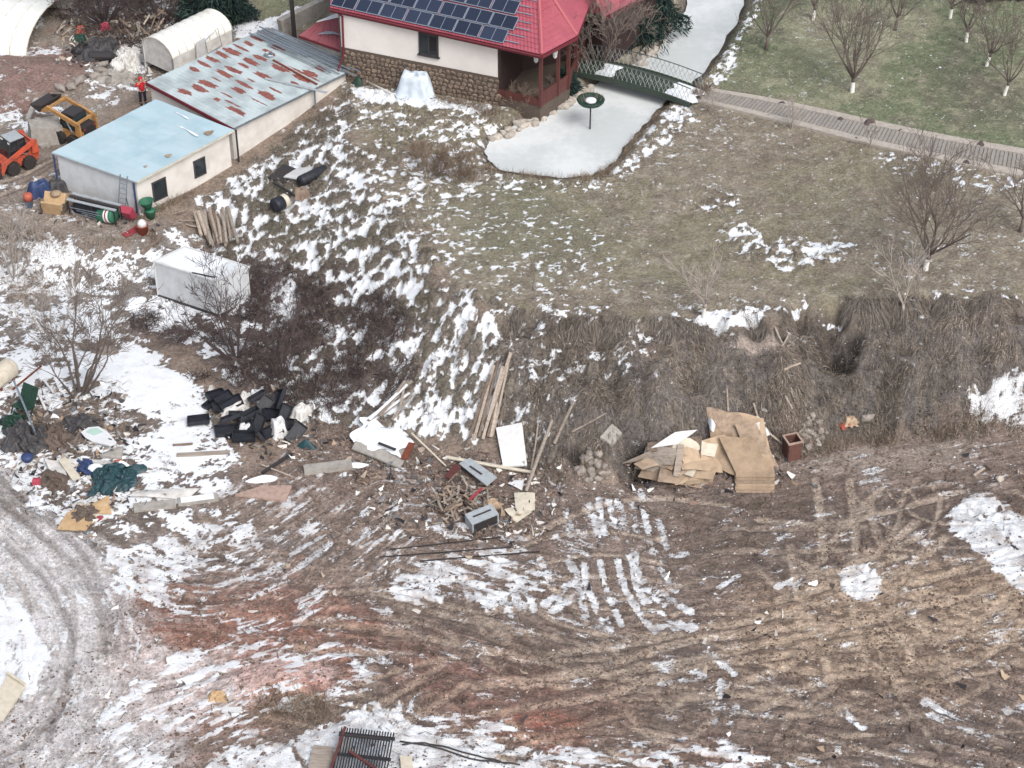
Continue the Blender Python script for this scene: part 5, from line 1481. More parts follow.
# sheet-covered thing by the house wall with a hose
def draped(name, px, py, sx, sy, hgt, mat, label, cat, rotz=0, seed=0, fold=.12, z=None):
    c = at(px, py); rn = random.Random(seed); ph = rn.uniform(0, 6)
    def fn(u, v):
        a = u * 2 * math.pi; r = v
        k = 1 / max(abs(math.cos(a)), abs(math.sin(a))) ** .65
        drop = smooth(.55, .98, r)
        fl_ = 1 + fold * drop * math.sin(a * 9 + ph) + .06 * math.sin(3 * a + ph)
        z_ = hgt * (1 - drop) + .1 * hgt * math.sin(a * 2 + ph) * (1 - r) + hgt * .08 * math.sin(r * 9 + a * 3)
        x, y = math.cos(a) * r * k * sx * fl_, math.sin(a) * r * k * sy * fl_
        return (x * math.cos(rotz) - y * math.sin(rotz), x * math.sin(rotz) + y * math.cos(rotz), z_ - .05)
    o = MB().grid(fn, 48, 14).build(name, mat, None, True, c); return tag(o, label, cat)
draped('covered_heap', 415, 94, 1.3, .8, 1.45, M['blue_sheet'], 'white sheeted heap standing against the stone base of the house', 'covered heap', -.4, 3)
pts = [at(361, 76, .05), at(366, 82, .05), at(380, 90, .04), at(392, 96, .04), at(410, 97, .04)]
mb = MB().tube([p - pts[0] for p in pts], .07, 5)
tag(mb.build('hose', M['tarp_white'], None, True, pts[0]), 'pale hose on the snow from shed end to sheeted heap', 'hose')
mb = mound('flower_tub', 358, 84, .45, .4, .7, M['dark_green'], 'dark green leafy tub at the corner between shed and house', 'tub', seed=5)
# ------------------------------------------------------------------ vegetation
def straw_material(name, rough=0.95):
    m, nt, b = new_mat(name)
    a = nd(nt, 'ShaderNodeAttribute', attribute_name='tint'); nt.links.new(a.outputs['Color'], b.inputs['Base Color'])
    b.inputs['Roughness'].default_value = rough; b.inputs['Specular IOR Level'].default_value = 0.1
    return m
M['straw'] = straw_material('dry_grass_blades')

def ribbons(name, base, dirs, length, width, droop, cols, mat, seg=3, wob=0.0, parent=None):
    """many thin tapering strips as one mesh; base/dirs (N,3), cols (N,3) linear"""
    N = len(base)
    rnd = RNG.normal(size=(N, 3)); side = np.cross(dirs, rnd); side /= np.linalg.norm(side, axis=1, keepdims=True) + 1e-9
    ts = np.linspace(0, 1, seg + 1)
    V = np.zeros((N, seg + 1, 2, 3), np.float32)
    wv = RNG.normal(size=(N, 3)) * wob
    for k, t in enumerate(ts):
        c = base + dirs * (length * t)[:, None] + wv * (length * t * t)[:, None] * (1 - t)
        c = c.copy(); c[:, 2] -= droop * length * t * t
        w = side * (width * (1 - 0.75 * t) * 0.5)[:, None]
        V[:, k, 0] = c - w; V[:, k, 1] = c + w
    idx = np.arange(N * (seg + 1) * 2, dtype=np.int32).reshape(N, seg + 1, 2)
    F = np.stack([idx[:, :-1, 0], idx[:, :-1, 1], idx[:, 1:, 1], idx[:, 1:, 0]], -1).reshape(-1, 4)
    m = bpy.data.meshes.new(name)
    m.vertices.add(V.size // 3); m.vertices.foreach_set('co', V.ravel())
    m.loops.add(F.size); m.loops.foreach_set('vertex_index', F.ravel())
    m.polygons.add(len(F)); m.polygons.foreach_set('loop_start', np.arange(0, F.size, 4, dtype=np.int32))
    m.update(calc_edges=True)
    C4 = np.ones((N, (seg + 1) * 2, 4), np.float32); C4[..., :3] = cols[:, None, :]
    a = m.attributes.new('tint', 'FLOAT_COLOR', 'POINT'); a.data.foreach_set('color', C4.ravel())
    m.materials.append(mat)
    o = bpy.data.objects.new(name, m); COL.objects.link(o)
    if parent is not None: o.parent = parent
    return o

# keep growth off buildings and in view
VIEW = np.ones((NX, NY), bool)
def scatter(weight, n):
    w = np.clip(weight, 0, None).ravel().astype(np.float64); cw = np.cumsum(w)
    k = np.searchsorted(cw, RNG.random(n) * cw[-1]); k = np.clip(k, 0, NX * NY - 1)
    i, j = k // NY, k % NY
    x = XS[i] + RNG.uniform(-STEP / 2, STEP / 2, n); y = YS[j] + RNG.uniform(-STEP / 2, STEP / 2, n)
    return np.stack([x, y, ZG[i, j] - 0.01], -1), i, j
gx_, gy_ = np.gradient(blur(ZS, 3), STEP)
def tint(n, tones, jit=0.18):
    T = np.array([lin(t) for t in tones], np.float32)
    return T[RNG.integers(0, len(T), n)] * (1 + RNG.normal(size=(n, 1)) * jit).clip(0.5, 1.6).astype(np.float32)
dvis = smooth(44, 36, np.abs(GX) + 0)     # all inside
BUILT = np.maximum.reduce([region(q, 0.1, 0, 0) for q in ([(60, 196), (138, 216), (345, 96), (270, 60), (150, 100)], [(345, 78), (500, 112), (580, 80), (640, 20), (640, -30), (330, -30)], [(697, 106), (712, 88), (900, 126), (1100, 162), (1100, 198), (890, 152)], [(150, 285), (160, 300), (216, 322), (250, 300), (200, 270)])])
FREE = (1 - np.clip(BUILT, 0, 1)) * (SD_POND < -0.15)

# hanging dead grass on the bank
N = 72000
lipw = 1 + 1.2 * smooth(0.5, 0.9, u_mid)
b_, i, j = scatter(BANK * FREE * lipw * (1 - 0.8 * (SNOW > .6)) * (1 - .92 * smooth(.2, .5, HOL)) * (1 - SLUMP) * (1 - .7 * SL2), N)
dn = np.stack([-gx_[i, j], -gy_[i, j], np.zeros(N)], -1); dn /= np.linalg.norm(dn, axis=1, keepdims=True) + 1e-6
d_ = dn * 0.75 + RNG.normal(size=(N, 3)) * 0.38 + np.array([0, 0, 0.45]); d_ /= np.linalg.norm(d_, axis=1, keepdims=True)
o = ribbons('bank_grass', b_, d_, RNG.uniform(.16, .55, N), RNG.uniform(.013, .027, N), RNG.uniform(.4, 1.1, N), tint(N, [(117, 108, 100), (133, 123, 113), (97, 89, 83), (76, 70, 66), (152, 140, 127), (104, 96, 89), (58, 53, 51), (164, 152, 138)], .25) * (.36 + .52 * u_mid[i, j] + .78 * uni(ribs)[i, j])[:, None].astype(np.float32), M['straw'], seg=2)  # tint varies by clump; darker rib furrows put shade into the colour
o['kind'] = 'stuff'
# turf mats hanging over the lip
N = 11000
lip = np.zeros((NX, NY), np.float32)
lp = [G(x, y) for x, y in ((520, 322), (580, 328), (640, 330), (700, 330), (760, 324), (800, 322), (840, 316), (880, 312), (920, 308), (970, 308), (1024, 308), (1090, 306))]
for a, b in zip(lp[:-1], lp[1:]):
    dd, _ = seg_dist(GX, GY, a.x, a.y, b.x, b.y); lip = np.maximum(lip, smooth(.75, .2, dd + NW1 * .8))
b_, i, j = scatter(lip * smooth(.3, .7, u_mid) * (1 - .6 * (SNOW > .6)), N)
dn = np.stack([-gx_[i, j], -gy_[i, j] - .6, np.zeros(N)], -1); dn /= np.linalg.norm(dn, axis=1, keepdims=True) + 1e-6
d_ = dn * .9 + RNG.normal(size=(N, 3)) * .3 + np.array([0, 0, .35]); d_ /= np.linalg.norm(d_, axis=1, keepdims=True)
o = ribbons('overhanging_turf', b_ + np.array([0, 0, .05]), d_, RNG.uniform(.3, .9, N), RNG.uniform(.016, .03, N), RNG.uniform(.7, 1.2, N), tint(N, [(134, 126, 118), (150, 141, 130), (114, 106, 100), (92, 86, 83)], .22), M['straw'], seg=3, wob=.2)
o['kind'] = 'stuff'
# tussocks on the slope
N = 60000
tw = (TW + 0.25 * GUL) * FREE * smooth(.35, .75, tus) * (1 - 0.75 * (SNOW > .5))
b_, i, j = scatter(tw, N)
dn = np.stack([-gx_[i, j], -gy_[i, j], np.zeros(N)], -1)
d_ = dn * 0.5 + RNG.normal(size=(N, 3)) * 0.5 + np.array([0, 0, 0.8]); d_ /= np.linalg.norm(d_, axis=1, keepdims=True)
o = ribbons('tussock_grass', b_, d_, RNG.uniform(.12, .36, N), RNG.uniform(.015, .03, N), RNG.uniform(.3, .9, N), tint(N, [(112, 104, 95), (128, 119, 108), (92, 86, 78), (76, 70, 65), (100, 95, 82)], .25), M['straw'], seg=2)
o['kind'] = 'stuff'
# short matted turf
N = 80000
b_, i, j = scatter((LAWN * FREE + 0.6 * ORCH + 2.5 * LIPS) * (1 - .9 * (SNOW > .5)) * (0.4 + u_mid), N)
d_ = RNG.normal(size=(N, 3)) * 0.7 + np.array([0, 0, 0.6]); d_ /= np.linalg.norm(d_, axis=1, keepdims=True)
cols = tint(N, [(134, 126, 110), (120, 112, 98), (150, 141, 122), (104, 98, 84), (114, 112, 88)])
gmask = (ORCH[i, j] * smooth(0.4, 0.75, u_big[i, j]) > RNG.random(N) * 1.2)
cols[gmask] = tint(int(gmask.sum()), [(96, 108, 76), (108, 118, 84), (84, 98, 68), (120, 122, 92)])
o = ribbons('lawn_grass', b_, d_, RNG.uniform(.08, .2, N), RNG.uniform(.014, .03, N), RNG.uniform(.3, .8, N), cols, M['straw'], seg=2)
o['kind'] = 'stuff'
# brambles: dark tangled mass in the gully
N = 15000
spots = [(255, 285, 3.0), (300, 330, 3.4), (370, 310, 2.4), (385, 335, 2.2), (350, 372, 2.6), (300, 385, 2.6), (270, 350, 2.4), (400, 372, 1.8), (240, 375, 1.8), (145, 322, 1.7), (180, 335, 1.4), (260, 310, 2.0), (330, 400, 1.8), (225, 340, 1.6), (310, 295, 1.8), (200, 378, 1.2), (395, 395, 1.0)]
bw = np.zeros((NX, NY), np.float32)
for (x, y, r_) in spots:
    p = G(x, y); bw = np.maximum(bw, np.exp(-(((GX - p.x) / r_) ** 2 + ((GY - p.y) / (r_ * .8)) ** 2) * 1.6))
bw = smooth(.42, .7, bw + (n_mid - .5) * .7 + (n_big - .5) * .4)
b_, i, j = scatter(bw * FREE, N)
d_ = RNG.normal(size=(N, 3)) * 0.6 + np.array([0, 0, 0.75]); d_ /= np.linalg.norm(d_, axis=1, keepdims=True)
o = ribbons('bramble_thicket', b_, d_, RNG.uniform(.4, 1.25, N), RNG.uniform(.018, .036, N), RNG.uniform(.3, 1.0, N), tint(N, [(80, 70, 70), (64, 56, 58), (94, 83, 80), (54, 48, 51), (110, 98, 92)]), M['straw'], seg=4, wob=.5)
o['kind'] = 'stuff'
# brushwood mess at the top left
N = 9000
b_, i, j = scatter(region([(62, 2), (235, -10), (235, 22), (165, 40), (150, 48), (110, 44), (70, 30)], .8, 1) * FREE * (.2 + u_mid), N)
d_ = RNG.normal(size=(N, 3)) * .7 + np.array([0, 0, .5]); d_ /= np.linalg.norm(d_, axis=1, keepdims=True)
o = ribbons('brushwood', b_, d_, RNG.uniform(.4, 1.5, N), RNG.uniform(.02, .05, N), RNG.uniform(.2, .8, N), tint(N, [(84, 74, 72), (66, 58, 60), (106, 94, 88), (132, 116, 104), (54, 50, 54)]), M['straw'], seg=3, wob=.5)
o['kind'] = 'stuff'
# weeds along shed walls, pond shore and yard rim
N = 16000
ww = np.zeros((NX, NY), np.float32)
for (pa, pb_, wd) in (((232, 162), (340, 100), .6), ((140, 220), (232, 164), .5), ((0, 240), (60, 250), 1.2), ((60, 250), (150, 240), .8), ((350, 82), (500, 114), .35), ((490, 116), (560, 100), .9), ((488, 170), (600, 180), .5), ((600, 178), (660, 112), .5), ((420, 150), (470, 178), 1.0), ((0, 268), (30, 288), 1.6), ((440, 170), (460, 175), 1.2), ((520, 105), (545, 98), 1.0), ((1000, 420), (780, 440), .5), ((640, 470), (560, 476), .7), ((280, 700), (320, 712), 1.2)):
    a, b = G(*pa), G(*pb_); dd, _ = seg_dist(GX, GY, a.x, a.y, b.x, b.y); ww = np.maximum(ww, smooth(wd, wd * .3, dd))
b_, i, j = scatter(ww * FREE * (0.15 + smooth(.4, .8, u_mid)), N)
d_ = RNG.normal(size=(N, 3)) * 0.45 + np.array([0, 0, 0.9]); d_ /= np.linalg.norm(d_, axis=1, keepdims=True)
o = ribbons('dry_weeds', b_, d_, RNG.uniform(.2, .75, N), RNG.uniform(.014, .026, N), RNG.uniform(.1, .6, N), tint(N, [(128, 114, 102), (146, 130, 114), (104, 92, 84), (160, 146, 128)]), M['straw'], seg=3, wob=.3)
o['kind'] = 'stuff'

# ---- bare trees
def branch(mb, p, d, L, r, depth, rn, up=0.25, spread=0.8, kids=(5, 4, 4), tip=0.35, n=4, sides=4, rmin=.011):
    pts = [p.copy()]; rad = [r]; q = p.copy(); dd = d.copy()
    for k in range(n):
        dd = (dd + Vector((rn.gauss(0, .13), rn.gauss(0, .13), rn.gauss(0, .08) + up * .35))).normalized()
        q = q + dd * (L / n); pts.append(q.copy()); rad.append(max(rmin, r * (1 - (1 - tip) * (k + 1) / n)))
    mb.tube(pts, rad, sides if depth > 0 else 3, cap=False)
    if depth <= 0: return
    nk = kids[min(len(kids) - 1, len(kids) - depth)] if len(kids) >= depth else kids[-1]
    for k in range(nk):
        t = rn.uniform(.3, 1.0) * n; i = min(n - 1, int(t)); f = t - i
        bp0 = pts[i].lerp(pts[i + 1], f); base_d = (pts[i + 1] - pts[i]).normalized()
        rv = Vector((rn.gauss(0, 1), rn.gauss(0, 1), rn.gauss(0, .6) + up))
        rv = (rv - base_d * rv.dot(base_d)); rv = rv.normalized() if rv.length > 1e-3 else Vector((1, 0, 0))
        branch(mb, bp0, (base_d + rv * spread * rn.uniform(.6, 1.2)).normalized(), L * rn.uniform(.45, .72), max(rmin, rad[i] * .55), depth - 1, rn, up, spread, kids, tip, 3, 3 if depth < 3 else 4, rmin)

def fruit_tree(px, py, hgt, wid, label, seed, limbs=7, trunk=.95, lime=True, group='whitewashed orchard trees', name='fruit_tree', mat='bark', depth=3, r=.11, kids=(5, 5, 4), cat='tree', lean=0.0, rmin=.012):
    rn = random.Random(seed); p = at(px, py, -.05)
    t = thing(name, label, cat, p, 0, group)
    tk = MB(); top = Vector((lean * trunk + rn.uniform(-.06, .06), rn.uniform(-.05, .05), trunk))
    if lime:
        MB().tube([(0, 0, -.2), top * .35, top * .78], [r * 1.3, r * 1.1, r * 1.0], 8, cap=False).build('whitewashed_trunk', M['lime'], t, True)
        tk.tube([top * .77, top * 1.08], [r * 1.0, r * .95], 8)
    else: tk.tube([(0, 0, -.2), top * .5, top * 1.05], [r * 1.3, r, r * .9], 8)
    tk.build('trunk', M[mat], t, True)
    cr = MB()
    for k in range(limbs):
        a = 2 * math.pi * (k + rn.uniform(-.3, .3)) / limbs
        tilt = rn.uniform(.35, 1.0) if k else .15
        d = Vector((math.cos(a) * wid / hgt * tilt * 1.25, math.sin(a) * wid / hgt * tilt * 1.25, 1)).normalized()
        branch(cr, top * rn.uniform(.92, 1.06), d, (hgt - trunk) * rn.uniform(.62, .82), r * rn.uniform(.5, .72), depth, rn, .2, .62, kids, .25, 5, 5, rmin * .8)
    cr.build('crown', M[mat], t)
    return t
T = [(852, 92, 6.2, 5.2, 'large whitewashed orchard tree standing just above the middle of the paved path', 1, 8),
     (925, 270, 6.6, 6.0, 'large whitewashed tree on the lawn just above the bank', 2, 8),
     (1004, 95, 4.8, 4.2, 'whitewashed tree with slanting trunk nearest the path at the right edge', 3, 6),
     (986, 66, 4.2, 4.4, 'small whitewashed tree behind the slanting one at the right', 4, 6),
     (813, 20, 4.5, 3.6, 'whitewashed tree at the top edge left of the dark parked car', 5, 6),
     (895, 30, 4.0, 3.0, 'thin tree behind the large orchard tree, with unpainted stem', 6, 5),
     (950, 18, 4.5, 3.6, 'whitewashed tree at the top edge nearest the dark parked car', 7, 6),
     (966, 42, 3.0, 3.2, 'low whitewashed tree between the top edge tree and the right-hand trees', 8, 5),
     (766, 50, 5.0, 4.4, 'dark bare tree by the snowy shore of the upper pond', 9, 7),
     (1020, 232, 4.6, 4.0, 'bare unpainted tree cut by the right edge beside the lawn', 10, 6)]
for (x, y, h_, w_, lb, sd_, li) in T:
    fruit_tree(x, y, h_, w_, lb, sd_, li, lime='unpainted' not in lb and 'dark bare' not in lb, lean=.22 if 'slanting' in lb else .05, kids=(5, 4, 4) if h_ > 5 else (4, 4, 3), r=.13 if h_ > 5 else .1)
# pale saplings on the edge of the bank
fruit_tree(703, 318, 3.6, 2.8, 'small pale sapling with limed stem above the sandy slump', 31, 5, .8, True, 'saplings along the bank top', 'sapling', 'bark_pale', 2, .09, (5, 4), 'sapling', .15, .02)
fruit_tree(903, 312, 3.6, 3.0, 'pale forked sapling on the bank top in front of the large lawn tree', 32, 5, .5, False, 'saplings along the bank top', 'sapling', 'bark_pale', 2, .08, (4, 4), 'sapling', 0, .02)
fruit_tree(533, 290, 2.0, 1.4, 'little thin sapling left of the middle of the lawn', 33, 4, .5, False, 'saplings along the bank top', 'sapling', 'twig', 2, .04, (4, 3), 'sapling')
fruit_tree(868, 148, 2.0, 1.2, 'leaning thin sapling on the lower path edge', 34, 3, .4, False, None, 'sapling', 'twig', 2, .035, (3, 3), 'sapling', .3)

def shrub(px, py, hgt, wid, label, seed, stems=14, mat='twig', depth=2, r=.03, kids=(5, 5), name='bare_shrub', cat='shrub', group='bare shrubs', up=.15, rmin=.011):
    rn = random.Random(seed); p = at(px, py, -.05)
    t = thing(name, label, cat, p, 0, group)
    st, tw_ = MB(), MB()
    for k in range(stems):
        a = rn.uniform(0, 6.28); s_ = rn.uniform(.1, 1.0)
        d = Vector((math.cos(a) * wid / hgt * s_, math.sin(a) * wid / hgt * s_, 1)).normalized()
        p0 = Vector((math.cos(a) * wid * .12 * s_, math.sin(a) * wid * .12 * s_, 0)); L = hgt * rn.uniform(.55, 1.0)
        mid = p0 + d * L * .45 + Vector((rn.gauss(0, .06), rn.gauss(0, .06), 0))
        st.tube([p0, mid], [r, r * .75], 5, cap=False)
        branch(tw_, mid, (d + Vector((0, 0, .1))).normalized(), L * .6, r * .7, depth, rn, up, .75, kids, .3, 4, 4, rmin)
    st.build('stems', M[mat], t); tw_.build('twigs', M[mat], t)
    return t
shrub(78, 392, 6.4, 5.4, 'grey many-stemmed bare tree above the white car door', 41, 10, 'bark', 3, .08, (5, 4, 4), 'bare_tree', 'tree')
shrub(236, 355, 5.0, 4.6, 'tall bare bush in front of the white container', 42, 13, 'bramble', 3, .05, (4, 4, 4))
shrub(280, 375, 3.4, 3.2, 'dark bare bush right of the container bush among brambles', 43, 11, 'bramble', 3, .035, (4, 4, 3))
shrub(50, 345, 3.8, 3.6, 'pale thin bare bush left of the grey many-stemmed tree', 44, 9, 'bark_pale', 2, .04, (6, 5))
shrub(14, 275, 3.6, 3.6, 'bare grey bush at left edge below the snowy yard rim', 45, 14, 'bark_pale', 2, .035, (6, 5))
shrub(598, 66, 5.4, 4.4, 'dense bare shrub right of the porch, nearest the footbridge end', 46, 18, 'twig', 3, .05, (5, 4, 4))
shrub(618, 50, 4.2, 4.2, 'bare shrub under the red wing roof corner', 47, 16, 'twig', 3, .045, (5, 4, 4))
shrub(632, 42, 3.4, 3.2, 'bare shrub between the wing and the pale shore stones', 48, 12, 'brush_brown', 2, .035, (6, 5))
shrub(430, 172, 1.7, 2.6, 'brown dry bush on the lawn, left one of two before the pond', 49, 30, 'brush_brown', 2, .02, (5, 4))
shrub(462, 176, 1.6, 2.2, 'brown dry bush at the left end of the lower pond', 50, 26, 'brush_brown', 2, .02, (5, 4))
shrub(712, 112, 1.5, 1.6, 'small twiggy bush where the path meets the footbridge', 51, 12, 'bark_pale', 1, .018, (6,))
shrub(792, 128, 1.7, 1.5, 'small twiggy bush on the lower kerb of the path', 52, 12, 'bark_pale', 1, .018, (6,))
shrub(930, 185, 2.1, 2.6, 'spread of dark twigs behind the large lawn tree', 53, 18, 'twig', 2, .02, (5, 4))
shrub(520, 108, 1.3, 3.0, 'dry brown bush along the porch foot', 54, 30, 'brush_brown', 2, .018, (5, 4))
shrub(555, 98, 1.2, 2.0, 'dark low bush between porch and shore stones', 55, 20, 'twig', 2, .018, (5, 4))
shrub(104, 20, 4.4, 6.0, 'dark brushy thicket behind the rubbish heap at the top left', 56, 34, 'bramble', 3, .045, (4, 4, 3))
shrub(160, 22, 4.0, 5.0, 'dark leafless thicket left of the arched shelter', 57, 26, 'bramble', 3, .045, (4, 4, 3))
shrub(700, 98, .7, .9, 'small round brown bush by the path start', 58, 30, 'brush_brown', 1, .012, (6,))
shrub(706, 92, .8, .9, 'small round grey bush at the upper path corner', 59, 30, 'twig', 1, .012, (6,))
for k, (x, y, w_) in enumerate(((868, 125, .55), (900, 132, .3), (980, 146, .5), (812, 112, .22), (840, 121, .3), (783, 105, .4), (918, 154, .3), (966, 165, .3), (768, 117, .25), (856, 140, .25))):
    o = mound('dead_plant_tuft', x, y, w_, w_ * .7, w_ * .8, M['bramble'], 'small dark dead tuft on a kerb of the paved path', 'tuft', seed=200 + k, lump=.6, group='dark tufts along the path')

# evergreens
def conifer(px, py, h_, w_, label, seed):
    rn = np.random.default_rng(seed); p = at(px, py)
    t = thing('evergreen', label, 'evergreen', p, 0, 'dark evergreens')
    MB().tube([(0, 0, -.2), (0, 0, h_ * .9)], [.12, .03], 6).build('trunk', M['bark'], t)
    N = 5200; u = rn.random(N) ** .7; a = rn.random(N) * 6.283; lay = np.floor(u * 9) / 9
    rad = w_ / 2 * (1 - lay * .85) * (0.35 + 0.65 * rn.random(N) ** .5) * (1 + .25 * np.sin(3 * a + lay * 9))
    b0 = np.stack([np.cos(a) * rad, np.sin(a) * rad, h_ * (lay * .92 + .05 + .05 * rn.random(N)) - rad * .25], -1)
    d0 = np.stack([np.cos(a), np.sin(a), -.2 + rn.normal(size=N) * .4], -1) + rn.normal(size=(N, 3)) * .5; d0 /= np.linalg.norm(d0, axis=1, keepdims=True)
    ribbons('crown', b0, d0, rn.uniform(.2, .5, N), rn.uniform(.05, .13, N), rn.uniform(0, .5, N), tint(N, [(48, 64, 60), (38, 52, 50), (58, 74, 66), (30, 42, 44)]), M['straw'], 2, parent=t)
conifer(650, 26, 4.2, 5.0, 'dark rounded evergreen beside the upper pond', 1)
conifer(634, 36, 3.2, 3.6, 'low evergreen between the wing and upper pond evergreen', 2)
conifer(208, 24, 4.6, 4.6, 'tall dark evergreen behind the arched shelter', 3)
conifer(232, 20, 3.8, 3.6, 'dark evergreen right of the one behind the arched shelter', 4)
conifer(566, 88, 1.3, 1.5, 'small evergreen bush at the right foot of the porch', 5)
# ------------------------------------------------------------------ machines and person
def wheel(parent, x, y, rad, wid, rim_mat, tmat='tyre'):
    r90 = rot(R(90), 0, 0)
    w = MB().lathe([(rad * .55, -wid / 2), (rad * .93, -wid / 2), (rad, -wid * .3), (rad, wid * .3), (rad * .93, wid / 2), (rad * .55, wid / 2)], 18, (x, y, rad), r90)
    for k in range(14):
        a = 2 * math.pi * k / 14
        w.box((x + math.cos(a) * rad, y, rad + math.sin(a) * rad), (.06, wid * .9, .07), rot(0, -a, 0))
    wo_ = w.build('wheel', M[tmat], parent)
    s = 1 if y > 0 else -1
    MB().lathe([(rad * .56, -wid * .42), (rad * .56, wid * .42), (rad * .42, wid * .36), (rad * .16, wid * .46), (.02, wid * .46)], 14, (x, y, rad), r90 if s < 0 else rot(R(-90), 0, 0)).build('rim', rim_mat, wo_)
def skid_steer(name, label, loc, hd, paint, raised, rimm):
    """x forward; about 2.6 m long"""
    t = thing(name, label, 'skid loader', loc, hd)
    for (x, y) in ((.55, .78), (.55, -.78), (-.55, .78), (-.55, -.78)): wheel(t, x, y, .42, .32, rimm)
    b = MB()
    b.prism([(-1.25, -.62, .35), (.95, -.62, .3), (1.05, -.62, .62), (.75, -.62, .95), (-.75, -.62, 1.0), (-1.3, -.62, 1.25), (-1.38, -.62, .6)], (0, 1.24, 0))
    b.build('body', paint, t)
    MB().prism([(-1.36, -.55, .7), (-.72, -.55, 1.0), (-.78, -.55, 1.5), (-1.32, -.55, 1.42)], (0, 1.1, 0)).build('engine_cover', M['steel_dark'] if raised else paint, t)
    cab = MB().prism([(-.7, -.5, .9), (.62, -.5, .85), (.55, -.5, 1.5), (.35, -.5, 2.02), (-.55, -.5, 2.05), (-.72, -.5, 1.6)], (0, 1.0, 0)).build('cab', M['glass'], t)
    fr = MB()
    for y in (-.53, .53):
        for (a, c) in (((-.72, .9), (-.58, 2.06)), ((.64, .85), (.38, 2.04)), ((-.58, 2.06), (.38, 2.04)), ((-.1, .9), (-.1, 2.05)), ((-.7, 1.45), (.58, 1.45))): fr.bar((a[0], y, a[1]), (c[0], y, c[1]), .07, .07)
    for (x, z) in ((-.58, 2.06), (.38, 2.04)): fr.bar((x, -.53, z), (x, .53, z), .07, .07)
    fr.build('cage', M['steel_dark'], cab)
    MB().box((-.1, 0, 2.09), (.98, 1.08, .06)).build('cab_roof', M['grey_board'] if not raised else M['steel_dark'], cab)
    # rear uprights, lift arms, bucket
    for y in (-.74, .74):
        MB().prism([(-1.32, y - .07, .9), (-.85, y - .07, .95), (-.95, y - .07, 1.8), (-1.25, y - .07, 1.8)], (0, .14, 0)).build('tower', paint, t)
    ang = R(14) if raised else R(-20)
    piv = Vector((-1.1, 0, 1.7)); al = 2.75
    def ap(d, y, off=0): return piv + Vector((math.cos(ang) * d - math.sin(ang) * off, y, math.sin(ang) * d + math.cos(ang) * off))
    for y in (-.76, .76):
        pts = [ap(0, y - .08, -.14), ap(al * .8, y - .08, -.12), ap(al, y - .08, -.55), ap(al + .2, y - .08, -.5), ap(al * .9, y - .08, .1), ap(0, y - .08, .14)]
        arm = MB().prism(pts, (0, .16, 0)).build('lift_arm', paint, t)
        MB().tube([(-.5, y * .9, 1.0), ap(1.1, y * .9, -.1)], .05, 6).build('ram', M['steel'], arm)
    MB().bar(ap(al * .86, -.76, 0), ap(al * .86, .76, 0), .14, .14).build('cross_tube', paint, t)
    MB().bar(ap(.1, -.76, .05), ap(.1, .76, .05), .1, .16).build('cross_tube', paint, t)
    bc = ap(al + .1, 0, -.55)
    bk = MB()
    tl = R(25) if raised else R(-5)
    def bpq(x, z): return (bc.x + x * math.cos(tl) - z * math.sin(tl), bc.z + x * math.sin(tl) + z * math.cos(tl))
    prof = [(0, .55), (0, 0), (.12, -.12), (.85, -.14)]
    th = .05
    q = [bpq(*p) for p in prof]; qi = [bpq(p[0] + .05, p[1] + .05) for p in prof]
    bk.prism([(x, -.85, z) for x, z in q] + [(x, -.85, z) for x, z in qi[::-1]], (0, 1.7, 0))
    for y in (-.87, .83): bk.prism([(x, y, z) for x, z in q], (0, .04, 0))
    bk.build('bucket', M['steel_dark'], t)
    for y in (-.45, .45): MB().box((-1.33, y, 1.32), (.06, .18, .1)).build('lamp', M['red_plastic'], t)
    for y in (-.42, .42): MB().box((.42, y, 1.96), (.06, .2, .1)).build('lamp', M['label_white'], t)
    return t
a, b = at(31, 168), at(14, 175)
hd = heading(a, b)
p = a.lerp(b, .5); p += rz(hd) @ Vector((0.0, -.78 if False else 0, 0)); 
side = rz(hd) @ Vector((0, 1, 0))
p = p + (-side if side.y < 0 else side) * .78
p.z = zg(p.x, p.y)
skid_steer('skid_loader', 'orange skid loader with snow on its cab, cut by the left edge', p, hd, M['orange'], False, M['orange'])
p = at(76, 140); skid_steer('skid_loader', 'amber skid loader with lifted arms and raised dark bucket, parked behind the blue shed', p, R(148), M['yellow_orange'], True, M['yellow_orange'])

def skin_mesh(name, joints, edges, mat, sub=2):
    """joints: list of (xyz, radius); grown with a Skin modifier and subdivided"""
    m = bpy.data.meshes.new(name); m.from_pydata([j[0] for j in joints], edges, [])
    o = bpy.data.objects.new(name, m); COL.objects.link(o)
    sk = o.modifiers.new('skin', 'SKIN'); ss = o.modifiers.new('sub', 'SUBSURF'); ss.levels = sub; ss.render_levels = sub
    lay = m.skin_vertices[0].data if m.skin_vertices else None
    if lay is None:
        bm = bmesh.new(); bm.from_mesh(m); bm.verts.layers.skin.verify(); bm.to_mesh(m); bm.free(); lay = m.skin_vertices[0].data
    for k, (_, r_) in enumerate(joints): lay[k].radius = (r_, r_) if not isinstance(r_, tuple) else r_; lay[k].use_root = (k == 0)
    dg = bpy.context.evaluated_depsgraph_get()
    m2 = bpy.data.meshes.new_from_object(o.evaluated_get(dg)); m2.name = name
    o.modifiers.clear(); o.data = m2; bpy.data.meshes.remove(m)
    m2.materials.clear(); m2.materials.append(mat); m2.polygons.foreach_set('use_smooth', [True] * len(m2.polygons))
    return o
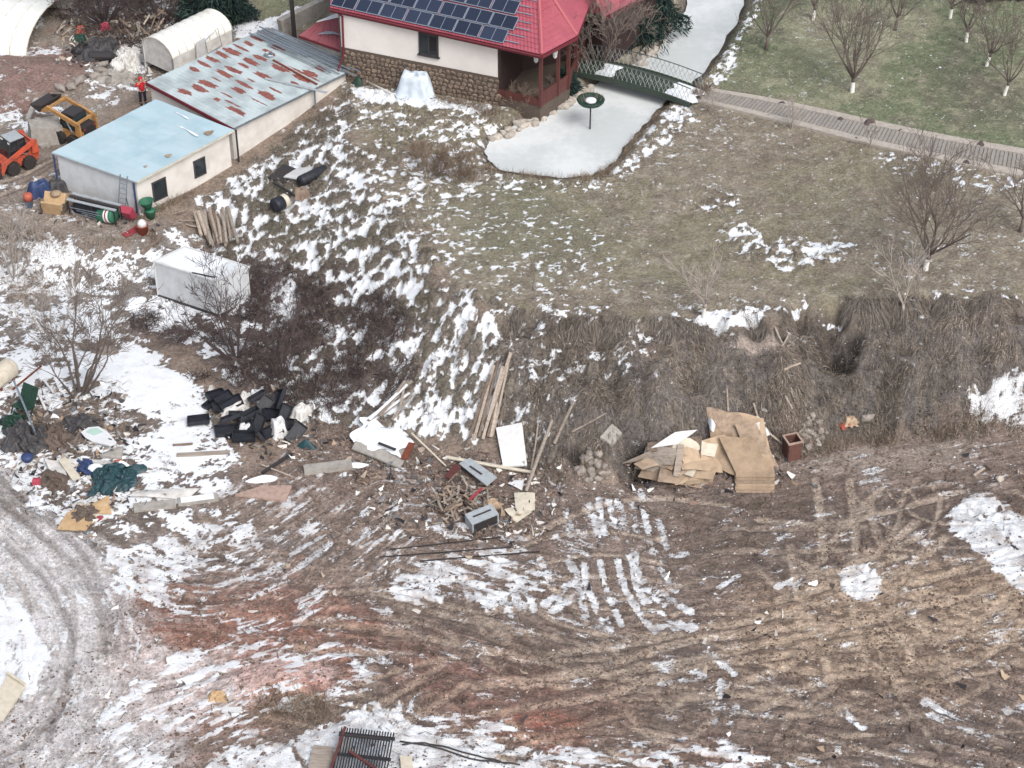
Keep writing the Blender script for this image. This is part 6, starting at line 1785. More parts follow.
def person():
    p = at(143.5, 103.5)
    J = [((0, 0, .95), .13), ((0, 0, 1.2), .12), ((0, 0, 1.42), .13), ((0, 0, 1.52), .055), ((0, -.02, 1.6), .08), ((0, -.02, 1.7), .09), ((0, -.01, 1.77), .06),
         ((.19, 0, 1.42), .06), ((.34, -.1, 1.28), .05), ((.16, -.2, 1.5), .038), ((.12, -.19, 1.56), .03),
         ((-.19, 0, 1.42), .06), ((-.34, -.1, 1.28), .05), ((-.16, -.2, 1.5), .038), ((-.12, -.19, 1.56), .03),
         ((.1, 0, .9), .1), ((.12, -.02, .5), .065), ((.13, .02, .1), .045), ((.13, -.14, .04), .04), ((-.1, 0, .9), .1), ((-.13, -.01, .5), .065), ((-.14, .03, .1), .045), ((-.15, -.13, .04), .04)]
    E = [(0, 1), (1, 2), (2, 3), (3, 4), (4, 5), (5, 6), (2, 7), (7, 8), (8, 9), (9, 10), (2, 11), (11, 12), (12, 13), (13, 14), (0, 15), (15, 16), (16, 17), (17, 18), (0, 19), (19, 20), (20, 21), (21, 22)]
    n = len(J)
    for s in (1, -1):   # fingers and thumb
        w = 10 if s > 0 else 14
        for k in range(5):
            off = (k - 2) * .016
            b0 = (s * (.115 - .005 * k), -.19 + off, 1.58); L = (.05, .075, .08, .075, .06)[k]
            J.append(((s * .10, -.185 + off * 1.2, 1.585 + L * .5), .009)); J.append(((s * .075, -.18 + off * 1.1, 1.59 + L), .008))
            E += [(w, n), (n, n + 1)]; n += 2
    o = skin_mesh('person', J, E, M['skin'], 1)
    o.location = p; o.rotation_euler = (0, 0, R(25)); o.scale = (1.2, 1.2, 1.04)
    tag(o, 'person in red jacket and dark trousers standing behind the blue-roofed shed, hands raised', 'person')
    jk = skin_mesh('jacket', [((0, 0, .86), .165), ((0, 0, 1.1), .16), ((0, 0, 1.4), .165), ((0, 0, 1.5), .085), ((.2, 0, 1.42), .085), ((.35, -.1, 1.28), .075), ((.2, -.19, 1.46), .052), ((-.2, 0, 1.42), .085), ((-.35, -.1, 1.28), .075), ((-.2, -.19, 1.46), .052)],
                   [(0, 1), (1, 2), (2, 3), (2, 4), (4, 5), (5, 6), (2, 7), (7, 8), (8, 9)], M['jacket']); jk.parent = o
    hood = MB().lathe([(.06, 1.52), (.115, 1.58), (.125, 1.7), (.1, 1.79), (.02, 1.83)], 12, (0, .035, 0)).build('hood', M['jacket'], o, True)
    tr = skin_mesh('trousers', [((0, 0, .98), .14), ((.1, 0, .86), .115), ((.12, -.02, .5), .082), ((.13, .02, .09), .065), ((-.1, 0, .86), .115), ((-.13, -.01, .5), .082), ((-.14, .03, .09), .065)], [(0, 1), (1, 2), (2, 3), (0, 4), (4, 5), (5, 6)], M['trouser']); tr.parent = o
    for s in (1, -1):
        MB().box((s * .135, -.06, .05), (.11, .28, .1), None, 0, .8).build('shoe', M['shoe'], o)
person()

# ------------------------------------------------------------------ things standing about
def local(mb, c):
    mb.v = [tuple(Vector(v) - c) for v in mb.v]; return mb
def board(name, pa, pb, w, th, mat, label, cat, za=.05, zb=.05, group=None, snow=0, twist=0.0):
    """plank or pole lying between two picture-surveyed ground points"""
    a, b = at(*pa, za), at(*pb, zb); c = (a + b) / 2
    o = local(MB().bar(a, b, w, th, up=(math.sin(twist), 0, math.cos(twist))), c).build(name, M[mat], None, False, c)
    tag(o, label, cat, group)
    if snow:
        u = Vector((0, 0, th / 2 + .012))
        d = b - a; s = MB().bar(a - c + d * .08 + u, b - c - d * .1 + u, w * .8, .03); s.build('snow_cover', M['snow'], o)
    return o
def pole(name, pa, pb, r, mat, label, cat, za=.05, zb=.05, group=None):
    a, b = at(*pa, za), at(*pb, zb)
    m_ = a.lerp(b, .5) + Vector((random.uniform(-.03, .03), random.uniform(-.03, .03), 0))
    o = MB().tube([Vector(), m_ - a, b - a], [r, r * .95, r * .85], 7).build(name, M[mat], None, False, a)
    return tag(o, label, cat, group)
def sheet(name, corners, mat, label, cat, z=.08, th=.03, bend=.06, group=None, seed=0, tilt=(0, 0, 0, 0), parts=None):
    """flat, slightly warped panel with ground-surveyed corners"""
    rn = random.Random(seed); P4 = [at(*c, z + dz) for c, dz in zip(corners, tilt)]; c0 = sum(P4, Vector()) / 4; ph = rn.uniform(0, 6)
    def fn(u, v):
        q = P4[0].lerp(P4[1], u).lerp(P4[3].lerp(P4[2], u), v) - c0
        return q + Vector((0, 0, bend * math.sin(u * 3 + ph) * math.sin(v * 2.5 + ph)))
    o = MB().grid(fn, 8, 8, 0, th).build(name, M[mat], None, False, c0)
    return tag(o, label, cat, group)

def crumple(name, corners, mat, label, cat, hgt=.35, seed=0, n=22, z=.05):
    rn = random.Random(seed); P4 = [at(*c, z) for c in corners]; c0 = sum(P4, Vector()) / 4
    ph = [rn.uniform(0, 6.28) for _ in range(8)]
    def fn(u, v):
        q = P4[0].lerp(P4[1], u).lerp(P4[3].lerp(P4[2], u), v)
        e = math.sin(u * math.pi) ** .5 * math.sin(v * math.pi) ** .5
        h = (1 - abs(math.sin(u * 7 + 3 * v + 1.5 * math.sin(5 * v + ph[5]) + ph[0]))) * .35 + (1 - abs(math.sin(v * 8 - 4 * u + 1.2 * math.sin(6 * u) + ph[1]))) * .3 + (1 - abs(math.sin((u + v) * 17 + 2 * math.sin(7 * u + ph[6]) + ph[2]))) * .2 + (1 - abs(math.sin((u * 1.3 - v) * 29 + 2 * math.sin(9 * v + ph[7])))) * .15
        w = Vector((math.sin(v * 11 + ph[3]) * .16 + math.sin(v * 27 + ph[4]) * .07, math.sin(u * 12 + ph[4]) * .16 + math.sin(u * 31 + ph[3]) * .07, 0))
        return q - c0 + w + Vector((0, 0, hgt * e * (.35 + h) - .03))
    o = MB().grid(fn, n * 2, n * 2).build(name, M[mat], None, False, c0); return tag(o, label, cat)
# white box container below the sheds
def container():
    A, B, C = P(154, 261, 3.55), P(216, 281, 3.55), P(247, 266, 3.55); D = A + C - B
    t = thing('box_container', 'white box container with snow on its top in front of log pile', 'container', Vector((A.x, A.y, 1.1)))
    l = [v - t.location for v in (A, B, C, D)]
    def lo(v, z): return Vector((v.x, v.y, z))
    MB().prism([lo(v, .12) for v in l], (0, 0, 2.3)).build('body', M['panel_white'], t)
    for a, b in ((0, 1), (1, 2), (2, 3), (3, 0)):
        MB().bar(lo(l[a], 2.42), lo(l[b], 2.42), .1, .1).build('top_rail', M['white_board'], t)
        MB().bar(lo(l[a], .1), lo(l[b], .1), .12, .14).build('bottom_rail', M['steel_dark'], t)
    for v in l: MB().bar(lo(v, 0), lo(v, 2.45), .1, .1).build('corner_post', M['white_board'], t)
    MB().grid(lambda u, v: lo(l[0].lerp(l[1], u * .72 + .02).lerp(l[3].lerp(l[2], u * .72 + .02), v * .92 + .03), 2.46 + .09 * math.sin(u * 3.1) * math.sin(v * 3.1) + .02 * math.sin(9 * u)), 14, 8).build('snow_cover', M['snow'], t, True)
    n = (l[1] - l[0]).cross(Vector((0, 0, 1))).normalized()
    for k in range(1, 6):
        q = l[0].lerp(l[1], k / 6) + n * .012
        MB().bar(lo(q, .2), lo(q, 2.35), .02, .02).build('panel_seam', M['panel_white'], t)
    q = l[0].lerp(l[1], .62); q2 = l[0].lerp(l[1], .98)
    MB().bar(lo(q, 2.5), lo(q2, 2.5) + Vector((0, .25, 0)), .06, .06).build('roof_bar', M['steel_dark'], t)
container()
# log pile
lg = []
for k in range(22):
    x0 = 196 + k * 1.55 + random.uniform(-.6, .6); y0 = 222 + random.uniform(-4, 3) - (4 if 6 < k < 14 else 0); x1 = x0 + random.uniform(4, 12); y1 = 247 + random.uniform(-4, 5)
    pole('log', (x0, y0), (x1, y1), random.uniform(.07, .13), random.choice(('wood_old', 'wood_grey', 'wood_pale')), ORD[k] + ' split log from the left in the pile behind the white container', 'log', random.uniform(.3, .9), random.uniform(.1, .6), 'logs piled behind the container')
for k in range(9):
    x0 = random.uniform(172, 196); y0 = random.uniform(216, 232)
    pole('branch_stick', (x0, y0), (x0 + random.uniform(8, 22), y0 + random.uniform(-4, 10)), .035, 'wood_grey', 'grey stick in the brush left of the log pile', 'stick', .15, .3, 'sticks left of the log pile')

# yard things in front of the blue shed
def bucket(px, py, r, h_, mat, label, cat, name='bucket', inner='dark', extra=None, z=0, tilt=None):
    t = thing(name, label, cat, at(px, py, z))
    rm = rot(*tilt) if tilt else None
    MB().lathe([(r * .8, 0), (r, h_), (r * 1.06, h_), (r * 1.06, h_ - .05), (r * .94, h_ - .04), (r * .74, .04)], 16, (0, 0, 0), rm).build('pail', M[mat], t, True)
    MB().tube([(rm or Matrix.Identity(3)) @ Vector((r * math.cos(a / 8 * 3.14159), -.02, h_ + r * .55 * math.sin(a / 8 * 3.14159))) for a in range(9)], .015, 4).build('handle', M['steel'], t)
    return t
t = bucket(29.5, 207, .27, .55, 'blue_pale', 'pale blue bucket with an orange top by the ochre armchair', 'bucket')
MB().lathe([(.3, .5), (.27, .85), (.2, .92), (.02, .93)], 14).build('orange_lid', M['orange_plastic'], t, True)
# armchair
a = at(53, 214); t = thing('armchair', 'ochre upholstered armchair lying broken by the shed gable', 'armchair', a, R(-14))
MB().box((0, .55, .72), (1.35, .25, .85), rot(R(-35), 0, 0)).build('backrest', M['card_yellow'], t)
MB().box((.05, 0, .32), (1.4, .16, 1.15), rot(R(14), 0, 0), 0, .92).build('seat', M['card_yellow'], t)
MB().lathe([(.3, 0), (.34, .12), (.2, .2), (.02, .22)], 12, (.05, .65, 1.0)).build('cushion', M['card'], t, True)
for s in (-1, 1): MB().box((s * .66, .3, .4), (.16, .8, .5)).build('armrest', M['cloth_brown'], t)
draped('blue_sheet', 40, 194, .8, .5, .9, M['blue_plastic'], 'crumpled dark blue sheeting behind the ochre armchair', 'sheeting', .3, 8, .25)
draped('dark_sacks', 58, 190, .7, .5, .7, M['tarp_dark'], 'dark sacks with snow in the corner of the shed gable', 'sacks', .3, 9, .25)
# rack with dark clutter along the gable
a, b = at(70, 214), at(116, 226); hd = heading(a, b); L = (b - a).length
t = thing('metal_rack', 'long dark metal rack with pale top slats along the shed gable', 'rack', a, hd)
for x in (0, .5, 1):
    for y in (0, .7): MB().bar((x * L, y, 0), (x * L, y, 1.0), .06, .06).build('leg', M['steel_dark'], t)
for k, y in enumerate((.05, .38, .66)): MB().bar((-.1, y, 1.0 + .03 * k), (L + .1, y, 1.0), .2, .05).build('top_slat', M['grey_board'] if k != 1 else M['steel_dark'], t)
MB().box((L / 2, .4, .45), (L * .95, .6, .6), None, 0, .9).build('lower_box', M['black_plastic'], t)
for k in range(4): MB().tube([(random.uniform(0, L * .3), -.05 - .05 * k, .2 + .15 * k), (L * random.uniform(.7, 1), -.1 - .05 * k, .15 + .2 * k)], .025, 5).build('stored_pipe', M['steel'], t)
# green drum lying on its side
p = at(108, 222); t = thing('drum', 'green drum with white label lying at the ladder foot', 'drum', p, R(-25))
rm = rot(0, R(78), 0)
MB().lathe([(.02, -.55), (.4, -.55), (.43, -.5), (.43, .5), (.4, .55), (.02, .55)], 18, (0, 0, .43), rm).build('shell', M['green_plastic'], t, True)
MB().lathe([(.435, .0), (.438, .02), (.438, .33), (.435, .35)], 18, (0, 0, .43), rm).build('label_band', M['label_white'], t, True)
MB().lathe([(.441, .12), (.441, .22)], 18, (0, 0, .43), rm).build('label_stripe', M['red_plastic'], t, True)
# red wheelbarrow tub
p = at(131, 222); t = thing('wheelbarrow', 'pinkish red wheelbarrow tipped upright against the shed corner', 'wheelbarrow', p, R(-20))
rm = rot(R(-62), 0, 0)
mb = MB(); tub = [(-.42, -.5), (.42, -.5), (.34, .55), (-.34, .55)]
def tubp(q, s, z): return rm @ Vector((q[0] * s, q[1] * s, z)) + Vector((0, 0, .75))
vs_ = [tubp(q, 1, .0) for q in tub] + [tubp(q, .62, -.38) for q in tub] + [tubp(q, .92, 0) for q in tub] + [tubp(q, .56, -.33) for q in tub]
mb.add(vs_, [(0, 1, 5, 4), (1, 2, 6, 5), (2, 3, 7, 6), (3, 0, 4, 7), (4, 5, 6, 7), (0, 8, 9, 1), (1, 9, 10, 2), (2, 10, 11, 3), (3, 11, 8, 0), (8, 12, 13, 9), (9, 13, 14, 10), (10, 14, 15, 11), (11, 15, 12, 8), (12, 15, 14, 13)])
mb.build('tray', M['pink_plastic'], t)
for s in (-1, 1): MB().tube([(s * .2, .25, .1), (s * .28, .35, .9), (s * .3, .3, 1.35)], .025, 5).build('handle', M['steel_dark'], t)
wheel(t, 0, .2, .18, .1, M['steel'])
board('red_sheet', (124, 236), (140, 228), .5, .05, 'red_plastic', 'flat faded red panel on the ground below the wheelbarrow', 'panel', .06, .06)
t = bucket(143, 233, .36, .6, 'orange_plastic', 'big orange bucket with white rag inside, beside the wheelbarrow', 'bucket')
MB().lathe([(.3, .5), (.26, .75), (.12, .9), (.02, .92)], 9).build('rag', M['white_board'], t, True)
p = at(151, 218); t = thing('watering_can', 'green plastic funnel barrel next to the orange bucket at the shed wall', 'barrel', p)
MB().lathe([(.22, 0), (.3, .5), (.34, .55), (.2, .62)], 14).build('body', M['green_plastic'], t, True)
MB().lathe([(.16, .6), (.42, 1.15), (.46, 1.2), (.4, 1.18), (.14, .66)], 14, (0, 0, 0), rot(0, R(-8), 0)).build('funnel', M['green_plastic'], t, True)
MB().tube([(.3, 0, .4), (.5, 0, .6), (.5, 0, .9), (.35, 0, 1.0)], .03, 5).build('handle', M['green_plastic'], t)

board('plank', (142, 256), (162, 238), .25, .06, 'wood_old', 'brown plank lying on the yard rim left of the log pile', 'plank', .12, .15)
# concrete block and pale slabs near the loaders
t = MB().box((0, 0, .6), (2.2, 1.6, 1.35), rot(0, 0, R(20)), 0, .85, .08).build('concrete_block', M['concrete'], None, False, at(48, 140)); tag(t, 'pale concrete block between the two skid loaders', 'concrete block')
for k, (x0, y0, x1, y1) in enumerate(((37, 146, 58, 136), (40, 149, 60, 140), (28, 122, 38, 106))):
    board('concrete_beam', (x0, y0), (x1, y1), .3, .2, 'concrete', ('pale beam under the lifted bucket', 'pale beam nearest the blue roof by the loaders', 'pale sloped beam behind the orange loader arm')[k], 'beam', .12, .5 if k == 2 else .12)

# rubbish heap top left
crumple('tarp_heap', [(78, 62), (122, 60), (122, 42), (84, 44)], 'tarp_dark', 'dark tarpaulin heap in front of the thicket at the top left', 'tarpaulin', .95, 31, 26)
crumple('tarp_heap', [(72, 58), (92, 58), (94, 46), (76, 48)], 'steel_dark', 'small dark tarpaulin left of the big dark heap', 'tarpaulin', .7, 32, 14)
tag(MB().tube([(-.1, 0, .3), (1.4, -.2, .4)], .32, 12).build('dark_pipe', M['steel_dark'], None, False, at(93, 60)), 'short thick dark pipe at the front of the dark tarpaulin heap', 'pipe')
crumple('white_sheet', [(112, 72), (140, 74), (142, 50), (116, 50)], 'tarp_white', 'crumpled white sheeting by the dark tarpaulin heap', 'sheeting', .8, 33, 22)
crumple('white_sheet', [(96, 86), (134, 86), (134, 74), (102, 74)], 'concrete', 'greyish crumpled sheeting between the person and dark pipe', 'sheeting', .6, 34, 18)
draped('red_bag', 105, 30, .4, .3, .55, M['pink_plastic'], 'magenta bag at the foot of the dark thicket', 'bag', 0, 15)
draped('red_bag', 81, 32, .36, .3, .45, M['orange_plastic'], 'orange bag near the sagging tunnel end', 'bag', 0, 16)
draped('green_bag', 80, 40, .5, .4, .4, M['dark_green'], 'dark green bag below the orange bag', 'bag', 0, 17)
for k in range(26):
    x0, y0 = random.uniform(118, 160), random.uniform(22, 42)
    pole('dead_branch', (x0, y0), (x0 + random.uniform(-10, 14), y0 + random.uniform(-9, 7)), random.uniform(.04, .12), random.choice(('brush_brown', 'wood_pale', 'wood_grey')), 'cut branch in the pale brushwood heap left of the arched shelter', 'branch', random.uniform(.1, 1.2), random.uniform(.1, 1.2), 'cut branches in the brushwood heap')
for k in range(7):
    x0, y0 = 56 + k * 3, 30 + random.uniform(0, 10)
    pole('dead_branch', (x0, y0), (x0 + random.uniform(4, 14), y0 + random.uniform(-6, 3)), .05, 'wood_pale', 'pale stick on the soil beside the sagging tunnel', 'stick', .1, .4, 'sticks beside the sagging tunnel')
for k, (x, y) in enumerate(((72, 88), (80, 82), (100, 72), (95, 78), (110, 84), (104, 66), (60, 90))):
    o = place_mesh(random.choice(rocks_grey), 'concrete_chunk', at(x, y, .15), random.uniform(0, 6), (random.uniform(1.2, 2.2), random.uniform(1, 1.6), random.uniform(.8, 1.3)))
    tag(o, 'grey rubble chunk on the snowy ground in front of the tarpaulin heap', 'rubble', 'rubble chunks by the tarpaulin heap')
# parked dark car at the top right, on the snow strip
p = P(998, -2, zg(P(998, -2, 6.3).x, P(998, -2, 6.3).y)); t = thing('parked_car', 'dark parked car cut by the top edge at the right', 'car', p, R(6))
MB().prism([(-2.1, -.85, .35), (2.1, -.85, .35), (2.15, -.85, .75), (1.2, -.85, .95), (-2.0, -.85, .98), (-2.15, -.85, .7)], (0, 1.7, 0)).build('body', M['black_plastic'], t)
MB().prism([(-1.7, -.75, .95), (1.0, -.75, .95), (.45, -.75, 1.45), (-1.2, -.75, 1.48)], (0, 1.5, 0)).build('cabin', M['glass'], t)
for x in (-1.3, 1.3):
    for y in (-.75, .75): wheel(t, x, y, .32, .22, M['steel'])

# tank and panel wreck on the tussock slope
p = at(272, 214); q = at(326, 168)
c = at(300, 192)
t = thing('tank', 'black cylinder tank lying on the snowy tussock slope, upper of two', 'tank', at(313, 180, .3), heading(p, q))
MB().lathe([(.02, -1.0), (.3, -1.0), (.34, -.92), (.34, .92), (.3, 1.0), (.02, 1.0)], 16, (0, 0, .1), rot(0, R(90), 0)).build('shell', M['black_plastic'], t, True)
for x in (-.5, .5): MB().lathe([(.35, -.03), (.35, .03)], 16, (x, 0, .1), rot(0, R(90), 0)).build('band', M['steel_dark'], t)
t = thing('tank', 'dark blue round drum with white end on the slope below the black tank', 'drum', at(280, 212, .3), heading(p, q))
MB().lathe([(.02, -.4), (.4, -.4), (.44, -.34), (.44, .2), (.02, .2)], 16, (0, 0, .1), rot(0, R(90), 0)).build('shell', M['black_plastic'], t, True)
MB().lathe([(.42, .21), (.43, .5), (.3, .62), (.02, .64)], 16, (0, 0, .1), rot(0, R(90), 0)).build('white_end', M['cream_board'], t, True)
sheet('snowy_panel', [(284, 182), (296, 171), (313, 174), (303, 186)], 'white_board', 'white snowy panel leaning beside the black tank', 'panel', .3, .08, .03)
sheet('ribbed_sheet', [(268, 181), (284, 169), (298, 172), (284, 184)], 'steel_dark', 'dark ribbed panel left of the white snowy panel', 'panel', .2, .1, .05)
board('steel_beam', (274, 190), (296, 203), .12, .12, 'steel_dark', 'thin dark beam between the black tank and drum', 'beam', .3, .3)
draped('straw_bale', 301, 198, .55, .45, .5, M['brush_brown'], 'brown straw clump beside the black tank', 'straw', 0, 21, .2)
o = mound('snow_capped_slab', 136, 302, .8, .6, .3, M['snow'], 'smooth white snow-capped slab left of the box container', 'slab', .4, 31, .15)
t = thing('fuel_tank', 'white rusty-bottomed cylinder tank cut by the left edge', 'tank', at(2, 384, .45), R(60))
MB().lathe([(.02, -.9), (.5, -.9), (.58, -.78), (.58, .78), (.5, .9), (.02, .9)], 18, (0, 0, .1), rot(0, R(90), 0)).build('shell', M['cream_board'], t, True)
for x in (-.5, .5): MB().box((x, 0, -.4), (.15, .9, .3)).build('foot', M['rust'], t)
o = mound('tyre_heap', 208, 336, .32, .3, .16, M['snow'], 'small snow-topped lump in the brambles below the container', 'lump', 0, 33)
o = mound('stone_slab', 85, 366, .9, .45, .3, M['snow'], 'snow-covered slab behind the grey many-stemmed tree', 'slab', .2, 34, .2)
o = mound('stone_slab', 105, 352, .9, .5, .35, M['rock'], 'grey stone hump right of the snow-covered slab', 'stone', .2, 35, .2)

# ---- dump on the lower left
def crate(loc, rx, ry, rz_, label, group, s=(1.05, .6, .2)):
    t = thing('crate', label, 'crate', loc, 0, group); t.rotation_euler = (rx, ry, rz_)
    x, y, z = s
    MB().box((0, 0, .02), (x, y, .03)).build('base', M['black_plastic'], t)
    for (c, d) in (((0, y / 2, z / 2), (x, .03, z)), ((0, -y / 2, z / 2), (x, .03, z)), ((x / 2, 0, z / 2), (.03, y - .04, z)), ((-x / 2, 0, z / 2), (.03, y - .04, z))):
        MB().box(c, d).build('side', M['black_plastic'], t)
    return t
first = None
for k, (x, y, z, a, tl) in enumerate(((216, 400, .2, .7, .3), (224, 404, .35, .75, .2), (232, 408, .25, .6, -.3), (221, 410, .15, .7, .5), (199, 424, .15, .1, .05), (240, 420, .3, .2, .4), (232, 424, .35, .1, -.4), (226, 434, .1, .3, .2), (246, 432, .2, 0, .7), (258, 430, .45, 1.4, .9), (250, 424, .55, .5, .3), (264, 412, .4, .8, .6), (270, 420, .35, .9, .8), (258, 405, .5, .7, .4), (280, 408, .4, 1.2, .7), (284, 418, .3, 1.3, .8), (290, 428, .2, 1.0, .9), (296, 436, .15, 1.1, .6), (244, 440, .15, .2, .1), (262, 440, .2, 1.5, .8), (212, 406, .1, .7, .2), (274, 434, .2, .4, .5))):
    nm = {4: 'black plastic crate lying alone on the snow left of the crate heap', 9: 'upright black plastic crate at the front of the crate heap'}.get(k, 'black plastic crate jumbled in the heap below the brambles')
    loc = at(x, y, z)
    sc = random.uniform(.85, 1.15)
    if first is None: first = crate(loc, tl, tl * .6, a, nm, 'black crates in the heap')
    else:
        c_ = dup(first, loc, 0, nm, sc); c_.rotation_euler = (tl * random.choice((-1, 1)), tl * .7 * random.choice((-1, 1)), a + random.uniform(-.2, .2))
for k, (pa, pb) in enumerate((((219, 431), (228, 440)), ((224, 430), (232, 439)))): board('black_slat', pa, pb, .14, .05, 'black_plastic', ('black slat on the snow, left of the pair below the crate heap', 'black slat on the snow, right of the pair below the crate heap')[k], 'slat', .05, .05)
for k, (x, y, sx, sy, h_, lb) in enumerate(((247, 427, .5, .75, .5, 'white rounded foam piece at the front of the crate heap'), (279, 432, .5, .6, .8, 'white pointed foam sheet right of the upright crate'), (236, 411, .9, .35, .4, 'pale foam slab across the middle of the crate heap'), (302, 415, .6, .5, .5, 'white scrap at the right end of the crate heap'), (245, 400, .5, .4, .4, 'grey-white scrap between the two upper crate groups'), (210, 395, .9, .2, .25, 'thin white strip above the upper left crates'))):
    draped('foam_scrap', x, y, sx, sy, h_, M['white_board'] if k < 2 else M['tarp_white'], lb, 'foam scrap', .3 * k, 50 + k, .1)
mound('teal_bag', 307, 446, .6, .4, .35, M['tarp_teal'], 'dark teal bag at the lower right of the crate heap', 'bag', 0, 61, .4)
board('plank', (177, 457), (230, 453), .28, .07, 'wood_grey', 'long grey plank on the snow below the crate heap', 'plank')
board('plank', (173, 447), (193, 446), .14, .05, 'wood_old', 'short brown plank on the snow left of the crate heap', 'plank')
board('pipe_rail', (262, 474), (292, 456), .16, .1, 'steel_dark', 'dark bar on the mud right of the long grey plank', 'bar', .06, .15)
board('plank', (262, 466), (292, 478), .07, .06, 'wood_pale', 'thin pale stick crossing the dark bar', 'stick', .1, .1)
board('kerb_slab', (134, 510), (176, 505), .55, .18, 'concrete', 'grey concrete slab lying below the teal tarp, left of two', 'slab', .08, .08, snow=0)
board('kerb_slab', (178, 504), (218, 498), .5, .18, 'concrete', 'grey concrete slab below the crate heap, right of two', 'slab', .08, .08, snow=1)
sheet('white_film', [(128, 500), (150, 488), (200, 492), (186, 500)], 'tarp_white', 'crumpled white film behind the grey concrete slabs', 'film', .1, .03, .15, seed=3)
sheet('slab', [(235, 497), (262, 486), (292, 487), (286, 502)], 'concrete_red', 'pinkish broken slab on the mud below the thin stick', 'slab', .1, .12, .05, seed=4)
o = mound('snow_lump', 262, 480, .9, .3, .35, M['snow'], 'snow lump behind the pinkish broken slab', 'snow lump', .2, 36, .2)
# car door
a, b = at(84, 432), at(119, 446); hd = heading(a, b); L = (b - a).length
t = thing('car_door', 'white car door with greenish window lying on the dump', 'car door', at(101, 441, .25), hd)
rm = rot(R(12), R(-4), 0)
out = [(-L * .5, -.15), (-L * .42, .28), (-L * .2, .52), (L * .1, .38), (L * .5, -.08), (L * .42, -.42), (-.1, -.5), (-L * .3, -.38)]
MB().prism([rm @ Vector((x, y, 0)) for x, y in out], rm @ Vector((0, 0, .12))).build('skin', M['car_door'], t)
MB().prism([rm @ Vector((x, y, .125)) for x, y in ((-L * .38, -.05), (-L * .34, .22), (-L * .19, .4), (L * .02, .26), (-L * .12, -.12))], rm @ Vector((0, 0, .012))).build('window', M['door_glass'], t)
MB().box(rm @ Vector((L * .32, -.05, .14)), (.2, .05, .04), rm).build('handle', M['steel_dark'], t)
# teal tarpaulin
crumple('tarpaulin', [(88, 498), (128, 494), (146, 468), (98, 466)], 'tarp_teal', 'dark teal crumpled tarpaulin on the dump beside the ochre card', 'tarpaulin', .7, 3)
mound('snow_lump', 96, 472, .45, .25, .2, M['snow'], 'snow patch on the upper left of the teal tarpaulin', 'snow lump', .2, 37, .3).location.z += .35
mound('snow_lump', 122, 468, .4, .22, .18, M['snow'], 'snow patch on the upper right of the teal tarpaulin', 'snow lump', .2, 38, .3).location.z += .35
crumple('brown_sack', [(40, 490), (70, 494), (66, 474), (44, 474)], 'cloth_brown', 'brown crumpled sack left of the teal tarpaulin', 'sack', .55, 5, 14)
draped('red_cloth', 37, 484, .3, .25, .3, M['pink_plastic'], 'small red cloth at the left end of the brown sack', 'cloth', 0, 41)
crumple('dark_blue_cloth', [(78, 476), (94, 476), (94, 464), (80, 463)], 'blue_plastic', 'dark blue cloth between the brown sack and teal tarpaulin', 'cloth', .4, 6, 12)
sheet('white_board', [(60, 468), (66, 462), (82, 484), (74, 487)], 'cream_board', 'cream board standing askew over the brown sack', 'board', .4, .05, .03)
sheet('white_board', [(46, 466), (62, 464), (68, 482), (50, 474)], 'tarp_white', 'dirty white sheet behind the brown sack', 'sheet', .3, .03, .1)
sheet('white_film', [(66, 462), (120, 460), (126, 466), (72, 468)], 'tarp_white', 'white film strip above the teal tarpaulin', 'film', .1, .03, .12)
draped('orange_rag', 118, 463, .35, .25, .2, M['orange_plastic'], 'orange rag at the top of the teal tarpaulin', 'rag', 0, 42)
sheet('cement_bag', [(102, 459), (112, 450), (124, 450), (122, 460)], 'concrete', 'grey-white bag below the white car door', 'bag', .15, .15, .08)
sheet('card_sheet', [(57, 532), (86, 533), (97, 518), (68, 514)], 'card_yellow', 'flat ochre card sheet nearest the grey track', 'card sheet', .12, .03, .04, seed=6)
sheet('card_sheet', [(70, 516), (92, 506), (110, 500), (112, 516)], 'card_yellow', 'torn ochre card sheet leaning on the teal tarpaulin', 'card sheet', .2, .03, .1, seed=7)
crumple('scrap', [(72, 522), (92, 522), (98, 510), (78, 510)], 'cloth_brown', 'brown scraps between the two ochre card sheets', 'scraps', .25, 9, 12, .15)
draped('red_packet', 100, 519, .22, .16, .15, M['red_plastic'], 'tiny red and white packet on the torn ochre card', 'packet', 0, 43, .1)
o = MB().lathe([(.02, 0), (.22, .06), (.32, .25), (.3, .36), (.18, .42), (.02, .44)], 14).build('blue_tub', M['blue_plastic'], None, True, at(28, 462)); tag(o, 'bright blue round tub on the snow below the green-grey heap', 'tub')
# green-grey heap
crumple('tarp_heap', [(2, 452), (50, 456), (52, 432), (8, 428)], 'tarp_dark', 'grey-green crumpled tarpaulin heap left of the white car door', 'tarpaulin', 1.0, 11, 24)
crumple('tarp_heap', [(34, 450), (72, 452), (70, 428), (40, 426)], 'cloth_brown', 'brownish crumpled heap between the grey-green tarpaulin and car door', 'heap', .7, 12, 20)
crumple('tarp_heap', [(62, 432), (98, 430), (96, 418), (66, 418)], 'tarp_dark', 'dark crumpled sheet above the white car door', 'sheet', .5, 13, 16)
crumple('tarp_heap', [(0, 432), (22, 430), (26, 416), (4, 418)], 'dark_green', 'dark green cloth on the upper left of the heap', 'cloth', .6, 14, 12)
p = at(24, 416, .3); t = thing('green_chair', 'dark green plastic chair standing tilted on the heap', 'chair', p, R(-20))
rm = rot(R(-20), R(12), 0)
MB().box(rm @ Vector((0, .2, .95)), (.9, .06, 1.15), rm).build('backrest', M['dark_green'], t)
for k in range(4): MB().box(rm @ Vector((-.3 + .2 * k, .16, .95)), (.08, .05, 1.0), rm).build('slat', M['dark_green'], t)
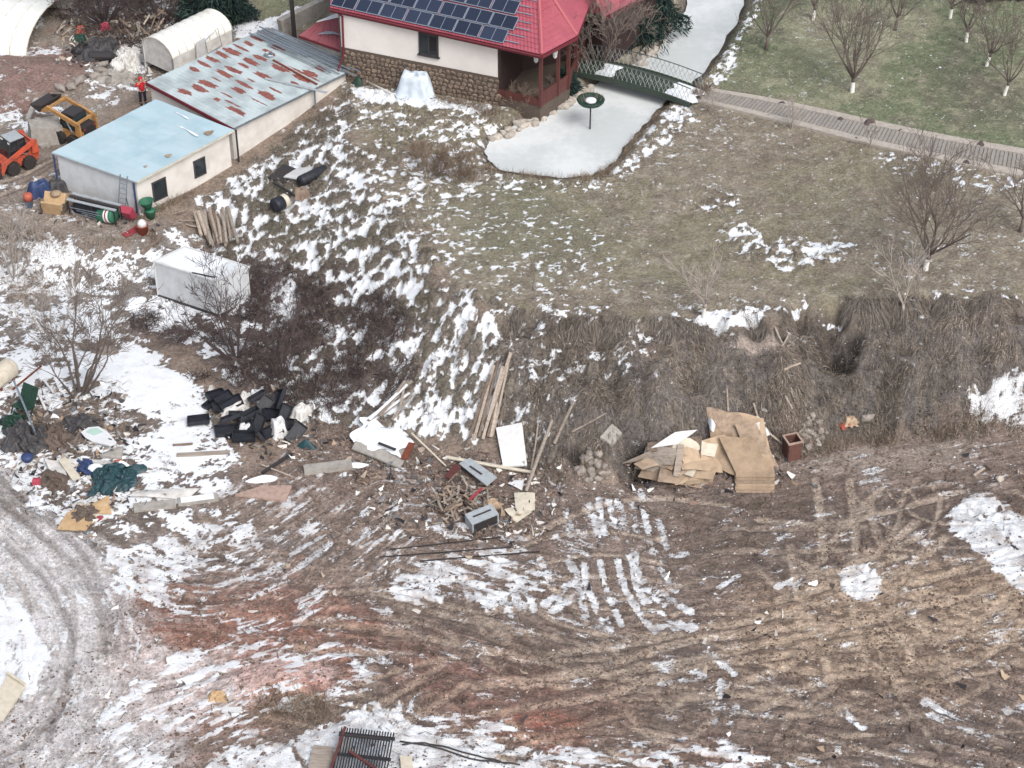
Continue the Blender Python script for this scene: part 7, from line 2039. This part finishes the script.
MB().box(rm @ Vector((0, -.2, .4)), (.9, .8, .06), rm).build('seat', M['dark_green'], t)
for (x, y) in ((-.4, -.55), (.4, -.55), (-.4, .18), (.4, .18)): MB().bar(rm @ Vector((x, y, .4)), rm @ Vector((x, y, -.1)), .06, .06).build('leg', M['dark_green'], t)
pole('metal_pole', (18, 404), (38, 446), .06, 'steel', 'bent pale metal pole leaning across the heap', 'pole', 1.6, .7)
board('frame_bar', (14, 396), (44, 380), .1, .06, 'rust', 'rusty bar sticking up behind the green chair', 'bar', .4, .9)
board('frame_bar', (38, 395), (46, 412), .12, .08, 'white_board', 'white slat right of the green chair', 'slat', .3, .2)
board('frame_bar', (44, 384), (54, 396), .1, .08, 'white_board', 'white slat behind the green chair, by the tree stem', 'slat', .3, .2)

# ---- boards on the slope
pole_sets = [((474, 442), (494, 366)), ((479, 440), (499, 360)), ((483, 441), (503, 372)), ((488, 440), (505, 380)), ((493, 438), (508, 372)), ((470, 440), (490, 378)), ((497, 437), (506, 396)), ((476, 436), (486, 400)), ((485, 432), (511, 358)), ((491, 441), (501, 392))]
for k, (a, b) in enumerate(sorted(pole_sets)):
    board('batten', a, b, random.uniform(.1, .18), .06, 'wood_pale' if k % 3 else 'wood_old', ORD[k] + ' batten from the left, by lower end, in the fan of boards down the slope', 'batten', .14 + .04 * (k % 4), .16 + .05 * (k % 3), 'battens fanned on the slope')
for k, (a, b) in enumerate((((366, 428), (412, 386)), ((370, 424), (414, 392)), ((380, 420), (406, 388)), ((392, 424), (412, 398)), ((398, 420), (404, 396)), ((362, 424), (400, 400)))):
    board('plank', a, b, .2 if k < 3 else .12, .07, 'wood_grey', 'grey snowy plank in the bundle above the snow-covered panel', 'plank', .15, .2 + .05 * k, 'grey planks above the snowy panel', snow=1 if k in (0, 1, 5) else 0)
# snow-covered panel with dark frame
t = sheet('snowy_panel', [(352, 452), (400, 470), (414, 446), (366, 424)], 'concrete', 'large snow-covered panel at the foot of the slope', 'panel', .2, .1, .06, seed=8)
P4 = [at(*c, .22) for c in [(350, 446), (398, 460), (416, 442), (364, 422)]]; c0 = t.location
MB().grid(lambda u, v: P4[0].lerp(P4[1], u).lerp(P4[3].lerp(P4[2], u), v) - c0 + Vector((.22 * math.sin(9 * v + 2) * (u > .9 or u < .1), .2 * math.sin(11 * u) * (v < .1 or v > .9), .05 + .14 * math.sin(u * 3.1) * math.sin(v * 3.1) + .04 * math.sin(8 * u + 5 * v) + .03 * math.sin(17 * u - 9 * v))), 22, 16).build('snow_cover', M['snow'], t, True)
board('dark_bar', (379, 452), (396, 458), .12, .08, 'steel_dark', 'short dark bar on the large snow-covered panel', 'bar', .62, .56)
board('red_board', (404, 464), (412, 448), .35, .05, 'rust', 'dull red board at the right edge of the snow-covered panel', 'board', .35, .35)
board('concrete_beam', (304, 472), (352, 466), .55, .3, 'concrete', 'long concrete lump with snow left of the snow-covered panel', 'beam', .12, .12)
mound('snow_lump', 352, 466, 1.1, .35, .25, M['snow'], 'snow ridge in front of the large snow-covered panel', 'snow lump', .15, 71, .25)
# white panel, long beam, pole
t = sheet('door_panel', [(503, 470), (527, 469), (522, 433), (496, 436)], 'white_board', 'white door panel lying against the slope beside the long pale beam', 'door panel', .25, .09, .015, seed=1, tilt=(0, 0, .3, .3))
pole('steel_tube', (448, 462), (532, 476), .1, 'cream_board', 'long pale beam lying across in front of the white door panel', 'beam', .3, .25)
pole('stick', (412, 440), (446, 468), .05, 'cream_board', 'straight white pole pointing at the long pale beam', 'pole', .4, .15)
pole('post', (526, 494), (552, 428), .1, 'wood_grey', 'thick grey post leaning up the bank, nearest the white paper', 'post', .2, .5)
pole('post', (531, 472), (538, 428), .055, 'wood_grey', 'thin grey post between the white door panel and thick post', 'post', .2, .3)
pole('post', (554, 446), (574, 404), .1, 'wood_grey', 'grey post lying on the bank above the thick leaning post', 'post', .15, .2)
pole('stick', (572, 434), (606, 416), .05, 'wood_grey', 'thin stick lying on the bank right of the grey post', 'stick', .15, .2)
# cabinet doors, cabinet and broken wood
t = sheet('drawer_front', [(459, 470), (487, 492), (497, 484), (470, 464)], 'grey_board', 'pale blue-grey drawer front with dark slot on the wood heap', 'drawer front', .45, .06, .01, seed=2)
mb = MB().bar(at(470, 474, .53) - t.location, at(482, 482, .53) - t.location, .08, .03); mb.build('slot', M['steel_dark'], t)
board('red_board', (448, 484), (458, 472), .4, .05, 'wood_brown', 'dark red board end left of the drawer front', 'board', .4, .45)
p = at(482, 524); t = thing('cabinet', 'grey metal cabinet with dark slot lying in the wood heap', 'cabinet', p, R(28))
MB().box((0, 0, .35), (1.5, .8, .7), rot(R(6), R(-4), 0)).build('carcass', M['grey_board'], t)
MB().box((0, -.02, .73), (1.0, .08, .03), rot(R(6), R(-4), 0)).build('slot', M['steel_dark'], t)
MB().box((0, -.415, .33), (1.3, .04, .55), rot(R(6), R(-4), 0)).build('front', M['steel_dark'], t)
board('red_board', (470, 514), (482, 503), .14, .06, 'red_plastic', 'thin red strip on top of the grey cabinet', 'strip', .95, .95)
draped('orange_cloth', 491, 506, .55, .4, .35, M['card'], 'peach orange cloth beside the grey cabinet', 'cloth', .4, 81, .2)
t = sheet('white_sheet', [(516, 516), (535, 511), (535, 495), (514, 495)], 'cream_board', 'cream torn sheet with dark spots right of the cabinet', 'sheet', .14, .03, .07, seed=12)
sheet('white_sheet', [(504, 512), (516, 523), (532, 514), (518, 506)], 'cream_board', 'cream torn sheet corner in front of the spotted sheet', 'sheet', .1, .03, .08, seed=13)
sheet('white_sheet', [(508, 486), (522, 492), (524, 482), (512, 482)], 'white_board', 'small white torn sheet below the long pale beam', 'sheet', .14, .03, .06, seed=14)
wlab = 'broken brown-grey stick in the scrap wood heap left of the cabinet'
for k in range(95):
    a = random.gauss(458, 17); b_y = random.gauss(502, 11); th_ = random.uniform(0, 6.28); l_ = random.uniform(5, 17)
    board('broken_stick', (a - math.cos(th_) * l_ / 2, b_y - math.sin(th_) * l_ / 2.4), (a + math.cos(th_) * l_ / 2, b_y + math.sin(th_) * l_ / 2.4), random.uniform(.05, .14), random.uniform(.03, .06), random.choice(('wood_old', 'wood_grey', 'wood_old', 'wood_grey', 'card_grey')), wlab, 'stick', random.uniform(.05, .6), random.uniform(.05, .6), 'sticks in the scrap wood heap')
for k, (pa, pb, l_) in enumerate((((390, 550), (500, 538), 'upper'), ((380, 558), (512, 548), 'middle'), ((420, 562), (540, 552), 'lower'))):
    board('lath', pa, pb, .06, .04, 'steel_dark', f'long dark lath on the mud below the scrap heap, {l_} of three', 'lath', .06, .06)

# ---- cardboard and fibreboard heap in the middle
rnc = random.Random(5)
cl = 'weathered fibreboard sheet stacked in the heap at the bank foot'
for k in range(17):
    x = rnc.uniform(656, 704); y = 480 - k * 1.2 + rnc.uniform(-4, 4); w_ = rnc.uniform(16, 30); h_ = rnc.uniform(6, 13); an = rnc.uniform(-.75, .45)
    ca, sa_ = math.cos(an), math.sin(an)
    cr = [(x + dx * ca - dy * sa_, y + (dx * sa_ + dy * ca) * .7) for dx, dy in ((-w_, h_), (w_, h_), (w_, -h_), (-w_, -h_))]
    cr = [(max(630, min(q[0], 730)), min(q[1], 489)) for q in cr]
    sheet('fibreboard_sheet', cr, ('card_grey', 'card', 'wood_old', 'card', 'card_grey', 'wood_grey', 'cream_board')[k % 7], ORD[k] + ' fibreboard sheet from the bottom of the heap at the bank foot', 'board', .1 + k * .055, .03, .16, 'fibreboard sheets in the heap', 100 + k, tilt=tuple(rnc.uniform(-.15, .3) for _ in range(4)))
sheet('fibreboard_sheet', [(684, 490), (700, 487), (722, 470), (690, 475)], 'card', 'tan board jutting out at the front of the stacked fibreboards', 'board', .3, .04, .03, seed=140)
sheet('fibreboard_sheet', [(622, 470), (640, 468), (686, 452), (668, 450)], 'wood_grey', 'long grey-brown board at the left end of the stacked fibreboards', 'board', .5, .05, .05, seed=141)
sheet('white_sheet', [(650, 466), (676, 462), (696, 448), (674, 450)], 'white_board', 'white sheet on top of the stacked fibreboards', 'sheet', 1.2, .03, .04, seed=142)
board('plank', (676, 484), (680, 462), .34, .05, 'wood_pale', 'pale short plank standing at the front of the fibreboard stack', 'plank', .5, 1.15)
def lean_sheet(name, base_a, base_b, run, rise, mat, label, seed, th=.03, taper=1.0, bend=.08, shift=-.9):
    """big card leaning up the bank from a ground line"""
    a, b = at(*base_a, .3), at(*base_b, .3); u = (b - a); n = Vector((-u.y, u.x, 0)).normalized()
    if n.y < 0: n = -n
    up_ = n * run + Vector((0, 0, rise)) + u.normalized() * shift; c0 = (a + b) / 2 + up_ / 2; rn = random.Random(seed); ph = rn.uniform(0, 6)
    def fn(p, v):
        q = a.lerp(b, .5 + (p - .5) * (1 - (1 - taper) * v)) + up_ * v - c0
        return q + Vector((0, -bend * math.sin(p * 3.1) * math.sin(v * 4 + ph), bend * math.sin(p * 5 + ph)))
    o = MB().grid(fn, 8, 8, 0, th).build(name, M[mat], None, False, c0); return tag(o, label, 'cardboard')
lean_sheet('cardboard_sheet', (716, 466), (752, 473), 1.7, 2.0, 'card_grey', 'grey-brown cardboard sheet at the left back of the leaning cardboard', 1)
lean_sheet('cardboard_sheet', (732, 468), (774, 475), 1.7, 2.0, 'card', 'largest tan cardboard sheet leaning on the bank', 2, taper=.9)
lean_sheet('cardboard_sheet', (714, 472), (744, 480), 1.2, 1.5, 'card', 'narrow tan cardboard leaning left of the front sheet', 3, taper=.8)
lean_sheet('cardboard_sheet', (736, 480), (772, 478), 1.25, 1.55, 'card', 'tan-coloured cardboard sheet at the front of the leaning cardboard', 4, taper=.9)
lean_sheet('cardboard_sheet', (752, 474), (778, 472), 1.6, 1.9, 'card_grey', 'right-hand weathered cardboard sheet with snow on its edge', 5, taper=.75)
draped('film_scrap', 753, 438, .5, .5, .35, M['tarp_white'], 'crumpled translucent film on the leaning cardboard', 'film', .2, 91, .3).location.z += .9
mound('snow_lump', 766, 462, .3, .25, .2, M['snow'], 'snow blob on the right edge of the cardboard', 'snow lump', 0, 92, .4).location.z += .6
mound('snow_lump', 764, 448, .22, .3, .15, M['snow'], 'small snow blob higher on the right cardboard edge', 'snow lump', 0, 93, .4).location.z += 1.1
mound('snow_lump', 711, 432, .18, .5, .2, M['snow'], 'thin snow strip on the left edge of the leaning cardboard', 'snow lump', 0, 94, .3).location.z += .6
for k in range(6):
    y = 491 - k * 2.0
    sheet('flat_box', [(736 - k % 2, y + 2), (774, y + 2), (775 - k % 3, y - 7), (734 + k % 3, y - 6)], 'card' if k % 3 else 'card_grey', ('lowest', 'second lowest', 'third from the bottom', 'fourth from the bottom', 'second highest', 'topmost')[k] + ' flattened tan carton in the neat small stack before the leaning cardboard', 'carton', .06 + k * .075, .06, .015, 'flattened cartons in the small stack', 150 + k)
mound('snow_lump', 744, 476, .35, .25, .12, M['snow'], 'snow blob on the neat carton stack', 'snow lump', 0, 95, .3).location.z += .5
pole('stake', (728, 412), (727, 390), .06, 'wood_pale', 'upright pale stake above the leaning cardboard', 'stake', .1, .1)
pole('stake', (760, 430), (753, 408), .06, 'wood_pale', 'leaning pale stick right above the cardboard', 'stick', .2, .3)
pole('stake', (760, 430), (782, 446), .07, 'wood_pale', 'pale stick from the cardboard to the brown bin', 'stick', .3, .15)
pole('stake', (797, 438), (816, 418), .06, 'wood_grey', 'grey stick leaning right of the brown bin', 'stick', .2, .2)
pole('stake', (785, 400), (792, 412), .06, 'wood_pale', 'short pale stick stuck in the bank above the brown bin', 'stick', .2, .2)
pole('stake', (784, 372), (800, 366), .07, 'wood_pale', 'short pale stick high on the bank face', 'stick', .15, .15)
pole('stake', (775, 330), (782, 346), .06, 'wood_pale', 'pale stick by the sandy slump, left of two', 'stick', .15, .15)
pole('stake', (788, 338), (781, 350), .06, 'wood_pale', 'pale stick by the sandy slump, right of two', 'stick', .15, .15)
# brown bin: square open flue
p = at(791, 456); t = thing('bin', 'open brown square bin beside the leaning cardboard', 'bin', p, R(18))
mb = MB(); w_, h_, th_ = .36, 1.15, .05
for (c, d) in (((0, w_, h_ / 2), (2 * w_, th_, h_)), ((0, -w_, h_ / 2), (2 * w_, th_, h_)), ((w_, 0, h_ / 2), (th_, 2 * w_ - .06, h_)), ((-w_, 0, h_ / 2), (th_, 2 * w_ - .06, h_))): mb.box(c, d)
mb.build('body', M['bin_brown'], t)
MB().box((0, 0, .1), (2 * w_ - .1, 2 * w_ - .1, .06)).build('base', M['dark'], t)
mb = MB()
for (c, d) in (((0, w_ + .02, h_), (2 * w_ + .14, .09, .08)), ((0, -w_ - .02, h_), (2 * w_ + .14, .09, .08)), ((w_ + .02, 0, h_), (.09, 2 * w_ - .06, .08)), ((-w_ - .02, 0, h_), (.09, 2 * w_ - .06, .08))): mb.box(c, d)
mb.build('rim', M['concrete_red'], t)
# rubble right of the bin
for k in range(26):
    x, y = random.gauss(812, 9), random.gauss(432, 7)
    o = place_mesh(random.choice(rocks_grey), 'rubble_stone', at(x, y, .05), random.uniform(0, 6), random.uniform(.3, .8)); tag(o, 'pale rubble lump in the scatter right of the brown bin', 'rubble', 'rubble right of the brown bin')
draped('orange_cloth', 850, 422, .4, .35, .35, M['card'], 'orange cloth lump at the bank foot right of the rubble', 'cloth', 0, 96, .2)
board('red_board', (840, 430), (850, 424), .35, .2, 'orange_plastic', 'reddish block beside the orange cloth lump', 'block', .15, .15)
o = place_mesh(rocks_grey[2], 'stone', at(868, 421, .2), .4, (1.3, 1.0, 1.2)); tag(o, 'grey boulder right of the orange cloth lump', 'stone')
pole('lumber', (973, 478), (984, 470), .09, 'wood_pale', 'short pale log on the mud at the right, below the snow slope', 'log', .1, .15)
pole('lumber', (984, 466), (992, 472), .07, 'wood_old', 'dark short log next to the pale log at the right', 'log', .1, .15)
o = place_mesh(rocks_pale[1], 'stone', at(999, 479, .1), .4, .9); tag(o, 'pale stone near the right-hand short logs', 'stone')
# grey rubble under the bank overhang
for k in range(34):
    x, y = random.gauss(590, 14), random.gauss(468, 9)
    o = place_mesh(random.choice(rocks_grey), 'rubble_stone', at(x, y, .05), random.uniform(0, 6), random.uniform(.4, 1.1)); tag(o, 'grey rubble stone tumbled under the bank right of the leaning posts', 'rubble', 'rubble under the bank')
sheet('grey_slab', [(600, 440), (612, 448), (622, 436), (612, 426)], 'concrete', 'grey slab stuck in the bank above the tumbled rubble', 'slab', .2, .15, .03)
# ---- front edge
# pallet-like dark grate
p = at(362, 772); t = thing('grate', 'dark wooden grate of many slats at the bottom edge', 'grate', p, R(-8)); rm = rot(R(16), 0, 0)
for k in range(20): MB().box(rm @ Vector((-1.15 + k * .122, .5, .62 + .02 * (k % 2))), (.055, 2.5, .06), rm).build('slat', M['black_plastic'], t)
for y in (-.55, .5, 1.5): MB().box(rm @ Vector((0, y, .54)), (2.5, .14, .08), rm).build('bearer', M['steel_dark'], t)
MB().bar(rm @ Vector((-1.25, -.4, .72)), rm @ Vector((-1.0, 1.75, .72)), .12, .08).build('rail', M['wood_brown'], t)
MB().bar(rm @ Vector((-.6, .6, .72)), rm @ Vector((.9, -.2, .72)), .12, .08).build('rail', M['wood_brown'], t)
MB().bar(rm @ Vector((-1.2, 1.35, .72)), rm @ Vector((1.1, 1.35, .72)), .12, .08).build('rail', M['steel_dark'], t)
draped('foam_scrap', 344, 748, .4, .35, .5, M['tarp_white'], 'white crumpled scrap at the left end of the dark grate', 'scrap', 0, 97, .2)
sheet('fibreboard_sheet', [(305, 790), (330, 792), (334, 752), (314, 750)], 'wood_grey', 'grey-green weathered board left of the dark grate', 'board', .3, .06, .03)
sheet('cream_box', [(402, 780), (414, 778), (412, 762), (400, 760)], 'cream_board', 'cream board end right of the dark grate', 'board', .3, .25, .02)
for k, q in enumerate(([(402, 746), (430, 744), (470, 756), (520, 766)], [(400, 742), (440, 750), (470, 760), (500, 764)])):
    pts = [at(*c, .08) for c in q]; pts2 = catmull(pts, 6); pts3 = [Vector((v.x, v.y, zg(v.x, v.y) + .06)) for v in pts2]
    o = MB().tube([v - pts3[0] for v in pts3], .04, 5).build('cable', M['steel_dark'], None, True, pts3[0]); tag(o, ('dark cable on the snow right of the grate, upper of two', 'dark cable on the snow right of the grate, lower of two')[k], 'cable')
sheet('cream_box', [(-16, 726), (4, 722), (26, 690), (8, 678)], 'cream_board', 'cream framed board cut by the left edge on the snow', 'board', .2, .1, .01)
board('board_rim', (8, 678), (26, 690), .12, .14, 'cream_board', 'raised rim on the upper end of the cream board', 'rim', .3, .3)
board('white_plank', (222, 711), (242, 711), .3, .06, 'white_board', 'short white board on the slush right of the tan rubble', 'board', .08, .08)
draped('yellow_scrap', 217, 697, .45, .35, .25, M['card_yellow'], 'yellow scrap among twigs above the short white board', 'scrap', 0, 98, .2)
for k in range(30):
    x, y = random.gauss(285, 24), random.gauss(702, 8); th_ = random.uniform(0, 6.28)
    pole('twig', (x, y), (x + 9 * math.cos(th_), y + 5 * math.sin(th_)), .025, 'brush_brown', 'dry twig on the reddish earth heap at the bottom left', 'twig', .05, .3, 'twigs on the earth heap')
for k in range(12):
    x, y = random.gauss(222, 9), random.gauss(702, 9); th_ = random.uniform(0, 6.28)
    pole('twig', (x, y), (x + 9 * math.cos(th_), y + 5 * math.sin(th_)), .025, 'brush_brown', 'dry twig around the yellow scrap', 'twig', .05, .2, 'twigs around the yellow scrap')
# ------------------------------------------------------------------ loose small stuff: clods, grit, litter (nobody could count it)
def pebbles(name, weight, n, r0, r1, mats, flat=.7):
    b_, i, j = scatter(weight, n)
    oct_ = np.array([(1, 0, 0), (0, 1, 0), (-1, 0, 0), (0, -1, 0), (0, 0, 1), (0, 0, -1)], np.float32)
    F0 = np.array([(0, 1, 4), (1, 2, 4), (2, 3, 4), (3, 0, 4), (1, 0, 5), (2, 1, 5), (3, 2, 5), (0, 3, 5)], np.int32)
    rr = RNG.uniform(r0, r1, n) * (1 + (RNG.random(n) > .9))
    jit = RNG.uniform(.6, 1.35, (n, 6, 3)).astype(np.float32)
    an = RNG.random(n) * 6.28; c, s = np.cos(an)[:, None], np.sin(an)[:, None]
    V = oct_[None] * jit * rr[:, None, None]; V[..., 2] *= flat
    X = V[..., 0] * c - V[..., 1] * s; Y = V[..., 0] * s + V[..., 1] * c
    V = np.stack([X, Y, V[..., 2]], -1) + (b_ + np.array([0, 0, 0.01]))[:, None, :]
    F = (F0[None] + (np.arange(n) * 6)[:, None, None]).reshape(-1, 3)
    m = bpy.data.meshes.new(name)
    m.vertices.add(n * 6); m.vertices.foreach_set('co', V.astype(np.float32).ravel())
    m.loops.add(F.size); m.loops.foreach_set('vertex_index', F.astype(np.int32).ravel())
    m.polygons.add(len(F)); m.polygons.foreach_set('loop_start', np.arange(0, F.size, 3, dtype=np.int32))
    m.update(calc_edges=True); m.materials.append(mats)
    o = bpy.data.objects.new(name, m); COL.objects.link(o); o['kind'] = 'stuff'; return o
pebbles('earth_clods', MUD * (1 - ROAD * .6) * (.2 + smooth(.5, .9, u_mid)) * (1 - .7 * (SNOW > .6)), 16000, .025, .075, M['clod'])
pebbles('gravel', (WASH + .6 * YARD + .5 * FLAT * (COV < .5) + .4 * SLUSH + .03 * ROAD) * FREE, 8000, .025, .08, M['rock'])
pebbles('pale_litter', (BANK * .25 + MUD * .25 + region([(300, 440), (560, 470), (540, 540), (380, 540)], 1, 1) * 2 + region([(0, 400), (110, 400), (110, 520), (20, 500)], 1, 1) * 1.5 + region([(540, 480), (640, 480), (600, 560), (480, 560)], 1, 1) * 1.2) * FREE, 1800, .02, .06, M['tarp_white'], .35)
pebbles('snow_crumbs', (MUD + .7 * LAWN + BANK + TUSS) * FREE * smooth(.5, .9, u_big) * (SNOW < .5), 1000, .02, .06, M['snow'], .4)
N = 7000
b_, i, j = scatter((region([(300, 440), (560, 470), (540, 540), (380, 540)], 1, 1) + region([(0, 390), (110, 390), (110, 520), (20, 500)], 1, 1) + .7 * region([(60, 10), (160, 20), (150, 80), (70, 60)], 1, 1) + .35 * WASH + .06 * MUD + .2 * GUL) * FREE, N)
d_ = RNG.normal(size=(N, 3)); d_[:, 2] = np.abs(d_[:, 2]) * .35; d_ /= np.linalg.norm(d_, axis=1, keepdims=True)
o = ribbons('twig_litter', b_ + np.array([0, 0, .03]), d_, RNG.uniform(.15, .6, N), RNG.uniform(.015, .05, N), RNG.uniform(0, .2, N), tint(N, [(120, 104, 94), (92, 80, 74), (150, 134, 120), (76, 66, 62)]), M['straw'], 2)
o['kind'] = 'stuff'

# torn scraps of board, paper, film and cloth lying through the dump
N = 2600
wsc = (region([(320, 440), (560, 465), (545, 535), (390, 535)], .8, 1) * 1.2 + region([(0, 385), (120, 390), (150, 500), (90, 530), (20, 500)], .8, 1) * 1.4 + region([(195, 390), (310, 395), (320, 460), (220, 450)], .6, .8) * 1.2
       + region([(60, 20), (160, 20), (150, 85), (70, 70)], .8, 1) * 1.3 + region([(30, 200), (160, 215), (160, 240), (30, 220)], .4, .4) * .7 + region([(620, 440), (830, 425), (820, 470), (700, 495), (640, 490)], .5, .6) * .8 + .04 * MUD) * FREE
b_, i, j = scatter(wsc, N)
d_ = RNG.normal(size=(N, 3)); d_[:, 2] = np.abs(d_[:, 2]) * .4; d_ /= np.linalg.norm(d_, axis=1, keepdims=True)
o = ribbons('torn_scraps', b_ + np.array([0, 0, .05]), d_, RNG.uniform(.12, .5, N), RNG.uniform(.08, .34, N), RNG.uniform(-.2, .3, N), tint(N, [(206, 204, 200), (190, 186, 180), (150, 132, 114), (120, 104, 92), (70, 66, 66), (52, 52, 56), (158, 144, 130), (96, 92, 90), (216, 214, 212), (104, 108, 112), (128, 108, 98)]), M['straw'], 2, wob=.6)
o['kind'] = 'stuff'
